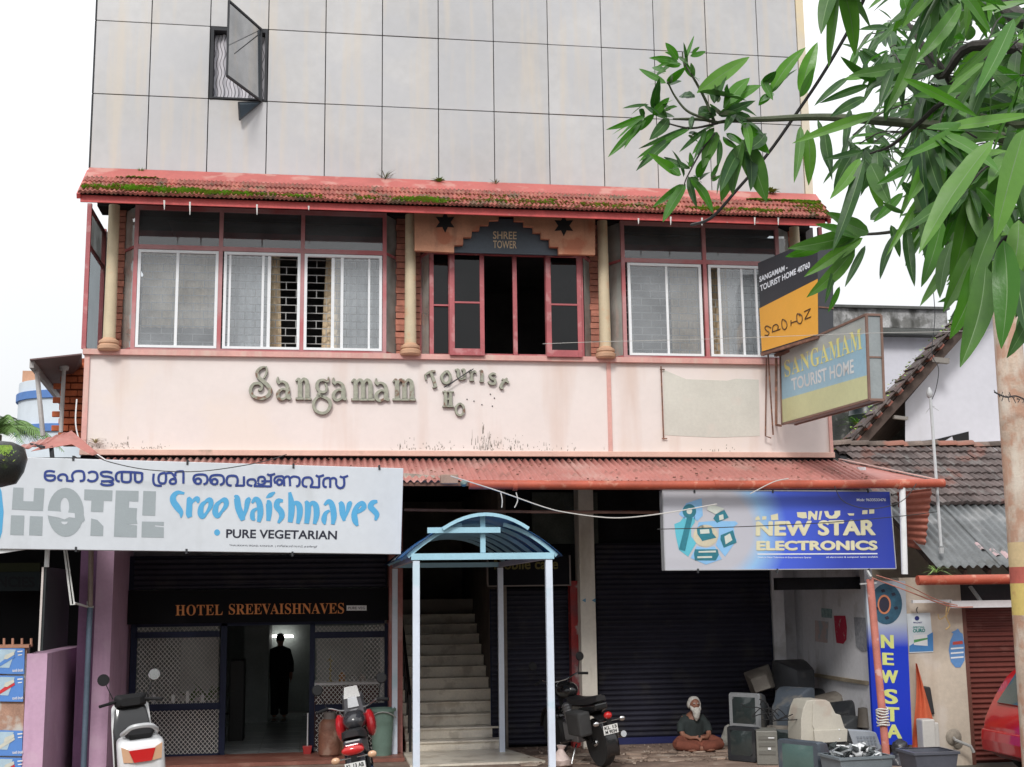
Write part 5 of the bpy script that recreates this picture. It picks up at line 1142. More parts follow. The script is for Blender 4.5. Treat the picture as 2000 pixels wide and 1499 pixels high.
for i, (x, y, l, lab) in enumerate(((752,350,.24,'grey dry weed growing above the roof flashing, over the third bay window pane'),(968,362,.16,'dark weed in a gap of the flashing above the middle window'),(275,338,.12,'low moss tuft at the left end of the roof flashing'))):
    tuft(P(x,y,17.95), 18, l, .014, mat('dry_weed', (.16,.19,.09), rough=.9, var=.3) if i < 2 else M['fern'], lab, 'weed', 'weed', seed=8+i, droop=.3)
tuft(P(1505,375,17.9), 22, .16, .05, M['fern'], 'round green clump on the roof top behind the mango leaves', 'weed', 'weed', seed=14)
tuft(P(186,866,17.93), 30, .2, .012, mat('dry_straw', (.42,.36,.2), rough=.9, var=.3), 'dry straw caught at the lower left corner of the pink band', 'straw', 'straw', seed=15, droop=.9)
# ------------------------------------------------------------------ wall items on the cream wall
po = thing('wall_poster', P(1797,1275,17.28), 'white and blue notice poster pinned on the cream wall', 'poster')
UW = lambda d: (lambda x, y: P(x, y, CY-d))
b = MB(); b.prism([UW(.012)(*q) for q in ((1771,1199),(1817,1197),(1823,1274),(1776,1276))], (0,.004,0)); b.build('paper', mat('poster_paper', (.66,.72,.76), rough=.6, var=.03), po)
b = MB(); b.poly([UW(.015)(*q) for q in ((1776,1262),(1822,1235),(1823,1272),(1776,1274))]); b.build('blue_print', mat('poster_blue', (.06,.22,.50)), po)
b = MB(); b.poly([UW(.0155)(*q) for q in ell(1791,1208,4.5,4.5,0)]); lettering(b, 'MAGNET', ((1784,1215),(1801,1215),(1801,1218),(1784,1218)), UW(.0155), bold=.02); b.build('poster_logo', mat('poster_navy', (.02,.03,.18)), po)
b = MB(); lettering(b, 'SPECIAL', ((1783,1224),(1806,1223),(1806,1227),(1783,1228)), UW(.016), bold=.02); lettering(b, 'OURO', ((1783,1229),(1807,1228),(1807,1235),(1783,1236)), UW(.016), bold=.04); b.build('poster_lettering', mat('poster_teal', (.03,.28,.26)), po)
b = MB(); b.poly([UW(.017)(*q) for q in ((1784,1241),(1811,1239),(1812,1262),(1785,1260))]); b.build('poster_card', M['white'], po)
b = MB(); b.poly([UW(.018)(*q) for q in ((1785,1250),(1812,1246),(1812,1249),(1785,1256))]); b.build('poster_stripe', mat('poster_green', (.10,.35,.12)), po)
b = MB(); b.tube(crom([P(1792,1198,CY-.02), P(1790,1190,CY-.02), P(1793,1186,CY-.02)]), .005, 5); b.build('hook', M['dark'], po)
ov = thing('oval_sticker', P(1868,1305,17.28), 'peeling blue oval advertisement printed on the cream wall near the brown shutter', 'sticker')
ovm = mat('oval_blue', (.12,.28,.58), rough=.6, var=.1)
b = MB(); b.poly([UW(.006)(*q) for q in [(1853,1270),(1856,1252),(1862,1238),(1858,1235),(1866,1232),(1871,1228),(1876,1236),(1880,1238),(1884,1262),(1884,1290),(1876,1304),(1866,1304),(1857,1293)]]); b.build('print', ovm, ov)
b = MB(); b.poly([UW(.009)(*q) for q in ((1861,1254),(1880,1252),(1881,1258),(1861,1260))]); b.build('red_stripe', mat('oval_red', (.55,.08,.06)), ov)
b = MB()
for y in (1266,1275,1284): b.poly([UW(.009)(*q) for q in ((1857,y),(1882,y-2),(1882,y+1),(1857,y+3))])
b.build('white_stripe', M['white'], ov)
def cloth(u, v):
    l = 1788-4*v+3*math.sin(v*5); r_ = (1791+34*v/.68) if v < .68 else 1822-(v-.68)*50; y = 1296+175*v; s = math.sin(u*9+v*3)
    return P(l+(r_-l)*u, y, CY-.08-.03*s)
b = MB(); b.grid(cloth, 16, 24); o = tag(b.build('orange_cloth', mat('orange_cloth', (.62,.13,.055), rough=.85, var=.12, sc=5, bump=.2), smooth=True), 'orange cloth hanging from a hook on the cream wall beside the upright sign', 'cloth')
b = MB(); b.ob(P(1814,1368,CY-.03), (.055,0,-.01),(0,.02,0),(-.02,0,.19)); o = b.build('black_bag', mat('black_bag', (.03,.03,.032), rough=.5), bevel=.02); tag(o, 'narrow black pouch hanging behind the orange cloth', 'pouch')
wb = thing('white_container', P(1815,1470,17.1), 'tall pale plastic container standing below the orange cloth', 'container')
b = MB(); c = P(1813,1436,17.0); b.box(c.x-.1,c.x+.09,16.95,17.15,P(1813,1499,17).z,P(1813,1405,17).z); b.box(c.x+.092,c.x+.17,17.0,17.2,P(1813,1499,17).z,P(1813,1412,17).z); b.build('body', mat('pale_plastic', (.56,.55,.52), rough=.6, var=.08), wb, bevel=.02)
b = MB(); b.lathe([(.09,0),(.12,.01),(.10,.03),(.05,.05)], P(1862,1440,CY+.0), 14, (0,-1,0)); b.lathe([(.07,0),(.08,.01),(.04,.03)], P(1870,1452,CY), 12, (0,-1,0)); cb2 = mat('cement_patch', (.33,.29,.24), rough=.95, var=.3, bump=.6); 
tp = thing('wall_tap_pipe', P(1870,1452,17.3), 'grey water pipe coming out of a cement patch on the cream wall', 'pipe'); b.build('cement_patch', cb2, tp, smooth=True)
b = MB(); b.tube([P(1862,1441,17.3), P(1866,1446,17.15), P(1896,1458,17.1), P(1902,1470,17.1)], .022, 8); b.build('pipe', M['iron'], tp, smooth=True)
# posters in the recess, hung on the side wall
def sidep(name, label, pts, m, cat='poster', off=.006):
    b = MB(); q = [PX(x, y, XRW-off) for x, y in pts]; b.prism(q, (-.003,0,0)); return tag(b.build(name, m), label, cat)
XS_ = XRW
sidep('torn_poster', 'torn crimson poster on the white side wall of the recess', ((1629,1203),(1651,1203),(1654,1225),(1653,1250),(1647,1258),(1634,1256),(1631,1230)), mat('crimson_print', (.50,.03,.07), rough=.7, patch=(.5,.45,.45), pamt=.7, psc=9, pth=.6))
sidep('calendar_strip', 'grey printed strip poster at the right edge of the side wall', ((1668,1206),(1692,1207),(1695,1272),(1683,1273),(1672,1262)), mat('grey_print', (.30,.31,.34), rough=.7, var=.3, sc=20))
sidep('faded_bill', 'faded orange and blue handbill on the side wall, left of the crimson poster', ((1592,1212),(1618,1215),(1616,1256),(1592,1253)), mat('faded_print', (.55,.44,.42), rough=.8, patch=(.35,.42,.48), pamt=.8, psc=6, pth=.5))
sidep('teal_label', 'small teal and white label above the faded handbill', ((1604,1188),(1625,1190),(1625,1208),(1605,1206)), mat('teal_label', (.28,.40,.40), rough=.8, var=.4, sc=15))
# ------------------------------------------------------------------ left of the hotel
lt = thing('side_lean_to', P(120, 850, 20), 'rusty lean-to roof on pipes beside an orange block wall at the left of the hotel', 'lean to')
tin2 = mat('brown_tin', (.17,.10,.10), rough=.6, var=.2, sc=2)
b = MB(); b.prism([P(58,704,18.4), P(160,693,18.4), P(160,748,23), P(116,790,23)], (0,0,.02)); b.build('tin_roof', tin2, lt)
b = MB(); b.bar(P(62,712,18.5), P(122,788,22.5), .06, .1); b.tube([P(72,725,18.8), P(84,852,18.8)], .035, 8); b.tube([P(125,722,19.2), P(119,845,19.2)], .03, 8); b.lathe([(.06,0),(.07,.06),(.03,.1)], P(125,724,19.2), 10); b.build('pipe_post', mat('pale_pipe', (.48,.46,.45), rough=.5, var=.15), lt, smooth=True)
b = MB(); b.pb(124, 700, 165, 870, 20.0, .2); ow = b.build('block_wall', mat('orange_joint', (.30,.07,.03), rough=.9), lt)
obm = mat('orange_block', (.56,.14,.055), rough=.85, var=.2, sc=5, bump=.3, rnd=.12); m0 = None
for i in range(11):
    for j in range(2):
        if m0 is None: q = MB(); q.box(-.125,.125,-.03,.02,.008,.095); m0 = q.build('block', obm, ow, loc=(0,0,0), bevel=.008); o = m0
        else: o = m0.copy(); C.objects.link(o)
        o.location = Vector((P(140,800,20).x-.05+j*.26-(.1 if i % 2 else 0), 19.97, P(140,858,20).z+i*.108))-ORG[ow.name]
b = MB(); b.tube(crom([P(150,780,17.9),P(148,830,17.9),P(160,868,17.9),P(190,888,17.9),P(205,898,17.4)]), .01, 5); tag(b.build('white_cable', M['white']), 'thin pale cable looping down the left corner of the pink band', 'cable')
bw_ = thing('blue_white_building', P(85, 860, 60), 'distant white building with rounded blue balcony bands seen at the left', 'building')
b = MB(); b.lathe([(2.2,-14),(2.2,1.05)], P(135,800,60), 32); b.build('wall', mat('distant_white', (.60,.66,.72), rough=.8, var=.05), bw_, smooth=True)
b = MB(); c = P(135,800,60)
for z in (-1.3,.2,): b.lathe([(2.25,z),(2.3,z+.01),(2.3,z+.35),(2.25,z+.36)], c, 32)
b.build('blue_band', mat('distant_blue', (.09,.20,.48), rough=.7), bw_, smooth=True)
b = MB(); b.box(c.x-1.9,c.x+.5,59,62,c.z+1.05,c.z+1.6); b.build('roof_hut', mat('tan_hut', (.50,.28,.18), rough=.8), bw_)
ra = thing('red_tin_awning', P(120,880,17), 'sloping red tin sheets between the long sign and the orange block wall', 'awning')
def rfn(u, v): 
    p = (P(30,876,16.9)*(1-u)+P(142,876,16.9)*u); q = P(68,872,17.9)*(1-u)+P(145,842,17.9)*u; return p*(1-v)+q*v
b = MB(); b.grid(lambda u, v: (P(30,882,16.8)*(1-u)+P(120,858,17.6)*u)*(1-v)+(P(42,870,17.6)*(1-u)+P(142,841,18.0)*u)*v+Vector((0,0,.008*math.sin(u*40))), 40, 3); o = b.build('tin_sheet', M['corr'], ra, smooth=True, ang=180); q = o.modifiers.new('s','SOLIDIFY'); q.thickness = .01
b = MB(); b.prism([P(140,842,17.6), P(192,886,17.2), P(180,890,17.1), P(140,868,17.3), P(60,882,17.0)], (0,.02,0)); b.build('end_sheet', M['corr'], ra)
b = MB(); b.bar(P(60,868,17.4), P(86,874,17.0), .03); b.bar(P(100,872,17.2), P(102,894,17.2), .05); b.build('bracket', M['dark'], ra)
rl = random.Random(9)
b = MB(); b.lathe([(.02,-.28),(.16,-.24),(.25,-.1),(.27,.03),(.22,.14),(.10,.2),(.01,.21)], P(2,902,14.2), 18)
for v_ in b.v: 
    nn_ = noise.noise(v_*4)*.04; v_ += Vector((nn_, nn_*.5, nn_))
lump = tag(b.build('mossy_lump', mat('black_lump', (.02,.022,.02), rough=.35, var=.4, sc=8, bump=.6, patch=(.05,.08,.02), pamt=.9, psc=6, pth=.62), smooth=True, ang=180), 'dark weathered lump with moss on top overlapping the sign at the left edge', 'lamp housing')  # unidentified dark lump with moss on it
b = MB()
for _ in range(260):
    p = P(rl.gauss(10,8), 872+abs(rl.gauss(0,9)), 13.95); s = rl.uniform(.008,.022); a = rl.uniform(0,6); b.add([p, p+Vector((math.cos(a),-.3,math.sin(a)))*s, p+Vector((-math.sin(a),-.2,abs(math.cos(a))))*s], [(0,1,2)])
q = b.build('moss_cap', M['moss'], lump); q['kind'] = 'stuff'
# palm
pl = thing('palm_tree', P(-12, 1100, 34)*1.0, 'feathery green palm crown showing at the far left behind the sign', 'palm')
cpt = P(-8, 850, 34); fm = mat('palm_green', (.13,.24,.06), rough=.6, var=.25, sc=3, bump=0)
b = MB(); b.tube([Vector((cpt.x-.2,34,0)), Vector((cpt.x-.1,34,3)), cpt], [.22,.18,.15], 8); b.build('trunk', mat('palm_bark', (.20,.17,.13), rough=.9, var=.3), pl)
for i in range(16):
    a = i*.393*1.0+.15; e0 = rl.uniform(.5,1.35); L = rl.uniform(1.5,2.1); b = MB(); pts = []
    for k in range(13):
        t = k/12; ang = e0-2.0*t*t*.8; pts.append(cpt+Vector((math.cos(a)*math.cos(e0)*L*t*1.2, math.sin(a)*L*t*.7, L*t*math.sin(e0)-.8*L*t*t)))
    b.tube(pts, [.025*(1-k/14) for k in range(13)], 4)
    for k in range(1, 13):
        for h in range(3):
            p = pts[k]*(1-h/3)+pts[min(k+1,12)]*(h/3); t_ = (pts[min(k+1,12)]-pts[k-1]).normalized(); sd = t_.cross(Vector((0,0,1))).normalized()
            for s in (-1,1):
                l = .55*math.sin(math.pi*min(1,k/12*.85+.12)); tip = p+(sd*s+t_*.5+Vector((0,0,-.5-rl.uniform(0,.3)))).normalized()*l; w = Vector((0,0,1)).cross(sd).normalized()*.02
                b.add([p-t_*.02, tip, p+t_*.02], [(0,1,2)])
    b.build('frond', fm, pl)
# left shop under the sign
ls = thing('left_shop', P(30, 1499, 17.5), 'dark open shop with a lilac counter wall under the left end of the hotel sign', 'building')
b = MB(); zf = 0
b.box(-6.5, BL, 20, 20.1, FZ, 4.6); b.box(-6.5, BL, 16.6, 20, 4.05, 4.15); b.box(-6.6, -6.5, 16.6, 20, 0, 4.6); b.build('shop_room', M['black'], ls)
xa, xb_ = P(48,1380,17.0).x, P(88,1380,17.0).x; zt3 = P(68,1277,17.0).z
b = MB(); b.box(xa, xb_, 17.0, 19.7, 0, zt3); b.build('lilac_wall', M['lilac'], ls)
xn1 = P(88,1380,17.0).x
b = MB(); b.box(-6.4, xa-.01, 17.02, 17.2, 0, P(20,1266,17).z); b.build('counter_wall', mat('peeling_wall', (.42,.25,.18), rough=.9, var=.3, sc=5, patch=(.55,.53,.48), pamt=.9, psc=3, pth=.45), ls)
b = MB(); b.box(-6.4, xa+.02, 16.98, 17.22, P(20,1266,17).z, P(20,1260,17).z); b.build('counter_cap', mat('wood_cap', (.40,.20,.13), rough=.7, var=.3), ls)
for px in (8, 25, 43, 61): b = MB(); b.tube([P(px,1262,17.1), P(px,1247,17.1)], .016, 6); b.build('rod', mat('rusty_rod', (.42,.22,.15), rough=.7), ls)
# advertisement boards
yv = mat('toothbrush_blue', (.10,.25,.62), rough=.4, var=.05); pv2 = mat('advert_pale', (.42,.56,.66), rough=.4, var=.1, sc=6); brs = mat('bristle_cream', (.60,.60,.52)); rdb = mat('brush_red', (.60,.03,.04)); wtx = M['white']
for i, (y0, y1, hc, lab) in enumerate(((1266,1317,yv,'topmost blue advert of a blue toothbrush on the counter wall'),(1320,1371,rdb,'second blue advert down, with a red toothbrush'),(1427,1477,brs,'third blue advert down, with a pale toothbrush'),(1480,1530,rdb,'lowest blue advert, cut by the bottom of the picture'))):
    a = thing('advert_board', P(20, y1, 16.99), lab, 'advert'); f = lambda x, y, d=0: P(x, y, 16.985-d)
    s = -.09*i; b = MB(); b.prism([f(-30,y0-1), f(48-s*-8 if False else 48-i*2,y0+1), f(47-i*2.2,y1), f(-30,y1-1)], (0,.02,0)); b.build('panel', yv, a)
    b = MB(); b.poly([f(-30,y0+2,.004), f(31-i*2,y0+3,.004), f(18-i*2,y1-12,.004), f(-30,y1-14,.004)]); b.build('pale_print', pv2, a)
    b = MB(); b.poly([f(-12,y0+38,.007), f(8,y0+23,.007), f(28,y0+14,.007), f(29,y0+18,.007), f(10,y0+30,.007), f(-10,y0+42,.007)]); b.build('handle', hc, a)
    b = MB(); b.poly([f(7,y0+22,.010), f(10,y0+14,.010), f(27,y0+7,.010), f(28,y0+13,.010), f(14,y0+22,.010)]); b.build('bristles', brs, a)
    b = MB(); b.poly([f(34,y0+6,.006), f(44,y0+5,.006), f(44,y0+7.5,.006), f(34,y0+8.5,.006)]); b.poly([f(35,y0+13,.006), f(43,y0+12,.006), f(43,y0+14,.006), f(35,y0+15,.006)]); lettering(b, 'tooth brush', ((24,y1-10),(45,y1-11),(45,y1-5),(24,y1-4)), lambda x, y: f(x, y, .006), bold=.02); b.build('print_lines', wtx, a)
    
ag = thing('agencies_board', P(40,1155,19), 'dim green board with the letters NCIES inside the dark shop', 'sign')
b = MB(); b.pb(-40, 1118, 78, 1155, 19.2, .04); b.build('board', mat('dim_green_board', (.018,.028,.03), rough=.8), ag)
b = MB(); b.pb(-40, 1100, 78, 1117, 19.2, .04); b.build('board_top', mat('dim_olive', (.03,.035,.01), rough=.8), ag)
b = MB(); lettering(b, 'NCIES', ((-6,1125),(68,1127),(68,1148),(-6,1147)), UN(19.19), bold=.03); b.build('lettering', mat('near_black', (.006,.007,.01)), ag)
# hanging board with its unlit side painted dark, pipes
xh = P(80,1200,16.6).x; b = MB(); za_, zb_ = P(90,1108,16.6).z, P(76,1272,16.6).z
b.box(xh, xh+.04, 16.6, 18.2, zb_, za_); hb = tag(b.build('hanging_board', mat('unlit_flex', (.022,.028,.03), rough=.5, var=.2)), 'board hanging edge-on beside the lilac wall, its unlit side painted dark, its front edge pale', 'board')
b = MB(); b.box(xh-.012, xh+.012, 16.58, 16.598, zb_, za_); b.build('pale_edge', mat('pale_edge', (.62,.55,.52)), hb)
b = MB(); b.tube([P(93,1066,16.62), P(91,1108,16.62)], .03, 8); tag(b.build('hanger_pipe', M['white'], smooth=True), 'short white pipe hanging over the dark edge-on board', 'pipe')
b = MB(); b.tube([P(125,1070,16.7), P(139,1182,16.7), P(147,1180,16.7)], .013, 6); b.tube([P(130,1074,16.72), P(145,1180,16.72)], .010, 6); b.tube([P(145,1178,16.7), P(172,1186,17.4), P(183,1186,17.4)], .014, 6); b.tube([P(171,1175,17.4),P(172,1187,17.4)], .012, 6); tag(b.build('bent_rods', mat('white_rod', (.70,.70,.68), rough=.5)), 'bent white metal rods hanging between the long sign and the blue grey post', 'rods')
b = MB(); b.tube([P(178,1076,17.4), P(176,1186,17.4)], .034, 10); pc = b.build('upper_post', mat('tan_pipe', (.25,.19,.16), rough=.6, var=.2), smooth=True); tag(pc, 'slim post, tan above and blue grey below, in front of the lilac pillar', 'post')
b = MB(); q_ = P(176,1187,17.4); b.tube([q_, (q_.x, q_.y, FZ)], .037, 10); b.build('lower_post', mat('blue_grey_pipe', (.10,.14,.19), rough=.5, var=.2), pc, smooth=True)
# ------------------------------------------------------------------ blue entrance canopy
cn0 = thing('entrance_canopy', (2.0, 17, FZ), 'light blue steel entrance canopy with barrel roof ribs on four white posts', 'canopy')
cb0 = mat('sky_blue_steel', (.36,.60,.72), rough=.4, var=.08, sc=3); cw0 = mat('pale_blue_steel', (.66,.72,.82), rough=.4, var=.06, sc=3, patch=(.35,.60,.66), pamt=.4, psc=2, pth=.6); cd0 = glass('blue_polycarbonate', tint=(.10,.28,.55), refl=.0, haze=.35, dcol=(.03,.16,.42), rough=.2)
CYf, CYb = 15.0, 19.05; cz = .479+HCAM-.115; XA, XB = 1.167, 2.744
zA = P(940, 1090, CYf).z
for x, y in ((XA,CYf),(XB,CYf),(XA,CYb),(XB,CYb)):
    b = MB(); b.box(x-.04, x+.04, y-.04, y+.04, FZ, zA-.03); b.build('post', cw0, cn0, bevel=.004)
b = MB(); b.box(XA-.06, XB+.06, CYf-.05, CYf+.03, zA-.02, zA+.055); b.build('cross_beam', cb0, cn0); b = MB(); b.box(XA-.03, XB+.03, CYb-.03, CYb+.03, zA-.02, zA+.05); b.build('cross_beam', cb0, cn0)
for xx in (XA, XB): b = MB(); b.box(xx-.03, xx+.03, CYf+.031, CYb-.031, zA-.02, zA+.05); b.build('side_beam', mat('violet_grey_steel', (.40,.40,.50), rough=.5), cn0)
xm = (XA+XB)/2; W2 = (XB-XA)/2+.10; rise_ = P(940,1024,CYf).z-zA
def arcp(t, y, r=1.): q_ = 2*t-1; return Vector((xm+W2*q_*r, y, zA+.02+rise_*(1-abs(q_)**2.1)+(r-1)))
gap = .20
for i in range(7):
    y = CYf+i*(CYb-CYf)/6; 
    for (t0, t1) in ((.0,.36),(.64,1.)) if i == 0 else ((0.,1.),):
        b = MB(); pts = [arcp(t0+(t1-t0)*k/14, y) for k in range(15)]
        for k in range(14): b.bar(pts[k], pts[k+1], .045, .03, up=(0,1,0))
        b.build('rib', cb0, cn0)
# lower side shells and the raised top shell
for t0, t1 in ((-.02,.30),(.70,1.02)):
    b = MB(); b.grid(lambda u, v: arcp(min(1.03,max(-.03,t0+(t1-t0)*u)), CYf-.06+(CYb-CYf+.1)*v, 1.03), 10, 2); o = b.build('roof_shell', cd0, cn0, smooth=True); q = o.modifiers.new('s','SOLIDIFY'); q.thickness = .008
def topp(u, y, dz=0): x = xm+.02+(u-.5)*1.02; return Vector((x, y, zA+rise_*.84+.17*(1-(2*u-1)**2)+dz))
b = MB(); b.grid(lambda u, v: topp(u, CYf-.12+(CYb-CYf+.1)*v, .02), 12, 2); o = b.build('top_shell', mat('blue_top_sheet', (.05,.22,.55), rough=.3, var=.1), cn0, smooth=True); q = o.modifiers.new('s','SOLIDIFY'); q.thickness = .01
b = MB()
for k in range(12): b.bar(topp(k/12, CYf-.14), topp((k+1)/12, CYf-.14), .04, .04, up=(0,1,0))
b.build('top_arch', cb0, cn0)
b = MB(); zz = zA+rise_*.83; b.box(xm-.66, xm+.20, CYf-.10, CYf-.04, zz-.04, zz+.025); b.box(xm-.03, xm+.03, CYf-.03, CYf+.01, zA+.06, zz+.16); b.build('front_rail', cb0, cn0)
# ------------------------------------------------------------------ cables
wire_d = mat('dark_cable', (.03,.03,.03), rough=.6, bump=0); wire_w = mat('pale_cable', (.55,.53,.50), rough=.6, bump=0)
def cable(pts, Y, label, m=wire_d, r=.006, name='cable'):
    Ys = Y if isinstance(Y, (list,tuple)) else [Y]*len(pts)
    b = MB(); b.tube(crom([P(x, y, yy) for (x, y), yy in zip(pts, Ys)], 6), r, 5); return tag(b.build(name, m), label, 'cable')
cable([(185,890),(215,903),(290,918),(390,921),(500,905),(560,888)], 16.1, 'black cable sagging across the top of the long hotel sign')
cable([(1000,600) if False else (880,930),(975,960),(1060,990),(1110,1002),(1200,1012),(1290,1004),(1400,985)], 15.9, 'pale wire sagging from the awning edge above the blue canopy', wire_w, .008)
cable([(1284,1034),(1400,1031),(1600,1022),(1745,1010),(1830,1000)], 16.2, 'thin dark wire crossing the middle of the electronics sign')
cable([(1465,965),(1510,942),(1540,935)], 16.3, 'short pale wire tied to the red gutter above the electronics sign', wire_w, .007)
cable([(1630,950),(1648,980),(1700,994),(1760,980),(1790,945)], 16.25, 'thin dark wire looping over the top right of the electronics sign')
cable([(1700,1128),(1760,1150),(1850,1183),(1900,1186)], [16.2,16.5,16.9,17.0], 'pink cord running from the red pole to the light batten', mat('pink_cord', (.60,.24,.18), rough=.7), .009)
cable([(1712,1124),(1770,1143),(1830,1172),(1870,1183)], [16.2,16.5,16.9,17.0], 'second pink cord just above the first, from the red pole', mat('pink_cord', (.60,.24,.18), rough=.7), .007)
cable([(1855,1183),(1850,1200),(1836,1210),(1832,1200)], 17.0, 'loop of yellowish string hanging from the light batten', mat('straw_cord', (.60,.42,.2), rough=.8), .008, 'string')
cable([(1849,1185),(1848,1205),(1855,1222),(1847,1230)], 17.0, 'frayed yellow string end below the light batten', mat('straw_cord', (.60,.42,.2), rough=.8), .010, 'string')
cable([(1060,672),(1170,668),(1400,662),(1700,651),(1850,648),(2040,640)], 14, 'hair thin pale wire spanning level across the upper windows', wire_w, .003)
cable([(1700,-30),(1665,45),(1610,140),(1560,215),(1500,300),(1440,370),(1390,425),(1350,440)], [7,7.3,7.6,7.9,8.2,8.5,8.8,9], 'thick dark cable dropping diagonally behind the mango leaves', wire_d, .012)
cable([(1745,150),(1700,260),(1600,170),(1500,150)][:2]+[(1560,300),(1400,420)][:0], 9, 'thin dark twig-like wire in front of the sky by the leaves', wire_d, .004)
for i, (x, l) in enumerate(((978,'left'),(1008,'right'))): cable([(x,962),(x+3,978),(x+(2 if i == 0 else -3),992)], 16.3, 'frayed pale string hanging under the awning, the %s one of two' % l, wire_w, .007, 'string')
jb = thing('junction_box', P(880,948,16.5), 'weathered brown junction box under the awning edge beside the long sign', 'box')
b = MB(); b.pb(861, 927, 895, 945, 16.42, .12); b.build('case', mat('brown_box', (.33,.22,.17), rough=.7, var=.2, sc=6), jb, bevel=.01); b = MB(); b.lathe([(.02,0),(.045,.02),(.045,.09),(.02,.12)], P(905,945,16.5), 10, (0,-1,0)); b.build('insulator', mat('green_insulator', (.20,.27,.25), rough=.3), jb, smooth=True)
rw = mat('bare_board', (.42,.38,.33), rough=.9, var=.4, sc=9)
b = MB(); b.bar(P(788,932,16.9), P(862,938,16.9), .05, .10); tag(b.build('roof_plank', rw), 'peeling pale plank under the awning right of the long sign', 'plank')
# ------------------------------------------------------------------ red pole
rp = thing('red_pole', P(1731,1499,16.2), 'slender salmon red pole with a rope knot in front of the upright blue sign', 'pole')
rpm = mat('salmon_pole_paint', (.50,.17,.13), rough=.6, var=.2, sc=6, patch=(.60,.42,.38), pamt=.7, psc=7, pth=.6)
p0 = P(1699,1132,16.2); p1 = P(1734,1510,16.0); b = MB(); b.tube([p0, p1], .05, 12); b.build('shaft', rpm, rp, smooth=True)
b = MB(); rr = random.Random(2)
for k in range(7):
    c = p0.lerp(p1, (1388+k*5-1132)/(378)); pts = [c+Vector((math.cos(a)*.075, math.sin(a)*.075, .014*math.sin(a*2+k)+.012*math.cos(a+k))) for a in [j*.524 for j in range(13)]]; b.tube(pts, .011, 6)
b.build('rope_knot', mat('white_rope', (.62,.60,.56), rough=.9, var=.3, sc=40), rp, smooth=True)
b = MB(); b.bar(P(1680,1141,16.2), P(1712,1139,16.2), .02); b.bar(P(1694,1116,16.2), P(1701,1128,16.1), .03); b.build('top_bracket', M['iron'], rp)
# ------------------------------------------------------------------ things by the restaurant door
def onfloor(px, py, z=FZ): return PZ(px, py, z)
gc = thing('gas_cylinder', onfloor(643,1484), 'rusty brown gas cylinder standing by the right grille', 'cylinder'); o = ORG[gc.name]
b = MB(); k = 1.0; b.lathe([(.13,0),(.13,.05),(.125,.05),(.155,.08),(.158,.12),(.158,.44),(.15,.50),(.11,.56),(.05,.585)], o, 24); b.build('body', mat('rusty_red_metal', (.22,.095,.06), rough=.6, var=.35, sc=5, patch=(.30,.20,.15), pamt=.7, psc=4, pth=.5), gc, smooth=True)
b = MB(); b.lathe([(.085,.56),(.09,.565),(.09,.66),(.085,.66)], o, 20); b.lathe([(.02,.58),(.03,.6),(.03,.65),(.015,.67)], o, 10); b.build('collar', mat('dull_collar', (.14,.12,.11), rough=.6), gc, smooth=True)
bn = thing('litter_bin', onfloor(746,1482), 'grey green ribbed plastic bin with rolled rim beside the white post', 'bin'); o = ORG[bn.name]
gm2 = mat('green_plastic', (.14,.22,.18), rough=.5, var=.15, sc=5)
prof = [(.13,0)]+[(.13+.04*t/8+(.006 if t % 2 else 0), .66*t/8) for t in range(1, 9)]+[(.20,.665),(.20,.70),(.185,.71),(.175,.69),(.15,.3)]
b = MB(); b.lathe(prof, o, 28); b.build('body', gm2, bn, smooth=True)
b = MB(); b.tube([o+Vector((math.cos(a)*.2,math.sin(a)*.2,.62-.05*math.cos(a*2))) for a in [j*.35+2.6 for j in range(12)]], .008, 5); b.build('handle', M['iron'], bn)
dp = thing('dustpan', onfloor(600,1479), 'small red dustpan with a white upright handle at the restaurant door', 'dustpan'); o = ORG[dp.name]
b = MB(); b.loft([[o+Vector((a*w, c*.06, z)) for a, c in ((-1,-1),(1,-1),(1,1),(-1,1))] for w, z in ((.045,0),(.07,.16))]); b.build('pan', mat('red_plastic', (.42,.03,.03), rough=.4), dp, bevel=.008)
b = MB(); b.tube([o+Vector((0,.02,.16)), o+Vector((0,.05,.62))], .01, 6); b.build('handle', M['white'], dp)
cr_ = thing('cardboard_box', onfloor(668,1486)+Vector((0,.25,0)), 'plain brown carton behind the gas cylinder', 'box'); o = ORG[cr_.name]
b = MB(); b.box(o.x-.12,o.x+.12,o.y,o.y+.2,o.z,o.z+.5); b.build('carton', mat('carton_brown', (.33,.19,.11), rough=.9, var=.15), cr_, bevel=.005)
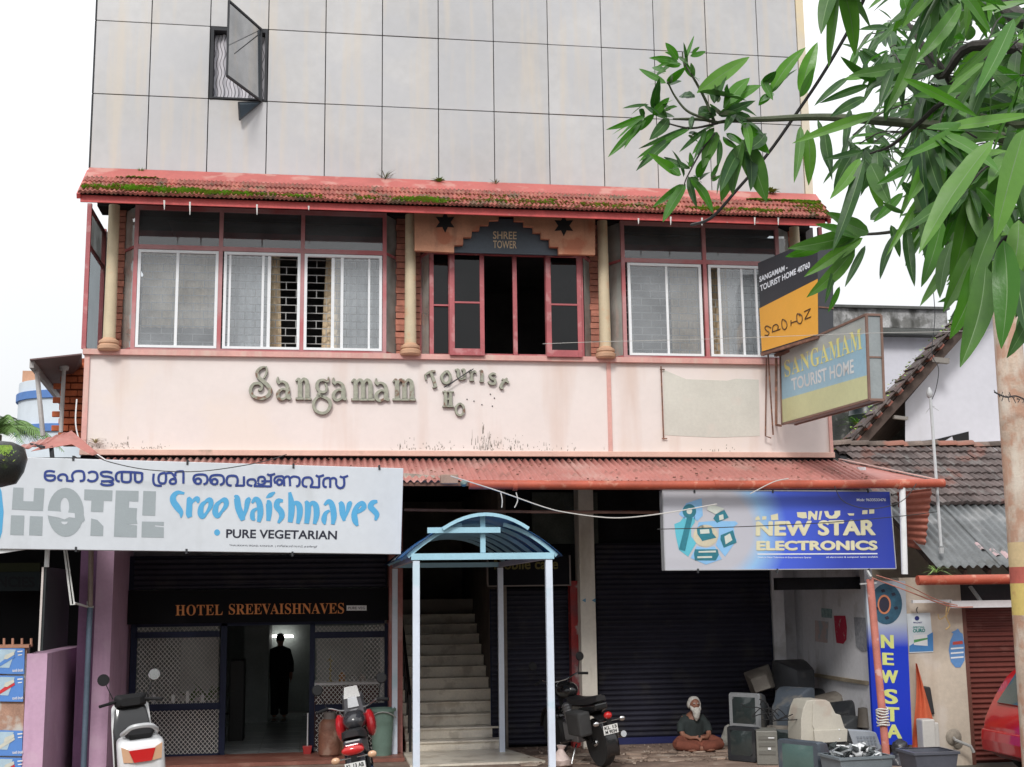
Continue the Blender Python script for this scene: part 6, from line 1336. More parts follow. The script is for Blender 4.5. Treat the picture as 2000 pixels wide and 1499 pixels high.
# counter with brass lamp seen through the right grille
ct = thing('shop_counter', Vector((P(685,1335,20.3).x, 20.5, FZ)), 'dark counter behind the right grille with a white edge', 'counter'); 
b = MB(); b.pb(612, 1338, 752, 1478, 20.3, .5); b.build('base', mat('maroon_laminate', (.06,.02,.02), rough=.4, var=.2), ct); b = MB(); b.pb(610, 1333, 754, 1338, 20.25, .6); b.build('counter_top', M['white'], ct)
b = MB(); c = P(645,1334,20.5); b.lathe([(.06,0),(.06,.02),(.015,.04),(.015,.18),(.03,.2),(.012,.22),(.012,.32),(.06,.33),(.05,.34),(.01,.38),(.005,.42)], c, 14); tag(b.build('brass_lamp', mat('old_brass', (.50,.42,.16), rough=.3, metal=.8), smooth=True), 'tall brass oil lamp on the counter behind the right grille', 'lamp')
for i, (px, h, col, lab) in enumerate(((668,.16,(.45,.20,.06),'squat orange jar on the counter right of the brass lamp'),(690,.12,(.30,.30,.30),'low grey tin on the counter, second right of the brass lamp'),(708,.13,(.4,.35,.3),'pale tin on the counter near the grille frame'))):
    b = MB(); b.lathe([(.05,0),(.055,.02),(.055,h*.7),(.03,h*.85),(.035,h)], P(px,1334,20.5), 12); tag(b.build('jar', mat('jar%d' % i, col, rough=.3), smooth=True), lab, 'jar')
for i, (px, lab) in enumerate(((300,'leftmost glass on the bar behind the left grille'),(338,'glass second from the left behind the left grille'),(366,'tall glass in the middle behind the left grille'),(395,'rightmost glass behind the left grille'))):
    b = MB(); b.lathe([(.025,0),(.03,.02),(.028,.12+.05*(i == 2)),(.02,.13+.05*(i == 2))], P(px,1374,19.9), 10); tag(b.build('drinking_glass', mat('glass_white', (.55,.56,.55), rough=.2), smooth=True), lab, 'glass')
b = MB(); b.pb(268, 1374, 428, 1380, 19.8, .35); b.pb(275, 1381, 420, 1478, 19.95, .2); tag(b.build('inner_bar', mat('dark_bar', (.05,.05,.055), rough=.5)), 'dark shelf counter behind the left grille', 'counter')
# potted plants inside on the left
for i, (px, py, s) in enumerate(((405,1372,.5),(375,1372,.38))):
    tuft(P(px, py, 20.4), 22, s, .05, mat('indoor_green', (.05,.11,.02), rough=.6, var=.3), ['leafy indoor plant behind the left grille next to the door','smaller indoor plant behind the left grille'][i], 'indoor_plant', 'plant', seed=20+i, droop=.5)
# dark block added for an unidentified dark shape, left of the doorway
b = MB(); b.pb(447, 1290, 476, 1470, 21.5, .5); tag(b.build('dark_block', mat('dark_block', (.012,.012,.012), rough=.6), bevel=.02), 'dark narrow block standing for an unclear shape just inside the restaurant door', 'cabinet')
# plastic bag by the post
b = MB(); o = onfloor(1090,1500); b.lathe([(.05,0),(.12,.03),(.14,.1),(.07,.18),(.03,.24),(.05,.3)], o+Vector((.05,0,0)), 12)
for v in b.v: v += Vector((noise.noise(v*9)*.04, 0, noise.noise(v*7)*.03))
tag(b.build('plastic_bag', mat('crumpled_bag', (.62,.50,.46), rough=.5, var=.2), smooth=True), 'crumpled white carrier bag beside the canopy post', 'bag')
# ------------------------------------------------------------------ heap of old televisions
def crt(label, c, w, h, d, rz, mb1, mb2=None, scr=None, name='crt_television', tx=0, ty=0, taper=.55, cat='television', depth_front=.25, drop=0., vents=True):
    """c: middle of the underside; the screen looks along -Y before turning by rz"""
    t = thing(name, c, label, cat, 'discarded televisions and monitors heaped in the recess'); o = Vector((0,0,0)); ORG[t.name] = o.copy()
    mb2 = mb2 or mb1
    def ring(y, sx, sz, z0=0, n=4, r=.12):
        W_, H_ = w*sx/2, h*sz/2; zc = h/2+z0; pts = []
        for cx_, cz_, a0 in ((1,1,0),(-1,1,90),(-1,-1,180),(1,-1,270)):
            for k in range(n):
                a = rad(a0+90*k/(n-1)); q_ = r*min(W_,H_); pts.append((cx_*(W_-q_)+q_*math.cos(a), y, zc+cz_*(H_-q_)+q_*math.sin(a)))
        return pts
    b = MB(); b.loft([ring(-d/2+.04,1,1), ring(-d/2+d*depth_front,1,1), ring(-d/2+d*.45,.93,.93,-h*.03), ring(d/2-d*.15,taper,taper*1.05,-h*.1-drop), ring(d/2,taper*.85,taper*.85,-h*.12-drop)]); b.build('casing', mb1, t, smooth=True, ang=45)
    b = MB(); b.loft([ring(-d/2,.97,.97,r=.1), ring(-d/2+.04,1.01,1.01,r=.1)]); 
    b.build('bezel', mb2, t, smooth=True, ang=40)
    b = MB(); b.grid(lambda u, v: ((u-.5)*w*.76, -d/2-.012-.02*(1-(2*u-1)**2)*(1-(2*v-1)**2)+.012, h*.5+(v-.45)*h*.72), 8, 8); b.build('screen', scr or M['screen'], t, smooth=True)
    if vents:
        b = MB()
        for k in range(6): b.box(-w*.28, w*.28, d*.1+k*.02, d*.1+k*.02+.007, h*(.93-.30*(.55+k*.05)) , h*(.93-.30*(.55+k*.05))+.006)
        b.build('vent_slots', M['black'], t)
    t.rotation_euler = (tx, ty, rz); return t
M['screen'] = mat('crt_glass', (.03,.04,.04), rough=.12, var=.1, bump=0, coat=.5)
tg = mat('tv_dark_grey', (.05,.054,.058), rough=.5, var=.15, sc=6, patch=(.17,.155,.13), pamt=.6, psc=3, pth=.52); tb = mat('tv_black', (.022,.024,.028), rough=.4, var=.2, sc=5, patch=(.06,.06,.06), pamt=.6, psc=3, pth=.55)
ts = mat('tv_silver', (.24,.25,.26), rough=.35, var=.1); tbr = mat('tv_taupe', (.16,.14,.12), rough=.6, var=.2, sc=5, patch=(.24,.22,.19), pamt=.6, psc=3, pth=.5); twh = mat('tv_ivory', (.50,.475,.41), rough=.55, var=.08, sc=4, patch=(.44,.36,.30), pamt=.6, psc=2.5, pth=.58); tbl = mat('tv_slate', (.07,.085,.105), rough=.45, var=.15, sc=5, patch=(.2,.18,.15), pamt=.5, psc=3, pth=.55)
gsc = mat('green_screen', (.08,.14,.13), rough=.15, var=.1, coat=.5)
def at(px, py, Y): return P(px, py, Y)
crt('black television at the foot of the heap, nearest the seated man', onfloor(1458,1487)+Vector((.12,.12,0)), .46,.46,.5, rad(-52), tb, name='crt_television')
crt('silver fronted television standing on the black one at the left of the heap', at(1472,1424,18.25), .50,.52,.5, rad(-50), tg, ts)
crt('slate grey television turned away, its tapered back towards the silver one', at(1545,1428,18.0), .52,.60,.56, rad(128), tbl, vents=False)
crt('black monitor on top of the heap against the white wall', at(1556,1348,18.8), .56,.44,.45, rad(200), tb, taper=.7)
crt('brownish monitor tipped over on top behind the silver television', at(1492,1350,18.9), .40,.34,.4, rad(160), tbr, ty=rad(18), taper=.7)
crt('greenish screened television at the front of the heap, cut by the picture edge', onfloor(1590,1520)+Vector((0,.1,0)), .62,.46,.5, rad(-58), tbl, scr=gsc)
crt('dark shell television standing on edge right of the ivory monitor', at(1650,1448,18.0), .50,.55,.40, rad(150), tb, ty=rad(8))
crt('taupe monitor casing lying under the wall ledge, on top at the right', at(1622,1392,18.5), .60,.26,.5, rad(170), tbr, ty=rad(14), taper=.6)
crt('black monitor turned away on top of the heap, right of the taupe casing', at(1660,1400,18.2), .30,.20,.36, rad(160), tb, ty=rad(20))
crt('dark television turned away at the back of the heap, against the shutter side', onfloor(1520,1470)+Vector((0,.5,0)), .5,.5,.5, rad(150), tb)
crt('grey television lying behind the ivory monitor', at(1640,1470,17.8), .48,.5,.5, rad(120), tg)
crt('small black set wedged under the wall ledge behind the slate television', at(1592,1395,19.0), .42,.38,.4, rad(190), tb, ty=rad(-6))
crt('dull brown television under the slate one, mostly hidden by the cabinet', onfloor(1555,1480)+Vector((0,.3,0)), .5,.42,.5, rad(-30), tbr)
crt('charcoal monitor back tucked beside the dark upturned bucket', at(1668,1450,17.9), .36,.36,.4, rad(140), tb)
# ivory monitor seen from behind, stepped
iv = thing('ivory_monitor', at(1600,1455,17.25), 'ivory stepped monitor back in the middle of the heap', 'monitor', 'discarded televisions and monitors heaped in the recess'); o = ORG[iv.name]
f = lambda x, y: at(x, y, 17.2)
b = MB(); b.prism([f(x, y) for x, y in ((1590,1455),(1590,1425),(1587,1418),(1588,1375),(1592,1368),(1612,1367),(1621,1372),(1632,1394),(1642,1397),(1650,1422),(1654,1425),(1652,1450))], (.0,.02,0)); 
b.prism([f(x, y)+Vector((0,.021,0)) for x, y in ((1566,1448),(1566,1405),(1570,1385),(1577,1369),(1592,1367),(1610,1367),(1620,1373),(1631,1396),(1641,1398),(1650,1424),(1652,1449))], (-.05,.38,0)); b.build('casing', twh, iv, bevel=.015)
b = MB(); b.prism([f(x, y)-Vector((0,.03,0)) for x, y in ((1588,1427),(1654,1424),(1653,1449),(1591,1453))], (0,.03,0)); b.build('foot_panel', twh, iv, bevel=.006)
b = MB(); b.prism([f(x, y)-Vector((0,.034,0)) for x, y in ((1592,1451),(1651,1448),(1648,1452),(1594,1455))], (0,.01,0)); b.build('slot', M['black'], iv)
b = MB(); c = f(1637,1425)-Vector((0,.034,0)); b.lathe([(.012,0),(.01,.004)], c, 10, (0,-1,0)); c = f(1638,1443)-Vector((0,.034,0)); b.lathe([(.010,0),(.008,.004)], c, 10, (0,-1,0)); b.build('button', M['white'], iv)
# beige cabinet
pc_ = thing('steel_cabinet', onfloor(1520,1512), 'taupe computer cabinet with drawer slots, below the slate television', 'cabinet', None); o = ORG[pc_.name]
h_ = at(1500,1428,16.95).z-FZ; e1 = Vector((math.cos(rad(-18)), math.sin(rad(-18)), 0)); e2 = Vector((-e1.y, e1.x, 0)); c0 = at(1478,1470,17.0); c0.z = FZ
b = MB(); c = c0+e1*.14+e2*.22+Vector((0,0,h_/2)); b.ob(c, e1*.14, e2*.24, (0,0,h_/2)); b.build('case', mat('taupe_steel', (.17,.165,.145), rough=.5, var=.15, sc=4), pc_, bevel=.01)
b = MB()
for z, hh in ((h_*.80,.05),(h_*.60,.05),(h_*.36,.05)): b.ob(c0+e1*.14-e2*.024+Vector((0,0,z)), e1*.11, e2*.006, (0,0,hh/2))
b.build('drive_bay', mat('dark_taupe', (.13,.125,.11), rough=.5), pc_)
b = MB(); b.ob(c0+e1*.17-e2*.033+Vector((0,0,h_*.48)), e1*.02, e2*.004, (0,0,.015)); b.ob(c0+e1*.2-e2*.033+Vector((0,0,h_*.80)), e1*.04, e2*.003, (0,0,.006)); b.build('button', M['white'], pc_)
rw_ = random.Random(31); b = MB()
for _ in range(14):
    x0_, y0_ = rw_.uniform(1445,1660), rw_.uniform(1375,1450); yy_ = rw_.uniform(17.2,17.9)
    b.tube(crom([P(x0_+k*rw_.uniform(8,22), y0_+rw_.uniform(-14,16)+k*5, yy_-.03*k) for k in range(5)], 5), .007, 5)
tag(b.build('tangled_leads', M['black']), 'tangle of loose black leads trailing over the heap of televisions', 'wires', kind='stuff')
# crates and casings at the front right of the heap
gp2 = mat('grey_plastic_crate', (.17,.20,.22), rough=.45, var=.12, sc=5)
def crate(label, c, w, d, h, rz, m, name='crate', flare=1.12):
    t = thing(name, c, label, 'crate'); o = ORG[t.name]; R2 = Matrix.Rotation(rz, 3, 'Z')
    rg = lambda s, z: [o+R2 @ Vector((a*w/2*s, e_*d/2*s, z)) for a, e_ in ((-1,-1),(1,-1),(1,1),(-1,1))]
    b = MB(); b.loft([rg(1,0), rg(flare,h)], cap=False); b.loft([rg(.93,.02), rg(flare*.94,h)], cap=False); b.poly(rg(.95,.015)); b.loft([rg(flare,h-.02), rg(flare*1.06,h-.02), rg(flare*1.06,h+.01), rg(flare*.94,h+.01)], cap=False); b.build('shell', m, t)
    return t
t1_ = crate('grey plastic crate full of circuit scrap in front of the red pole', onfloor(1668,1530)+Vector((0,-.1,0)), .62,.45,.34, .1, gp2)
t2_ = crate('wide dark basin with a rolled rim in front of the pale container', onfloor(1808,1532)+Vector((0,-.1,0)), .42,.36,.40, 0, mat('dark_basin', (.10,.105,.13), rough=.35, var=.15, sc=5), name='basin', flare=1.3)
rs = random.Random(6); o = ORG[t1_.name]
scm = [mat('scrap_silver', (.30,.32,.33), rough=.35, metal=.3), mat('scrap_dark', (.05,.06,.06), rough=.5), mat('scrap_white', (.66,.67,.68), rough=.4)]
b = MB()
for _ in range(70):
    c = o+Vector((rs.uniform(-.28,.28), rs.uniform(-.18,.18), .32+rs.uniform(0,.13))); a, e_ = rs.uniform(0,3), rs.uniform(-.6,.6); x = Vector((math.cos(a),math.sin(a),e_)); y = Vector((-math.sin(a),math.cos(a),rs.uniform(-.5,.5))); b.mi = rs.randrange(3); b.ob(c, x*rs.uniform(.03,.09), y*rs.uniform(.01,.04), x.cross(y).normalized()*rs.uniform(.004,.012))
q = tag(b.build('circuit_scrap', scm), 'jumble of circuit boards and metal scrap piled in the grey crate', 'scrap', kind='stuff')
b = MB(); f = lambda x, y, d=0: at(x, y, 17.0+d); b.prism([f(*q_) for q_ in ((1657,1427),(1700,1430),(1712,1434),(1722,1462),(1700,1476),(1676,1480))], (0,.03,.02)); kb = tag(b.build('keyboard_casing', mat('grey_casing', (.30,.33,.37), rough=.5, var=.1), bevel=.005), 'grey keyboard casing leaning at the right of the ivory monitor', 'keyboard')
b = MB()
for r in range(4):
    for k_ in range(6): c = f(1675+k_*6.4+r*1.6, 1440+r*6.5, -.004); b.box(c.x-.014,c.x+.014,c.y-.008,c.y,c.z-.014,c.z+.014)
b.build('keys', mat('key_grey', (.22,.25,.29)), kb)
b = MB(); o = at(1692,1420,17.6); b.lathe([(.13,0),(.12,.02),(.10,.26),(.05,.27)], o, 16); tag(b.build('dark_bucket', mat('brown_bucket', (.10,.085,.07), rough=.6, var=.2), smooth=True), 'dark upturned bucket against the blue sign, right end of the heap', 'bucket')
b = MB(); b.prism([at(x,y,17.0) for x, y in ((1625,1478),(1660,1462),(1682,1466),(1690,1480),(1650,1490))], (0,.3,.02)); tag(b.build('loose_panel', mat('slate_panel', (.22,.24,.29), rough=.5), bevel=.005), 'flat slate casing lid lying behind the grey crate', 'lid')
# sacks and cables heap behind the basin
b = MB(); o = at(1762,1500,16.6)
for (dx, dz, r) in ((-.1,.05,.16),(.08,.12,.17),(.16,.0,.14),(-.02,.24,.12),(.2,.17,.1)): b.lathe([(.01,-r),(r*.7,-r*.7),(r,0),(r*.7,r*.7),(.01,r)], o+Vector((dx,.05*dx,dz)), 12)
for v in b.v: v += Vector((noise.noise(v*6)*.08, noise.noise(v*5+Vector((3,0,0)))*.05, noise.noise(v*7)*.07))
o_ = b.build('black_sack', mat('black_sack', (.035,.037,.045), rough=.3, var=.3, sc=9, bump=.4), smooth=True, ang=180); r_ = o_.modifiers.new('r','REMESH'); r_.mode = 'VOXEL'; r_.voxel_size = .02; r_.use_smooth_shade = True; tag(o_, 'heap of shiny black bags between the red pole and the basin', 'bag')
# pale sack by the shutter
b = MB(); o = onfloor(1423,1456); b.loft([[o+Vector((math.cos(a)*r*.9, math.sin(a)*r*.6, z)) for a in [k*.524 for k in range(12)]] for r, z in ((.14,0),(.13,.1),(.09,.2),(.06,.28),(.01,.31))])
for v in b.v: v += Vector((noise.noise(v*8)*.03, 0, 0))
tag(b.build('grey_stone', mat('grey_stone', (.38,.37,.34), rough=.9, var=.4, sc=12, bump=.5), smooth=True, ang=180), 'small whitish weathered stone between the seated man and the heap', 'stone')
# ------------------------------------------------------------------ utility pole
up_ = thing('utility_pole', P(1985,1499,11.5), 'thick peeling utility pole with yellow and red painted bands at the right edge', 'pole')
pm_ = mat('peeling_pole', (.55,.42,.33), rough=.8, var=.22, sc=5, bump=.5, patch=(.44,.22,.14), pamt=.65, psc=5.5, pth=.48, stain=(.66,.60,.52), samt=.8, ssc=(9,9,2.2), sth=.5)
xc = P(1987,1000,11.5); 
def prad(z): return .135+(4.6-z)*.010
zA_, zB_ = 0, P(1960,300,11.5).z; y1_, y2_, y3_, y4_ = [P(1985,y,11.5).z for y in (1202,1140,1108,1060)]
X0_ = P(1943+24, 640, 11.5).x
def seg(z0, z1, m, name): b = MB(); n = 6; b.lathe([(prad(z0+(z1-z0)*i/n), z0+(z1-z0)*i/n) for i in range(n+1)], (X0_, 11.5, 0), 24); return b.build(name, m, up_, smooth=True)
seg(zA_, y1_, pm_, 'shaft'); seg(y1_, y2_, mat('yellow_band', (.66,.50,.16), rough=.7, var=.15, patch=(.5,.2,.1), pamt=.6, psc=6, pth=.6), 'yellow_band'); seg(y2_, y3_, mat('red_band', (.50,.12,.09), rough=.7, var=.2), 'red_band'); seg(y3_, y4_, mat('sand_band', (.66,.50,.28), rough=.7, var=.15), 'sand_band'); seg(y4_, zB_, pm_, 'shaft')
b = MB(); b.tube(crom([P(1942,766,11.2), P(1965,776,11.2), P(1985,774,11.2), P(2010,785,11.2)]), .008, 5); rs = random.Random(1)
for k in range(16): c = P(1946+k*3.6, 769+k*.8, 11.2); b.tube([c, c+Vector((rs.uniform(-.03,.03), 0, rs.uniform(-.06,.05)))], .004, 4)
tag(b.build('thorny_twig', M['dark']), 'thin dark thorny twig crossing the peeling utility pole', 'twig')
# ------------------------------------------------------------------ vehicles
tyre = mat('tyre_rubber', (.022,.022,.022), rough=.8, var=.2); chrome = mat('chrome', (.62,.62,.62), rough=.18, metal=1, var=.05, bump=0); bk = mat('gloss_black', (.012,.012,.013), rough=.2, var=.1, bump=0, coat=.4); mk = mat('matt_black', (.013,.013,.014), spec=.25, rough=.65, var=.15); redl = mat('tail_lamp_red', (.50,.015,.015), rough=.15, var=0, bump=0, coat=.5); cle = mat('clear_lens', (.60,.36,.22), rough=.15, var=.05, bump=0, coat=.5); eng = mat('engine_metal', (.30,.30,.31), rough=.4, metal=.6, var=.2)
platem = mat('number_plate', (.70,.70,.68), rough=.5, var=.05)
def organic(b, name, m, par, vox=.02, it=4):
    o = b.build(name, m, par, smooth=True, ang=180); r_ = o.modifiers.new('remesh', 'REMESH'); r_.mode = 'VOXEL'; r_.voxel_size = vox; r_.use_smooth_shade = True
    s_ = o.modifiers.new('smooth', 'SMOOTH'); s_.factor = .5; s_.iterations = it; return o
def ellips(b, c, rx, ry, rz, n=12, m=8):
    c = Vector(c); b.loft([[c+Vector((rx*math.sin(math.pi*j/m)*math.cos(6.283*k/n), ry*math.sin(math.pi*j/m)*math.sin(6.283*k/n), -rz*math.cos(math.pi*j/m))) for k in range(n)] for j in range(1, m)]); return b
def wheel(t, x, y, r, w, nsp=10):
    c = Vector((x, y, r)); b = MB()
    b.lathe([(r*.80,-w*.4),(r*.93,-w*.5),(r,-w*.2),(r,w*.2),(r*.93,w*.5),(r*.80,w*.4),(r*.78,0)], c, 28, (1,0,0)); o = b.build('wheel', tyre, t, smooth=True)
    b = MB(); b.lathe([(r*.80,-w*.3),(r*.76,-w*.3),(r*.76,w*.3),(r*.80,w*.3)], c, 28, (1,0,0)); b.lathe([(r*.14,-w*.6),(r*.18,-w*.3),(r*.18,w*.3),(r*.14,w*.6)], c, 12, (1,0,0)); b.build('rim', chrome, o, smooth=True)
    b = MB()
    for k in range(nsp): a = 6.283*k/nsp; b.bar(c+Vector((.01*(-1)**k, math.cos(a)*r*.15, math.sin(a)*r*.15)), c+Vector((0, math.cos(a)*r*.77, math.sin(a)*r*.77)), .012)
    b.build('spoke', mk, o)
    return o
sw_ = mat('visor_white', (.60,.62,.64), rough=.3)
bred_ = mat('shroud_red', (.42,.015,.02), rough=.2, var=.08, bump=0, coat=.5)
def motorbike(name, label, loc, rz, lean, body, tank_m, rear, sc_=1., plate=('KL 13', 'AB 904'), retro=True):
    """local frame: rear wheel at the origin, front along +Y"""
    t = thing(name, (0,0,0), label, 'motorbike'); r = .30
    wheel(t, 0, 0, r, .13, 12); wheel(t, 0, 1.33, r, .10, 12)
    b = MB(); b.tube([(0,1.33,r),(.0,1.33,r)],.02); 
    for s in (-1,1): b.tube([(s*.08,1.33,r),(s*.08,1.08,.88)], .02, 8); b.tube([(s*.09,.0,r),(s*.09,.55,.40),(s*.09,.6,.45)], .018, 6); b.tube([(s*.11,.02,r+.02),(s*.10,.16,.72)], .022, 8)
    b.tube([(0,1.08,.90),(0,.7,.82),(0,.2,.70)], .025, 8); b.tube([(0,1.07,.84),(0,.85,.40),(0,.5,.36)], .022, 8); b.build('frame', mk, t, smooth=True)
    b = MB(); b.box(-.10,.10,.45,.85,.26,.50); b.lathe([(.085,0),(.09,.02),(.09,.24),(.07,.27)], (0,.72,.48), 14, (0,.25,1)); b.build('engine', eng, t, bevel=.02)
    b = MB()
    for k in range(6): b.lathe([(.11,0),(.11,.008)], (0,.72+.008*k,.52+k*.035), 16, (0,.25,1))
    b.build('cooling_fin', eng, t)
    b = MB(); b.lathe([(.095,-.02),(.10,0),(.08,.03)], (.10,.55,.36), 18, (1,0,0)); b.build('clutch_cover', chrome, t, smooth=True)
    b = MB(); ellips(b, (0,.78,.90), .135,.25,.12); b.build('tank', tank_m, t, smooth=True, ang=180)
    b = MB(); b.loft([[(x*w, y, z) for x, z in ((-1,zb),(-.9,zt_-.015),(-.5,zt_),(.5,zt_),(.9,zt_-.015),(1,zb))] for y, w, zb, zt_ in ((.62,.09,.78,.84),(.40,.13,.76,.83),(.15,.125,.77,.85),(-.12,.11,.80,.89),(-.22,.07,.83,.89))]); b.build('seat', mat('seat_vinyl', (.02,.02,.022), rough=.45, var=.15), t, smooth=True, ang=50)
    b = MB(); b.loft([[(x*w, y, z) for x, z in ((-1,zb),(-1,zt_),(1,zt_),(1,zb))] for y, w, zb, zt_ in ((.45,.12,.55,.76),(.1,.12,.62,.77),(-.2,.09,.72,.80))]); b.build('side_panel', body, t, bevel=.02)
    # rear guard follows the wheel
    b = MB(); b.grid(lambda u, v: ((u-.5)*.17, -math.cos(rad(20+110*v))*-(-1)*(r+.05)*1.0 if False else (r+.055)*-math.cos(rad(-25+120*v)), r+(r+.055)*math.sin(rad(-25+120*v))+.012*math.cos((u-.5)*3)), 4, 12); o = b.build('rear_guard', body, t, smooth=True); q = o.modifiers.new('s','SOLIDIFY'); q.thickness = .008
    b = MB(); b.grid(lambda u, v: ((u-.5)*.13, 1.33+(r+.045)*math.cos(rad(10+130*v)), r+(r+.045)*math.sin(rad(10+130*v))), 3, 10); o = b.build('front_guard', body, t, smooth=True); q = o.modifiers.new('s','SOLIDIFY'); q.thickness = .008
    # handlebar, headlamp
    b = MB(); b.tube(crom([(-.37,.86,1.04),(-.26,.92,1.06),(-.12,1.02,1.0),(.12,1.02,1.0),(.26,.92,1.06),(.37,.86,1.04)]), .012, 8); b.build('handlebar', chrome, t, smooth=True)
    b = MB(); 
    for s in (-1,1): b.tube([(s*.27,.915,1.06),(s*.39,.85,1.04)], .018, 8)
    b.build('grip', mk, t, smooth=True)
    for s in (-1,1):
        b = MB(); b.tube([(s*.28,.93,1.06),(s*.34,.95,1.24)], .006, 6); b.lathe([(.055,-.01),(.06,0),(.05,.012)], (s*.35,.945,1.27), 16, (0,-1,.1)); b.build('mirror', mk, t, smooth=True)
    if retro:
        b = MB(); b.lathe([(.04,-.1),(.085,-.05),(.095,0),(.09,.02)], (0,1.16,.93), 18, (0,1,0)); b.build('headlamp', bk, t, smooth=True)
        b = MB(); b.box(-.30,-.12,-.10,.28,.42,.72); b.build('pannier', mat('canvas_grey', (.045,.045,.045), rough=.8, var=.2), t, bevel=.03)
    else:
        b = MB(); b.loft([[(x*w, y, z) for x, z in ((-1,zb),(-.8,zt_),(.8,zt_),(1,zb))] for y, w, zb, zt_ in ((1.0,.11,.92,1.12),(1.10,.14,.84,1.16),(1.22,.10,.82,1.08),(1.28,.04,.86,.98))]); b.build('cowl', mat('white_cowl', (.10,.10,.11), rough=.3, var=.1), t, smooth=True)
        b = MB(); b.poly([(-.09,.99,1.12),(.09,.99,1.12),(.07,1.05,1.24),(-.07,1.05,1.24)]); o = b.build('fly_screen', bk, t); q = o.modifiers.new('s','SOLIDIFY'); q.thickness = .01
        b = MB(); b.loft([[(x*.06, y, z) for x, z in ((-1,1.02),(-.8,1.13),(.8,1.13),(1,1.02))] for y in (.985,1.0)]); b.build('visor_panel', sw_, t)
        b = MB(); b.loft([[(x*w, y, z) for x, z in ((-1,zb),(-1,zt_),(1,zt_),(1,zb))] for y, w, zb, zt_ in ((-.2,.10,.70,.745),(-.42,.07,.74,.78))]); b.build('tail_cowl', bred_, t, bevel=.01)
        for s in (-1,1): b = MB(); ellips(b, (s*.16,.85,.84), .06,.16,.15); b.build('tank_shroud', bred_, t, smooth=True)
    # tail: lamp, indicators, plate
    zl_ = .66 if retro else .72; yl_ = -.34 if retro else -.40
    b = MB(); ellips(b, (0,yl_,zl_), .055 if retro else .115,.045,.045 if retro else .05); b.build('tail_lamp', redl, t, smooth=True, ang=180)
    b = MB(); b.tube([(-.16,yl_+.0,zl_-.07),(.16,yl_+.0,zl_-.07)], .008, 6); b.build('lamp_bar', chrome, t)
    for s in (-1,1): b = MB(); ellips(b, (s*.18,yl_-.01,zl_-.07), .045,.03,.034); b.build('indicator', chrome if retro else cle, t, smooth=True, ang=180)
    py = yl_-.015; pz = zl_-.17; b = MB(); b.box(-.10,.10,py-.004,py,pz-.055,pz+.055); pl_ = b.build('number_plate', platem, t)
    b = MB()
    f = lambda x, y: Vector((x*.001, py-.006, pz+y*.001))
    lettering(b, plate[0], ((-85,45),(85,45),(85,5),(-85,5)), f, bold=.03); lettering(b, plate[1], ((-80,-5),(80,-5),(80,-48),(-80,-48)), f, bold=.03); b.build('plate_lettering', M['black'], pl_)
    b = MB(); b.box(-.03,.03,py+.0,py+.10,zl_-.15,zl_-.04); b.build('plate_bracket', mk, t)
    b = MB(); b.tube([(.15,.45,.30),(.17,.0,.34),(.17,-.35,.40)], [.025,.035,.04], 10); b.build('silencer', chrome if retro else mk, t, smooth=True)
    b = MB(); b.tube([(-.10,.5,.25),(-.26,.42,.02)], .012, 6); b.tube([(-.3,.55,.3),(.3,.55,.3)], .012, 6); b.build('side_stand', chrome, t)
    t.scale = (sc_,)*3; t.rotation_euler = (0, lean, rz); t.location = loc; return t
wr = onfloor(1180, 1497); wr.y += .0
motorbike('motorbike', 'black retro motorbike with round chrome indicators standing in front of the wide shutter', wr, rad(14), rad(-9), bk, bk, bk, 1.08, ('KL 13', 'M 9034'))
bred = mat('bike_red', (.42,.015,.02), rough=.2, var=.08, bump=0, coat=.5)
motorbike('motorbike', 'red and grey sports commuter motorbike leaning beside the green bin', Vector((P(716,1560,14.9).x,14.9,.0)), rad(-4), rad(-10), mat('bike_graphite', (.05,.05,.06), rough=.3, var=.1), mat('bike_tank', (.035,.035,.04), rough=.2, coat=.5), bk, 1.12, ('KL 13 AB', '3904'), retro=False)
# ------------------------------------------------------------------ scooter seen from behind
sct = thing('scooter', (0,0,0), 'white scooter with red tail lamp parked before the left grille', 'scooter')
sw = mat('scooter_white', (.70,.71,.72), rough=.22, var=.04, bump=0, coat=.4); sdk = mat('scooter_seat', (.014,.014,.015), spec=.25, rough=.6, var=.15)
wheel(sct, 0, 0, .23, .11, 6); wheel(sct, 0, 1.22, .23, .10, 6)
b = MB()
def srg(y, w, z0, z1, r=.35, n=5, x=0):
    pts = []; W_, H_ = w/2, (z1-z0)/2; zc = (z0+z1)/2
    for cx_, cz_, a0 in ((1,1,0),(-1,1,90),(-1,-1,180),(1,-1,270)):
        for k in range(n): a = rad(a0+90*k/(n-1)); q_ = r*min(W_,H_); pts.append((x+cx_*(W_-q_)+q_*math.cos(a), y, zc+cz_*(H_-q_)+q_*math.sin(a)))
    return pts
b.loft([srg(-.33,.30,.44,.66,.4), srg(-.31,.40,.36,.72,.35), srg(-.2,.46,.34,.76,.35), srg(.1,.44,.34,.76,.3), srg(.35,.36,.32,.70,.3), srg(.45,.30,.3,.6)]); b.build('body_panel', sw, sct, smooth=True, ang=60)
b = MB(); b.loft([srg(-.24,.22,.755,.80,.6), srg(-.1,.28,.76,.84,.6), srg(.2,.28,.76,.83,.6), srg(.42,.20,.70,.80,.6)]); b.build('seat', sdk, sct, smooth=True, ang=60)
b = MB(); b.tube(crom([(-.17,-.1,.80),(-.15,-.30,.84),(-.08,-.38,.89),(.08,-.38,.89),(.15,-.30,.84),(.17,-.1,.80)]), .024, 8); b.build('grab_rail', mat('grey_rail', (.45,.46,.47), rough=.3), sct, smooth=True)
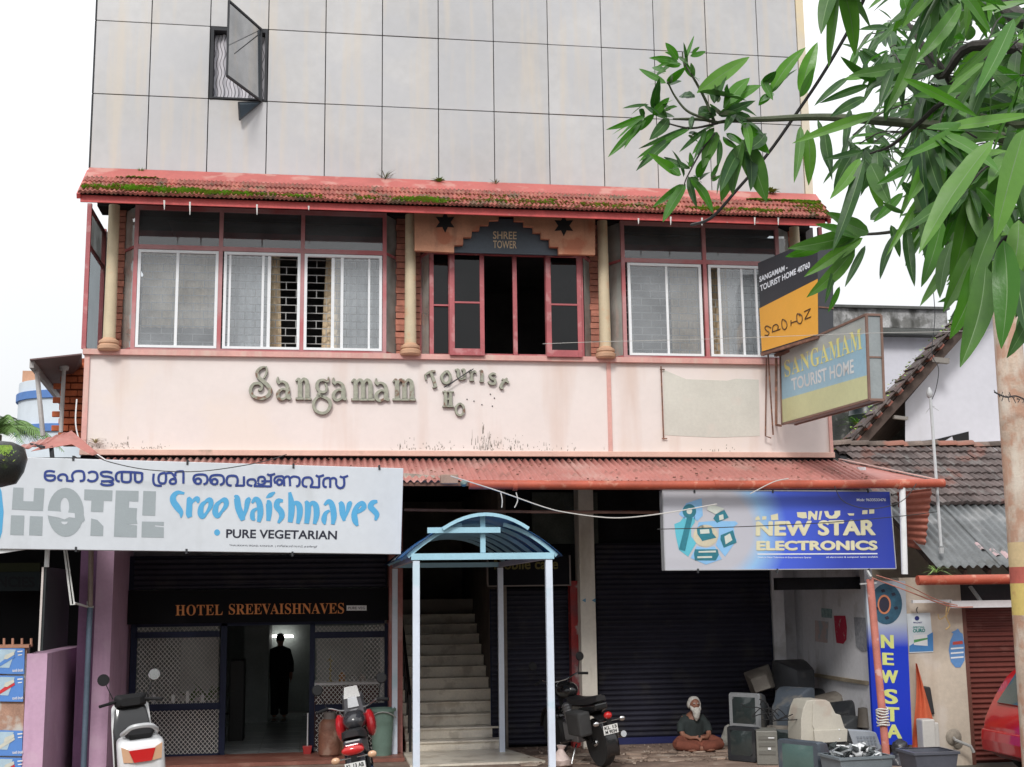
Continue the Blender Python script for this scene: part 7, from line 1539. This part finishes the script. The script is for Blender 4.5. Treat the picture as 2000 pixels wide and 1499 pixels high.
b = MB(); b.loft([[(x, -.375+abs(x)*.18, z) for x, z in ((-.13,.66),(.13,.66),(.085,.54),(-.085,.54))], [(x, -.30, z) for x, z in ((-.13,.66),(.13,.66),(.085,.54),(-.085,.54))]]); b.build('tail_lamp', redl, sct)
for s in (-1,1): b = MB(); b.loft([[(s*x, -.375+abs(x)*.22, z) for x, z in ((.133,.67),(.20,.70),(.185,.55),(.09,.54))], [(s*x, -.27, z) for x, z in ((.133,.67),(.20,.70),(.185,.55),(.09,.54))]]); b.build('indicator', cle, sct)
b = MB(); b.loft([srg(-.36,.20,.30,.42,.2), srg(-.22,.26,.30,.42,.2)]); b.build('rear_fender', mk, sct)
b = MB(); b.box(-.10,.10,-.375,-.37,.28,.38); b.build('number_plate', platem, sct)
b = MB(); b.box(-.04,.04,-.365,-.362,.405,.43); b.build('reflector', redl, sct)
b = MB(); b.box(-.16,.16,.45,.85,.25,.29); b.build('footboard', mk, sct, bevel=.02)
b = MB(); b.loft([srg(.86,.30,.28,.5,.3), srg(.92,.40,.3,.80,.3), srg(.98,.34,.4,1.0,.4), srg(1.0,.22,.6,1.05,.4)]); b.build('leg_shield', bk, sct, smooth=True, ang=60)
b = MB(); b.loft([srg(.99,.42,.3,.86,.3), srg(1.03,.40,.32,1.02,.3), srg(1.08,.2,.5,.95,.4)]); b.build('front_panel', sw, sct, smooth=True, ang=60)
b = MB(); b.loft([srg(.88,.20,1.0,1.08,.5), srg(.95,.34,.98,1.12,.5), srg(1.06,.22,1.0,1.10,.5)]); b.build('handle_cover', sdk, sct, smooth=True)
b = MB(); b.tube([(-.33,.84,1.03),(-.15,.95,1.05),(.15,.95,1.05),(.33,.84,1.03)], .017, 8); b.build('handlebar', mk, sct)
for s in (-1,1):
    b = MB(); b.tube([(s*.18,.94,1.08),(s*.25,.96,1.26)], .006, 6); b.build('mirror_stem', mk, sct)
    b = MB(); b.lathe([(.045,-.012),(.065,0),(.06,.01)], (s*.27,.95,1.30), 18, (0,-1,.1)); b.build('mirror', mk if s < 0 else chrome, sct, smooth=True)
b = MB(); b.lathe([(.04,0),(.05,.02),(.05,.1),(.04,.12)], (.22,-.02,.25), 12, (0,-1,0)); b.build('silencer', mk, sct, smooth=True)
sct.location = P(280,1560,15.3); sct.location.z = .10; sct.rotation_euler = (0, rad(-5), rad(12)); sct.scale = (1.1,1.1,1.1)
# ------------------------------------------------------------------ red hatchback entering at the right edge
car = thing('parked_car', (10.4, 15.7, 0), 'red hatchback with only its rounded rear corner in view at the bottom right', 'car')
cr1 = mat('car_red', (.44,.012,.018), rough=.18, var=.03, bump=0, coat=.8); cgl = mat('car_glass', (.05,.08,.08), rough=.06, var=.1, bump=0, coat=.8)
cx0 = P(1927,1440,16.5).x; CLEN = 3.5
prof = [(.06,.28),(.02,.42),(.0,.60),(.03,.72),(.10,.86),(.20,1.05),(.34,1.26),(.50,1.40),(.75,1.47),(1.3,1.50),(1.9,1.47),(2.35,1.32),(2.75,1.0),(3.3,.88),(3.48,.72),(3.52,.45),(3.45,.26)]
b = MB(); rings = []
for (yy, s) in ((15.0,.90),(15.04,.98),(15.12,1.),(16.4,1.),(16.5,.98),(16.56,.9)):
    ring = []
    for x, z in prof: 
        inw = .10*max(0,(z-.8))/.6*(1 if yy < 15.8 else -1); ring.append((cx0+1.75+(x-1.75)*(.985+.015*s if s < 1 else 1), yy+inw, .26+(z-.26)*(.97+.03*s if s < 1 else 1)))
    ring += [(cx0+3.3,yy,.2),(cx0+.2,yy,.2)]; rings.append(ring)
b.loft(rings); b.build('body', cr1, car, smooth=True, ang=50)
b = MB(); yw_ = 15.085
def cw(x, z): return (cx0+x, 15.0+.10*max(0,(z-.8))/.6-.004, z)
for poly in ([(.36,1.0),(.42,1.20),(.56,1.33),(.90,1.37),(.92,.98)], [(.97,.98),(.95,1.37),(1.7,1.37),(1.95,1.3),(2.3,1.0)]): b.prism([cw(*q_) for q_ in poly], (0,.01,0))
b.build('side_window', cgl, car)
b = MB(); b.prism([(cx0+.13,15.2,.92),(cx0+.13,16.35,.92),(cx0+.42,16.28,1.33),(cx0+.42,15.28,1.33)], (-.03,0,.02)); b.build('rear_window', cgl, car)
b = MB(); b.prism([(cx0-.01,14.99,.62),(cx0+.03,14.99,.78),(cx0+.16,14.985,.80),(cx0+.14,14.985,.64)], (0,.2,0)); b.build('tail_lamp', mat('car_lamp', (.50,.03,.02), rough=.1, coat=.8, bump=0), car, bevel=.01)
b = MB(); b.loft([[(cx0+x, yy, z) for x, z in ((-.03,.30),(-.045,.45),(-.03,.58),(.12,.60),(.12,.28))] for yy in (14.98,16.58)]); b.build('bumper', cr1, car, bevel=.015)
for x in (.62, 2.9):
    for yy in (15.08, 16.48):
        b = MB(); b.lathe([(.18,-.07),(.28,-.09),(.29,-.04),(.29,.04),(.28,.09),(.18,.07)], (cx0+x,yy,.29), 24, (0,1,0)); b.build('wheel', tyre, car, smooth=True)
# ------------------------------------------------------------------ people
skin = mat('brown_skin', (.25,.11,.07), rough=.6, var=.1, sc=20)
sm_ = thing('person', onfloor(1361,1466)+Vector((0,.12,0)), 'seated old man with a white beard, dark shirt and orange dhoti before the wide shutter', 'person'); O = ORG[sm_.name]
K = 1.0
def V(x, y, z): return O+Vector((x, y, z))*K
b = MB()   # body, one continuous surface
b.tube([V(0,.06,.08),V(0,.07,.2),V(0,.05,.35),V(0,.02,.46),V(0,-.02,.53)], [.15,.14,.15,.13,.06], 12)
b.tube([V(0,-.01,.5),V(0,-.05,.60)], [.055,.05], 10); ellips(b, V(0,-.09,.655), .078,.095,.10)
ellips(b, V(0,-.185,.635), .014,.02,.022); 
for s in (-1,1):
    b.tube([V(s*.13,.02,.46),V(s*.21,-.02,.32),V(s*.20,-.10,.22)], [.055,.045,.038], 10); b.tube([V(s*.20,-.10,.22),V(s*.12,-.22,.19),V(s*.05,-.27,.20)], [.038,.03,.024], 10)
    b.tube([V(s*.08,.0,.09),V(s*.24,-.14,.11),V(s*.33,-.24,.09)], [.09,.075,.06], 10); b.tube([V(s*.33,-.24,.09),V(s*.12,-.32,.06),V(-s*.08,-.34,.045)], [.06,.05,.035], 10)
    ellips(b, V(-s*.13,-.36,.035), .08,.035,.03); ellips(b, V(s*.078,-.08,.65), .012,.02,.028)
    for k in range(4): b.tube([V(s*(.05-.0*k),-.27,.20), V(s*.02-s*.005*k,-.29-.012*k,.195-.012*k), V(-s*.015,-.295-.008*k,.185-.016*k)], [.012,.0095,.008], 6)
    b.tube([V(s*.05,-.265,.205), V(s*.03,-.28,.225), V(s*.008,-.285,.222)], [.011,.010,.008], 6)
organic(b, 'body', skin, sm_, .0085, 2)
b = MB(); b.tube([V(0,.07,.10),V(0,.07,.2),V(0,.05,.35),V(0,.025,.46),V(0,-.0,.50)], [.185,.175,.175,.155,.075], 14)
for s in (-1,1): b.tube([V(s*.10,.03,.465),V(s*.20,-.01,.34),V(s*.215,-.06,.25)], [.075,.068,.058], 10)
organic(b, 'shirt', mat('dark_green_shirt', (.025,.034,.034), rough=.9, var=.3, sc=9, bump=.3), sm_, .013, 4)
b = MB()
for s in (-1,1):
    b.tube([V(s*.06,.03,.10),V(s*.24,-.13,.125),V(s*.34,-.24,.10)], [.12,.10,.075], 12); b.tube([V(s*.34,-.24,.10),V(s*.15,-.33,.075),V(s*.02,-.345,.06)], [.075,.075,.055], 10)
ellips(b, V(0,-.18,.10), .25,.17,.075)
o = organic(b, 'dhoti', mat('orange_dhoti', (.17,.05,.03), rough=.9, var=.3, sc=7, bump=.4), sm_, .016, 4)
hair = mat('white_hair', (.56,.54,.50), rough=.9, var=.2, sc=40, bump=.6, bsc=200)
b = MB(); ellips(b, V(0,-.055,.70), .092,.095,.08); 
for s in (-1,1): ellips(b, V(s*.078,-.05,.655), .028,.055,.06)
organic(b, 'hair', hair, sm_, .01, 3)
b = MB(); b.tube([V(0,-.155,.60),V(0,-.17,.55),V(0,-.165,.48),V(0,-.155,.42)], [.062,.06,.045,.012], 10)
for s in (-1,1): b.tube([V(s*.065,-.11,.64),V(s*.055,-.15,.60),V(s*.02,-.17,.56)], [.02,.03,.035], 8)
b.tube([V(-.035,-.19,.612),V(0,-.197,.618),V(.035,-.19,.612)], .012, 6); organic(b, 'beard', hair, sm_, .009, 3)
b = MB()
for s in (-1,1): ellips(b, V(s*.03,-.172,.665), .012,.006,.006)
b.build('eye', mat('eye_dark', (.02,.015,.012)), sm_, smooth=True)
b = MB()
for s in (-1,1): b.tube([V(s*.015,-.178,.68),V(s*.045,-.168,.682)], .005, 5)
b.build('eyebrow', hair, sm_)
# walker inside the restaurant
wk = thing('person', PZ(545,1402,FZ+.04), 'person in dark clothes standing with back turned deep inside the restaurant doorway', 'person'); O = ORG[wk.name]; K = (P(545,1240,O.y).z-O.z)/1.72
b = MB()
ellips(b, V(0,0,1.62), .075,.095,.11); b.tube([V(0,0,1.46),V(0,0,1.56)], [.055,.055], 10); b.tube([V(0,0,.9),V(0,0,1.1),V(0,.01,1.3),V(0,0,1.42),V(0,0,1.47)], [.15,.135,.16,.15,.07], 12)
for s in (-1,1):
    b.tube([V(s*.15,0,1.40),V(s*.225,.02,1.14),V(s*.235,-.03,.88)], [.055,.045,.035], 10); b.tube([V(s*.235,-.03,.88),V(s*.235,-.05,.80)], [.035,.03], 8)
    for k in range(4): b.tube([V(s*.235,-.065+.02*k,.82),V(s*.235,-.07+.02*k,.75),V(s*.228,-.065+.018*k,.71)], [.011,.009,.008], 6)
    b.tube([V(s*.225,-.08,.82),V(s*.215,-.10,.77)], [.011,.009], 6)
    b.tube([V(s*.08,0,.92),V(s*.095,-.02,.5),V(s*.10,.02,.09)], [.095,.065,.045], 10); b.tube([V(s*.10,.03,.05),V(s*.115,.16*1,.035)], [.045,.035], 8); ellips(b, V(s*.078,0,1.61), .012,.02,.03)
organic(b, 'body', skin, wk, .014, 3)
b = MB(); b.tube([V(0,0,.84),V(0,0,1.1),V(0,.01,1.3),V(0,0,1.43),V(0,0,1.48)], [.185,.17,.19,.175,.075], 14)
for s in (-1,1): b.tube([V(s*.14,0,1.41),V(s*.23,.02,1.14),V(s*.24,-.02,.93)], [.075,.062,.052], 10)
organic(b, 'shirt', mat('black_shirt', (.012,.012,.014), rough=.9, var=.2), wk, .016, 4)
b = MB()
for s in (-1,1): b.tube([V(s*.08,0,.93),V(s*.095,-.02,.5),V(s*.10,.01,.06)], [.12,.088,.075], 12)
organic(b, 'trousers', mat('black_trousers', (.01,.01,.012), rough=.9, var=.2), wk, .016, 3)
b = MB(); ellips(b, V(0,-.015,1.655), .083,.095,.095); organic(b, 'hair', mat('black_hair', (.008,.008,.008), rough=.7), wk, .014, 3)
# ------------------------------------------------------------------ mango tree overhanging from the right
tr = thing('mango_tree', (5.2, 5.0, 0), 'mango tree whose leafy branches hang in from the right over the street', 'tree')
bark = mat('green_bark', (.07,.085,.045), rough=.7, var=.3, sc=20, bump=.3); barkd = mat('dark_bark', (.05,.045,.04), rough=.85, var=.3, sc=10, bump=.5)
def leafmat(name, c1, c2, rough=.32, tr_=.25):
    m = bpy.data.materials.new(name); m.use_nodes = True; t = m.node_tree; N = t.nodes; L = t.links; pb_ = N['Principled BSDF']
    oi = N.new('ShaderNodeObjectInfo'); g = N.new('ShaderNodeNewGeometry'); nz = N.new('ShaderNodeTexNoise'); nz.inputs['Scale'].default_value = 9; nz.inputs['Detail'].default_value = 5; L.new(g.outputs['Position'], nz.inputs[0])
    ri = N.new('ShaderNodeMath'); ri.operation = 'ADD'; L.new(oi.outputs['Random'], ri.inputs[0]); 
    r2 = N.new('ShaderNodeMath'); r2.operation = 'MULTIPLY_ADD'; r2.inputs[1].default_value = .8; r2.inputs[2].default_value = -.4; L.new(nz.outputs[0], r2.inputs[0]); L.new(r2.outputs[0], ri.inputs[1])
    x = N.new('ShaderNodeMix'); x.data_type = 'RGBA'; x.inputs[6].default_value = (*c1,1); x.inputs[7].default_value = (*c2,1); L.new(ri.outputs[0], x.inputs[0])
    # underside is paler and greyer
    y = N.new('ShaderNodeMix'); y.data_type = 'RGBA'; L.new(g.outputs['Backfacing'], y.inputs[0]); L.new(x.outputs[2], y.inputs[6]); y.inputs[7].default_value = (.13,.20,.09,1)
    L.new(y.outputs[2], pb_.inputs['Base Color']); pb_.inputs['Roughness'].default_value = rough; pb_.inputs['Specular IOR Level'].default_value = .35
    wv = N.new('ShaderNodeBump'); wv.inputs['Strength'].default_value = .25; wv.inputs['Distance'].default_value = .004; n2 = N.new('ShaderNodeTexNoise'); n2.inputs['Scale'].default_value = 45; L.new(g.outputs['Position'], n2.inputs[0]); L.new(n2.outputs[0], wv.inputs['Height']); L.new(wv.outputs[0], pb_.inputs['Normal'])
    tl_ = N.new('ShaderNodeBsdfTranslucent'); q = N.new('ShaderNodeMix'); q.data_type = 'RGBA'; q.blend_type = 'MULTIPLY'; q.inputs[0].default_value = 1; q.inputs[7].default_value = (1.2,1.9,.35,1); L.new(x.outputs[2], q.inputs[6]); L.new(q.outputs[2], tl_.inputs[0])
    ms_ = N.new('ShaderNodeMixShader'); ms_.inputs[0].default_value = tr_; L.new(pb_.outputs[0], ms_.inputs[1]); L.new(tl_.outputs[0], ms_.inputs[2]); L.new(ms_.outputs[0], N['Material Output'].inputs[0]); m['c'] = list(c1); return m
lfm = leafmat('mango_leaf', (.02,.065,.02), (.11,.25,.035), rough=.42, tr_=.22); lfy = leafmat('young_mango_leaf', (.05,.16,.018), (.10,.25,.03), tr_=.3)
rib = mat('leaf_rib', (.12,.22,.07), rough=.5, var=.1, bump=0)
rt_ = random.Random(21)
def leaf_mesh(seed, young=False):
    rr = random.Random(seed); fold = rr.uniform(.10,.38); curl = rr.uniform(.05,.5); side = rr.uniform(-.2,.2); wav = rr.uniform(.0,.05); ph = rr.uniform(0,6)
    n = 10; v = []; f = []; mi = []
    for i in range(n+1):
        t = i/n; w = (math.sin(math.pi*t**.85)**.7*.5*(1-.15*t) if 0 < t < 1 else 0); w = max(w, .012)
        zc = -curl*t*t; xc = side*math.sin(math.pi*t); 
        for s, a in ((-1,1.),(-1,.04),(1,.04),(1,1.)): v.append((xc+s*w*a, t, zc+fold*w*a+wav*math.sin(t*17+ph+s)*a*w*2-(.004 if a < .5 else 0)))
    for i in range(n):
        a = i*4; 
        for k in range(3): f.append((a+k, a+k+1, a+5+k, a+4+k)); mi.append(1 if k == 1 else 0)
    me = bpy.data.meshes.new('leaf'); me.from_pydata(v, [], f); me.materials.append(lfy if young else lfm); me.materials.append(rib); me.polygons.foreach_set('material_index', mi); me.shade_smooth(); return me
LM = [leaf_mesh(i) for i in range(9)]; LY_ = [leaf_mesh(40+i, True) for i in range(4)]
leaves = []
def place_leaf(a, b_, w, young=False, roll=None, up=None):
    d = b_-a; L = d.length
    if L < .02: return
    y = d.normalized(); vdir = (CAM-a).normalized()
    z = (up or (Vector((0,0,1))*.55+vdir*.55+Vector((rt_.uniform(-.5,.5),rt_.uniform(-.5,.5),rt_.uniform(-.3,.3))))); z = (z-y*z.dot(y)).normalized()
    if roll: z = Matrix.Rotation(roll, 3, y) @ z
    x = y.cross(z); m = Matrix(((x.x*w, y.x*L, z.x*w*1.2, a.x), (x.y*w, y.y*L, z.y*w*1.2, a.y), (x.z*w, y.z*L, z.z*w*1.2, a.z), (0,0,0,1)))
    pr = L*w; leaves.append((pr/(a-CAM).length**2*(1. if 1150 < 2000 else 1), m, young))
br = []
def branch(pts, rs, m=bark, name='branch', Y=None):
    p = crom([P(x, y, yy) for x, y, yy in pts], 5); n = len(p); b = MB(); b.tube(p, [rs[0]+(rs[1]-rs[0])*i/(n-1) for i in range(n)], 8); b.build(name, m, tr, smooth=True); br.append(p); return p
def z7(u, v): return (1160+u/3.407, v/3.407)
def z8(u, v): return (1500+u/2.998, v/2.998)
# limbs
T0 = Vector((5.3, 5.2, 0)); b = MB(); b.tube(crom([T0, (5.25,5.15,1.2), (5.1,5.1,2.4), (4.6,5.2,3.6), (4.3,5.4,4.6)]), [.19-.0045*i for i in range(21)], 14); b.build('trunk', barkd, tr, smooth=True)
branch([(2260,330,5.4),(2060,300,5.5),(1900,255,5.6),(1700,235,5.8),(1600,229,6.),(1500,233,6.1),(1438,235,6.2),(1400,240,6.2)], (.034,.008))
branch([(1400,240,6.2),(1365,233,6.2),(1315,233,6.15)], (.010,.005)); branch([(1402,241,6.2),(1350,251,6.2),(1306,242,6.2)], (.007,.004), barkd)
branch([(1395,238,6.2),(1377,194,6.2),(1354,152,6.2),(1336,123,6.2),(1333,103,6.2)], (.009,.004)); branch([(1377,232,6.2),(1342,217,6.2),(1318,188,6.2),(1304,160,6.15)], (.008,.004)); branch([(1395,262,6.2),(1371,293,6.15),(1342,346,6.1),(1336,364,6.1)], (.006,.003), barkd)
branch([(2250,250,4.6),(2060,120,4.8),(1900,90,5.),(1835,150,5.2),(1780,50,5.3)], (.04,.008), barkd); branch([(1900,255,5.6),(1850,150,5.2),(1790,70,5.3),(1765,30,5.4)], (.02,.006), barkd)
branch([(2200,350,4.4),(2060,245,4.5),(1985,245,4.6),(1915,225,4.7)], (.03,.008)); branch([(1900,255,5.3),(1850,200,5.2),(1790,245,5.3),(1740,285,5.4),(1700,300,5.5)], (.016,.005), barkd)
branch([(2220,420,4.2),(2080,400,4.4),(1990,445,4.6),(1930,430,4.8),(1870,400,5.)], (.03,.008), barkd); branch([(1990,445,4.7),(1960,470,4.8),(1935,500,4.8),(1912,520,4.8)], (.012,.005), barkd)
branch([(1870,400,5.),(1800,440,5.3),(1730,455,5.5),(1660,460,5.6),(1610,470,5.7)], (.012,.004), barkd); branch([(2100,20,4.4),(2000,40,4.6),(1950,-10,4.8)], (.05,.03), barkd)
b = None
# leaves read one by one from the outer sprays: base, tip, width (zoom units), young
LS = [((600,420),(670,228),26,1),((640,375),(755,338),40,1),((560,400),(475,285),60,1),((560,410),(370,385),50,1),((575,440),(430,400),46,1),((480,555),(292,450),48,1),((480,480),(372,440),44,1),((485,550),(605,462),60,1),((620,440),(600,285),44,1),((665,520),(590,390),46,1),((430,570),(395,715),0,0),
 ((395,735),(450,545),74,1),((390,770),(505,650),66,1),((470,735),(545,700),50,0),((330,770),(92,862),46,1),((345,800),(98,1032),66,1),((400,760),(300,880),56,1),((350,700),(200,715),26,0),((300,730),(350,790),60,0),((500,790),(385,915),84,0),((480,790),(330,700),40,0),((640,860),(280,1045),52,1),((525,915),(285,1115),70,1),((655,780),(640,850),46,0),
 ((655,640),(560,600),80,1),((700,530),(660,500),40,1),((685,620),(1055,365),110,1),((800,690),(875,470),100,1),((815,770),(675,700),110,0),((830,770),(1045,665),80,0),((860,720),(1110,540),120,1),((895,650),(870,580),60,0),((940,760),(1075,790),70,0),((940,740),(880,850),60,0),
 ((1175,625),(1400,300),100,1),((1380,640),(1490,275),118,1),((1175,630),(1100,700),60,1),((1130,560),(1210,480),70,0),((1120,530),(1180,650),60,1),
 ((745,860),(575,1000),40,0),((800,850),(660,1010),60,1),((820,880),(745,1080),110,0),((840,930),(825,1110),56,1),((860,910),(960,1010),56,1),((880,890),(1000,950),50,1),((985,820),(1165,1020),110,1),((1140,895),(1040,970),90,0),((975,960),(850,1340),130,0),((985,930),(1150,1330),165,0),((580,1165),(400,1015),84,1),((640,1125),(470,1035),50,0),((650,1120),(640,1010),40,1),((690,1185),(770,1040),70,1),((780,1195),(820,1090),44,1),((610,1225),(455,1475),86,1),((640,1185),(808,1395),80,1),((700,1200),(640,1180),30,0),((630,890),(700,880),30,0)]
for (a, t, w, y) in LS:
    if w == 0: continue
    A_ = P(*z7(*a), 6.2+rt_.uniform(-.06,.06)); B2 = P(*z7(*t), 6.2+rt_.uniform(-.18,.12)); place_leaf(A_, B2, w/3.407/F_*6.2*1.05, bool(y) and rt_.random() < .75, up=(CAM-A_).normalized()+Vector((rt_.uniform(-.5,.5),0,rt_.uniform(-.1,.6))))
for _ in range(2):
    for (a, t, w, y) in LS:
        if w == 0 or rt_.random() < .3: continue
        a2 = (a[0]+rt_.uniform(-22,22), a[1]+rt_.uniform(-18,18)); k = rt_.uniform(.55,.95); an = rt_.uniform(-.7,.7); dx, dy = (t[0]-a[0])*k, (t[1]-a[1])*k
        t2 = (a2[0]+dx*math.cos(an)-dy*math.sin(an), a2[1]+dx*math.sin(an)+dy*math.cos(an)+12)
        A_ = P(*z7(*a2), 6.25+rt_.uniform(-.1,.15)); B2 = P(*z7(*t2), 6.2+rt_.uniform(-.25,.2)); place_leaf(A_, B2, w*k/3.407/F_*6.2, bool(y) and rt_.random() < .5)
LR = [((700,300),(560,590),60,0,5.6),((840,60),(590,300),50,0,5.2),((620,180),(495,330),26,0,5.4),((470,455),(275,600),56,0,5.6),((590,500),(320,600),52,0,5.6),((570,570),(370,680),70,0,5.5),((660,660),(160,815),80,0,5.4),((640,480),(440,345),60,0,5.3),((870,240),(705,640),90,0,5.0),((730,400),(650,600),70,0,5.0),((1130,20),(870,340),110,1,4.2),((1500,80),(1085,480),60,0,4.0),((1440,110),(1215,560),110,1,3.9),((790,460),(1240,690),70,1,4.1),((1240,690),(790,920),80,1,4.1),((1500,760),(1390,1370),190,0,3.7),((1320,820),(870,1440),160,0,3.8),((1020,790),(1330,1010),100,1,4.1),((1310,1040),(1060,1300),90,0,4.1),((1000,1010),(700,1490),60,0,4.2),((560,940),(370,1450),90,0,4.6),((540,930),(380,1130),80,0,4.7),((600,960),(690,1180),120,0,4.7),((640,890),(640,1060),80,0,4.8),((550,890),(330,920),50,0,4.9),((190,740),(155,1045),60,0,5.6),((230,760),(235,1075),84,0,5.6),((290,700),(375,1045),46,0,5.6),((330,760),(370,1010),80,0,5.5),((480,640),(430,870),60,0,5.5),((830,120),(800,-60),100,1,4.9),((900,180),(1000,-40),80,1,4.7),((1000,330),(1130,50),60,0,4.6),((1250,150),(1180,-40),70,0,4.5),((820,970),(650,1070),60,1,4.6),((900,1160),(780,1070),70,0,4.7),((790,1130),(620,1300),60,1,4.7),((790,1250),(670,1190),56,0,4.7),((590,1360),(400,1240),110,0,5.2),((520,1390),(300,1300),70,1,5.3),((360,1390),(130,1500),80,1,5.4)]
for (a, t, w, y, yy) in LR:
    A_ = P(*z8(*a), yy+rt_.uniform(-.06,.06)); B2 = P(*z8(*t), yy+rt_.uniform(-.2,.05)); place_leaf(A_, B2, w/2.998/F_*yy*1.05, bool(y), up=(CAM-A_).normalized()+Vector((rt_.uniform(-.5,.5),0,rt_.uniform(-.1,.6))))
# lower sprays: large leaves hanging before the pole and the amber sign
LL = [((1925,520),(1880,700),60,3.9),((1960,470),(1948,668),62,3.7),((1920,490),(1862,655),52,4.0),((1985,520),(2010,650),60,3.8),((2040,560),(1975,695),44,3.8),((1905,480),(1850,600),44,4.1),((1890,470),(1795,590),34,4.4),((1860,470),(1830,570),36,4.4),((1840,430),(1800,560),36,4.6),((1800,420),(1812,532),26,4.7),((1770,440),(1788,555),26,4.9),((1750,455),(1715,540),22,5.),((1690,450),(1548,480),40,5.3),((1685,465),(1575,535),30,5.3),((1670,485),(1585,575),34,5.3),((1690,480),(1650,560),18,5.3),((1640,500),(1615,590),16,5.3),((1700,430),(1740,400),26,5.3),((1740,440),(1760,500),20,5.1),((1950,420),(1905,560),50,4.0),((1990,430),(1965,560),52,3.9),((1640,560),(1618,610),14,5.3)]
for (a, t, w, yy) in LL:
    A_ = P(*a, yy); B2 = P(*t, yy-rt_.uniform(0,.12)); place_leaf(A_, B2, w/F_*yy, rt_.random() < .25, up=(CAM-A_).normalized()+Vector((rt_.uniform(-.6,.6),0,rt_.uniform(-.1,.5))))
# whorls filling the dense part of the crown
def low(x): return 260 if x < 1640 else 260+(x-1640)*.9
wn_ = []
tries = 0
while len(wn_) < 165 and tries < 12000:
    tries += 1; x = rt_.uniform(1590, 2120); y = rt_.uniform(-90, 560); 
    dens = min(1, max(0, (x-1600)/260)); lim = 250+(x-1600)*.8
    if y > lim or rt_.random() > dens**.8+.05: continue
    if x < 1800 and y < 90 and rt_.random() < .75: continue
    wn_.append((x, y, rt_.uniform(4.0,8.2)))
for (x, y, yy) in wn_:
    c = P(x, y, yy); ax = Vector((rt_.uniform(-.8,.3), rt_.uniform(-.6,.4), rt_.uniform(-.3,.5))).normalized(); n = rt_.randint(7, 12); back_ = c-ax*.0
    st_ = c+Vector((rt_.uniform(.1,.4), rt_.uniform(-.1,.3), rt_.uniform(-.05,.25)))
    b = MB(); b.tube(crom([st_, (st_+c)/2+Vector((0,0,.03)), c], 4), .004, 5)
    b.build('twig', barkd, tr)
    for k in range(n):
        a = 6.283*k/n+rt_.uniform(-.3,.3); o1 = ax.orthogonal().normalized(); o2 = ax.cross(o1); d = (o1*math.cos(a)+o2*math.sin(a))*rt_.uniform(.5,1.)+ax*rt_.uniform(.1,.7)+Vector((0,0,-.75)); d.normalize(); L = rt_.choice((.12,.17,.2,.24,.28,.34))*rt_.uniform(.9,1.1); s0 = c-ax*rt_.uniform(0,.05)
        place_leaf(s0+d*.015, s0+d*(L+.015), L*rt_.uniform(.17,.27), rt_.random() < .22)
leaves.sort(key=lambda q: -q[0]); o0 = ORG[tr.name]
for i, (pr, m, y) in enumerate(leaves[:299]):
    o = bpy.data.objects.new('leaf', rt_.choice(LY_ if y else LM)); C.objects.link(o); o.parent = tr; m = m.copy(); m.translation -= o0; o.matrix_local = m
vs_, fs_, mi_ = [], [], []
for pr, m, y in leaves[299:]:
    me = rt_.choice(LM); k = len(vs_); vs_ += [m @ v.co-o0 for v in me.vertices]; fs_ += [[i+k for i in p.vertices] for p in me.polygons]; q_ = 2 if y else 0; mi_ += [1 if p.material_index == 1 else q_ for p in me.polygons]
me = bpy.data.meshes.new('foliage'); me.from_pydata(vs_, [], fs_); 
for m in (lfm, rib, lfy): me.materials.append(m)
me.polygons.foreach_set('material_index', mi_); me.shade_smooth(); o = bpy.data.objects.new('foliage', me); C.objects.link(o); o.parent = tr; o['kind'] = 'stuff'
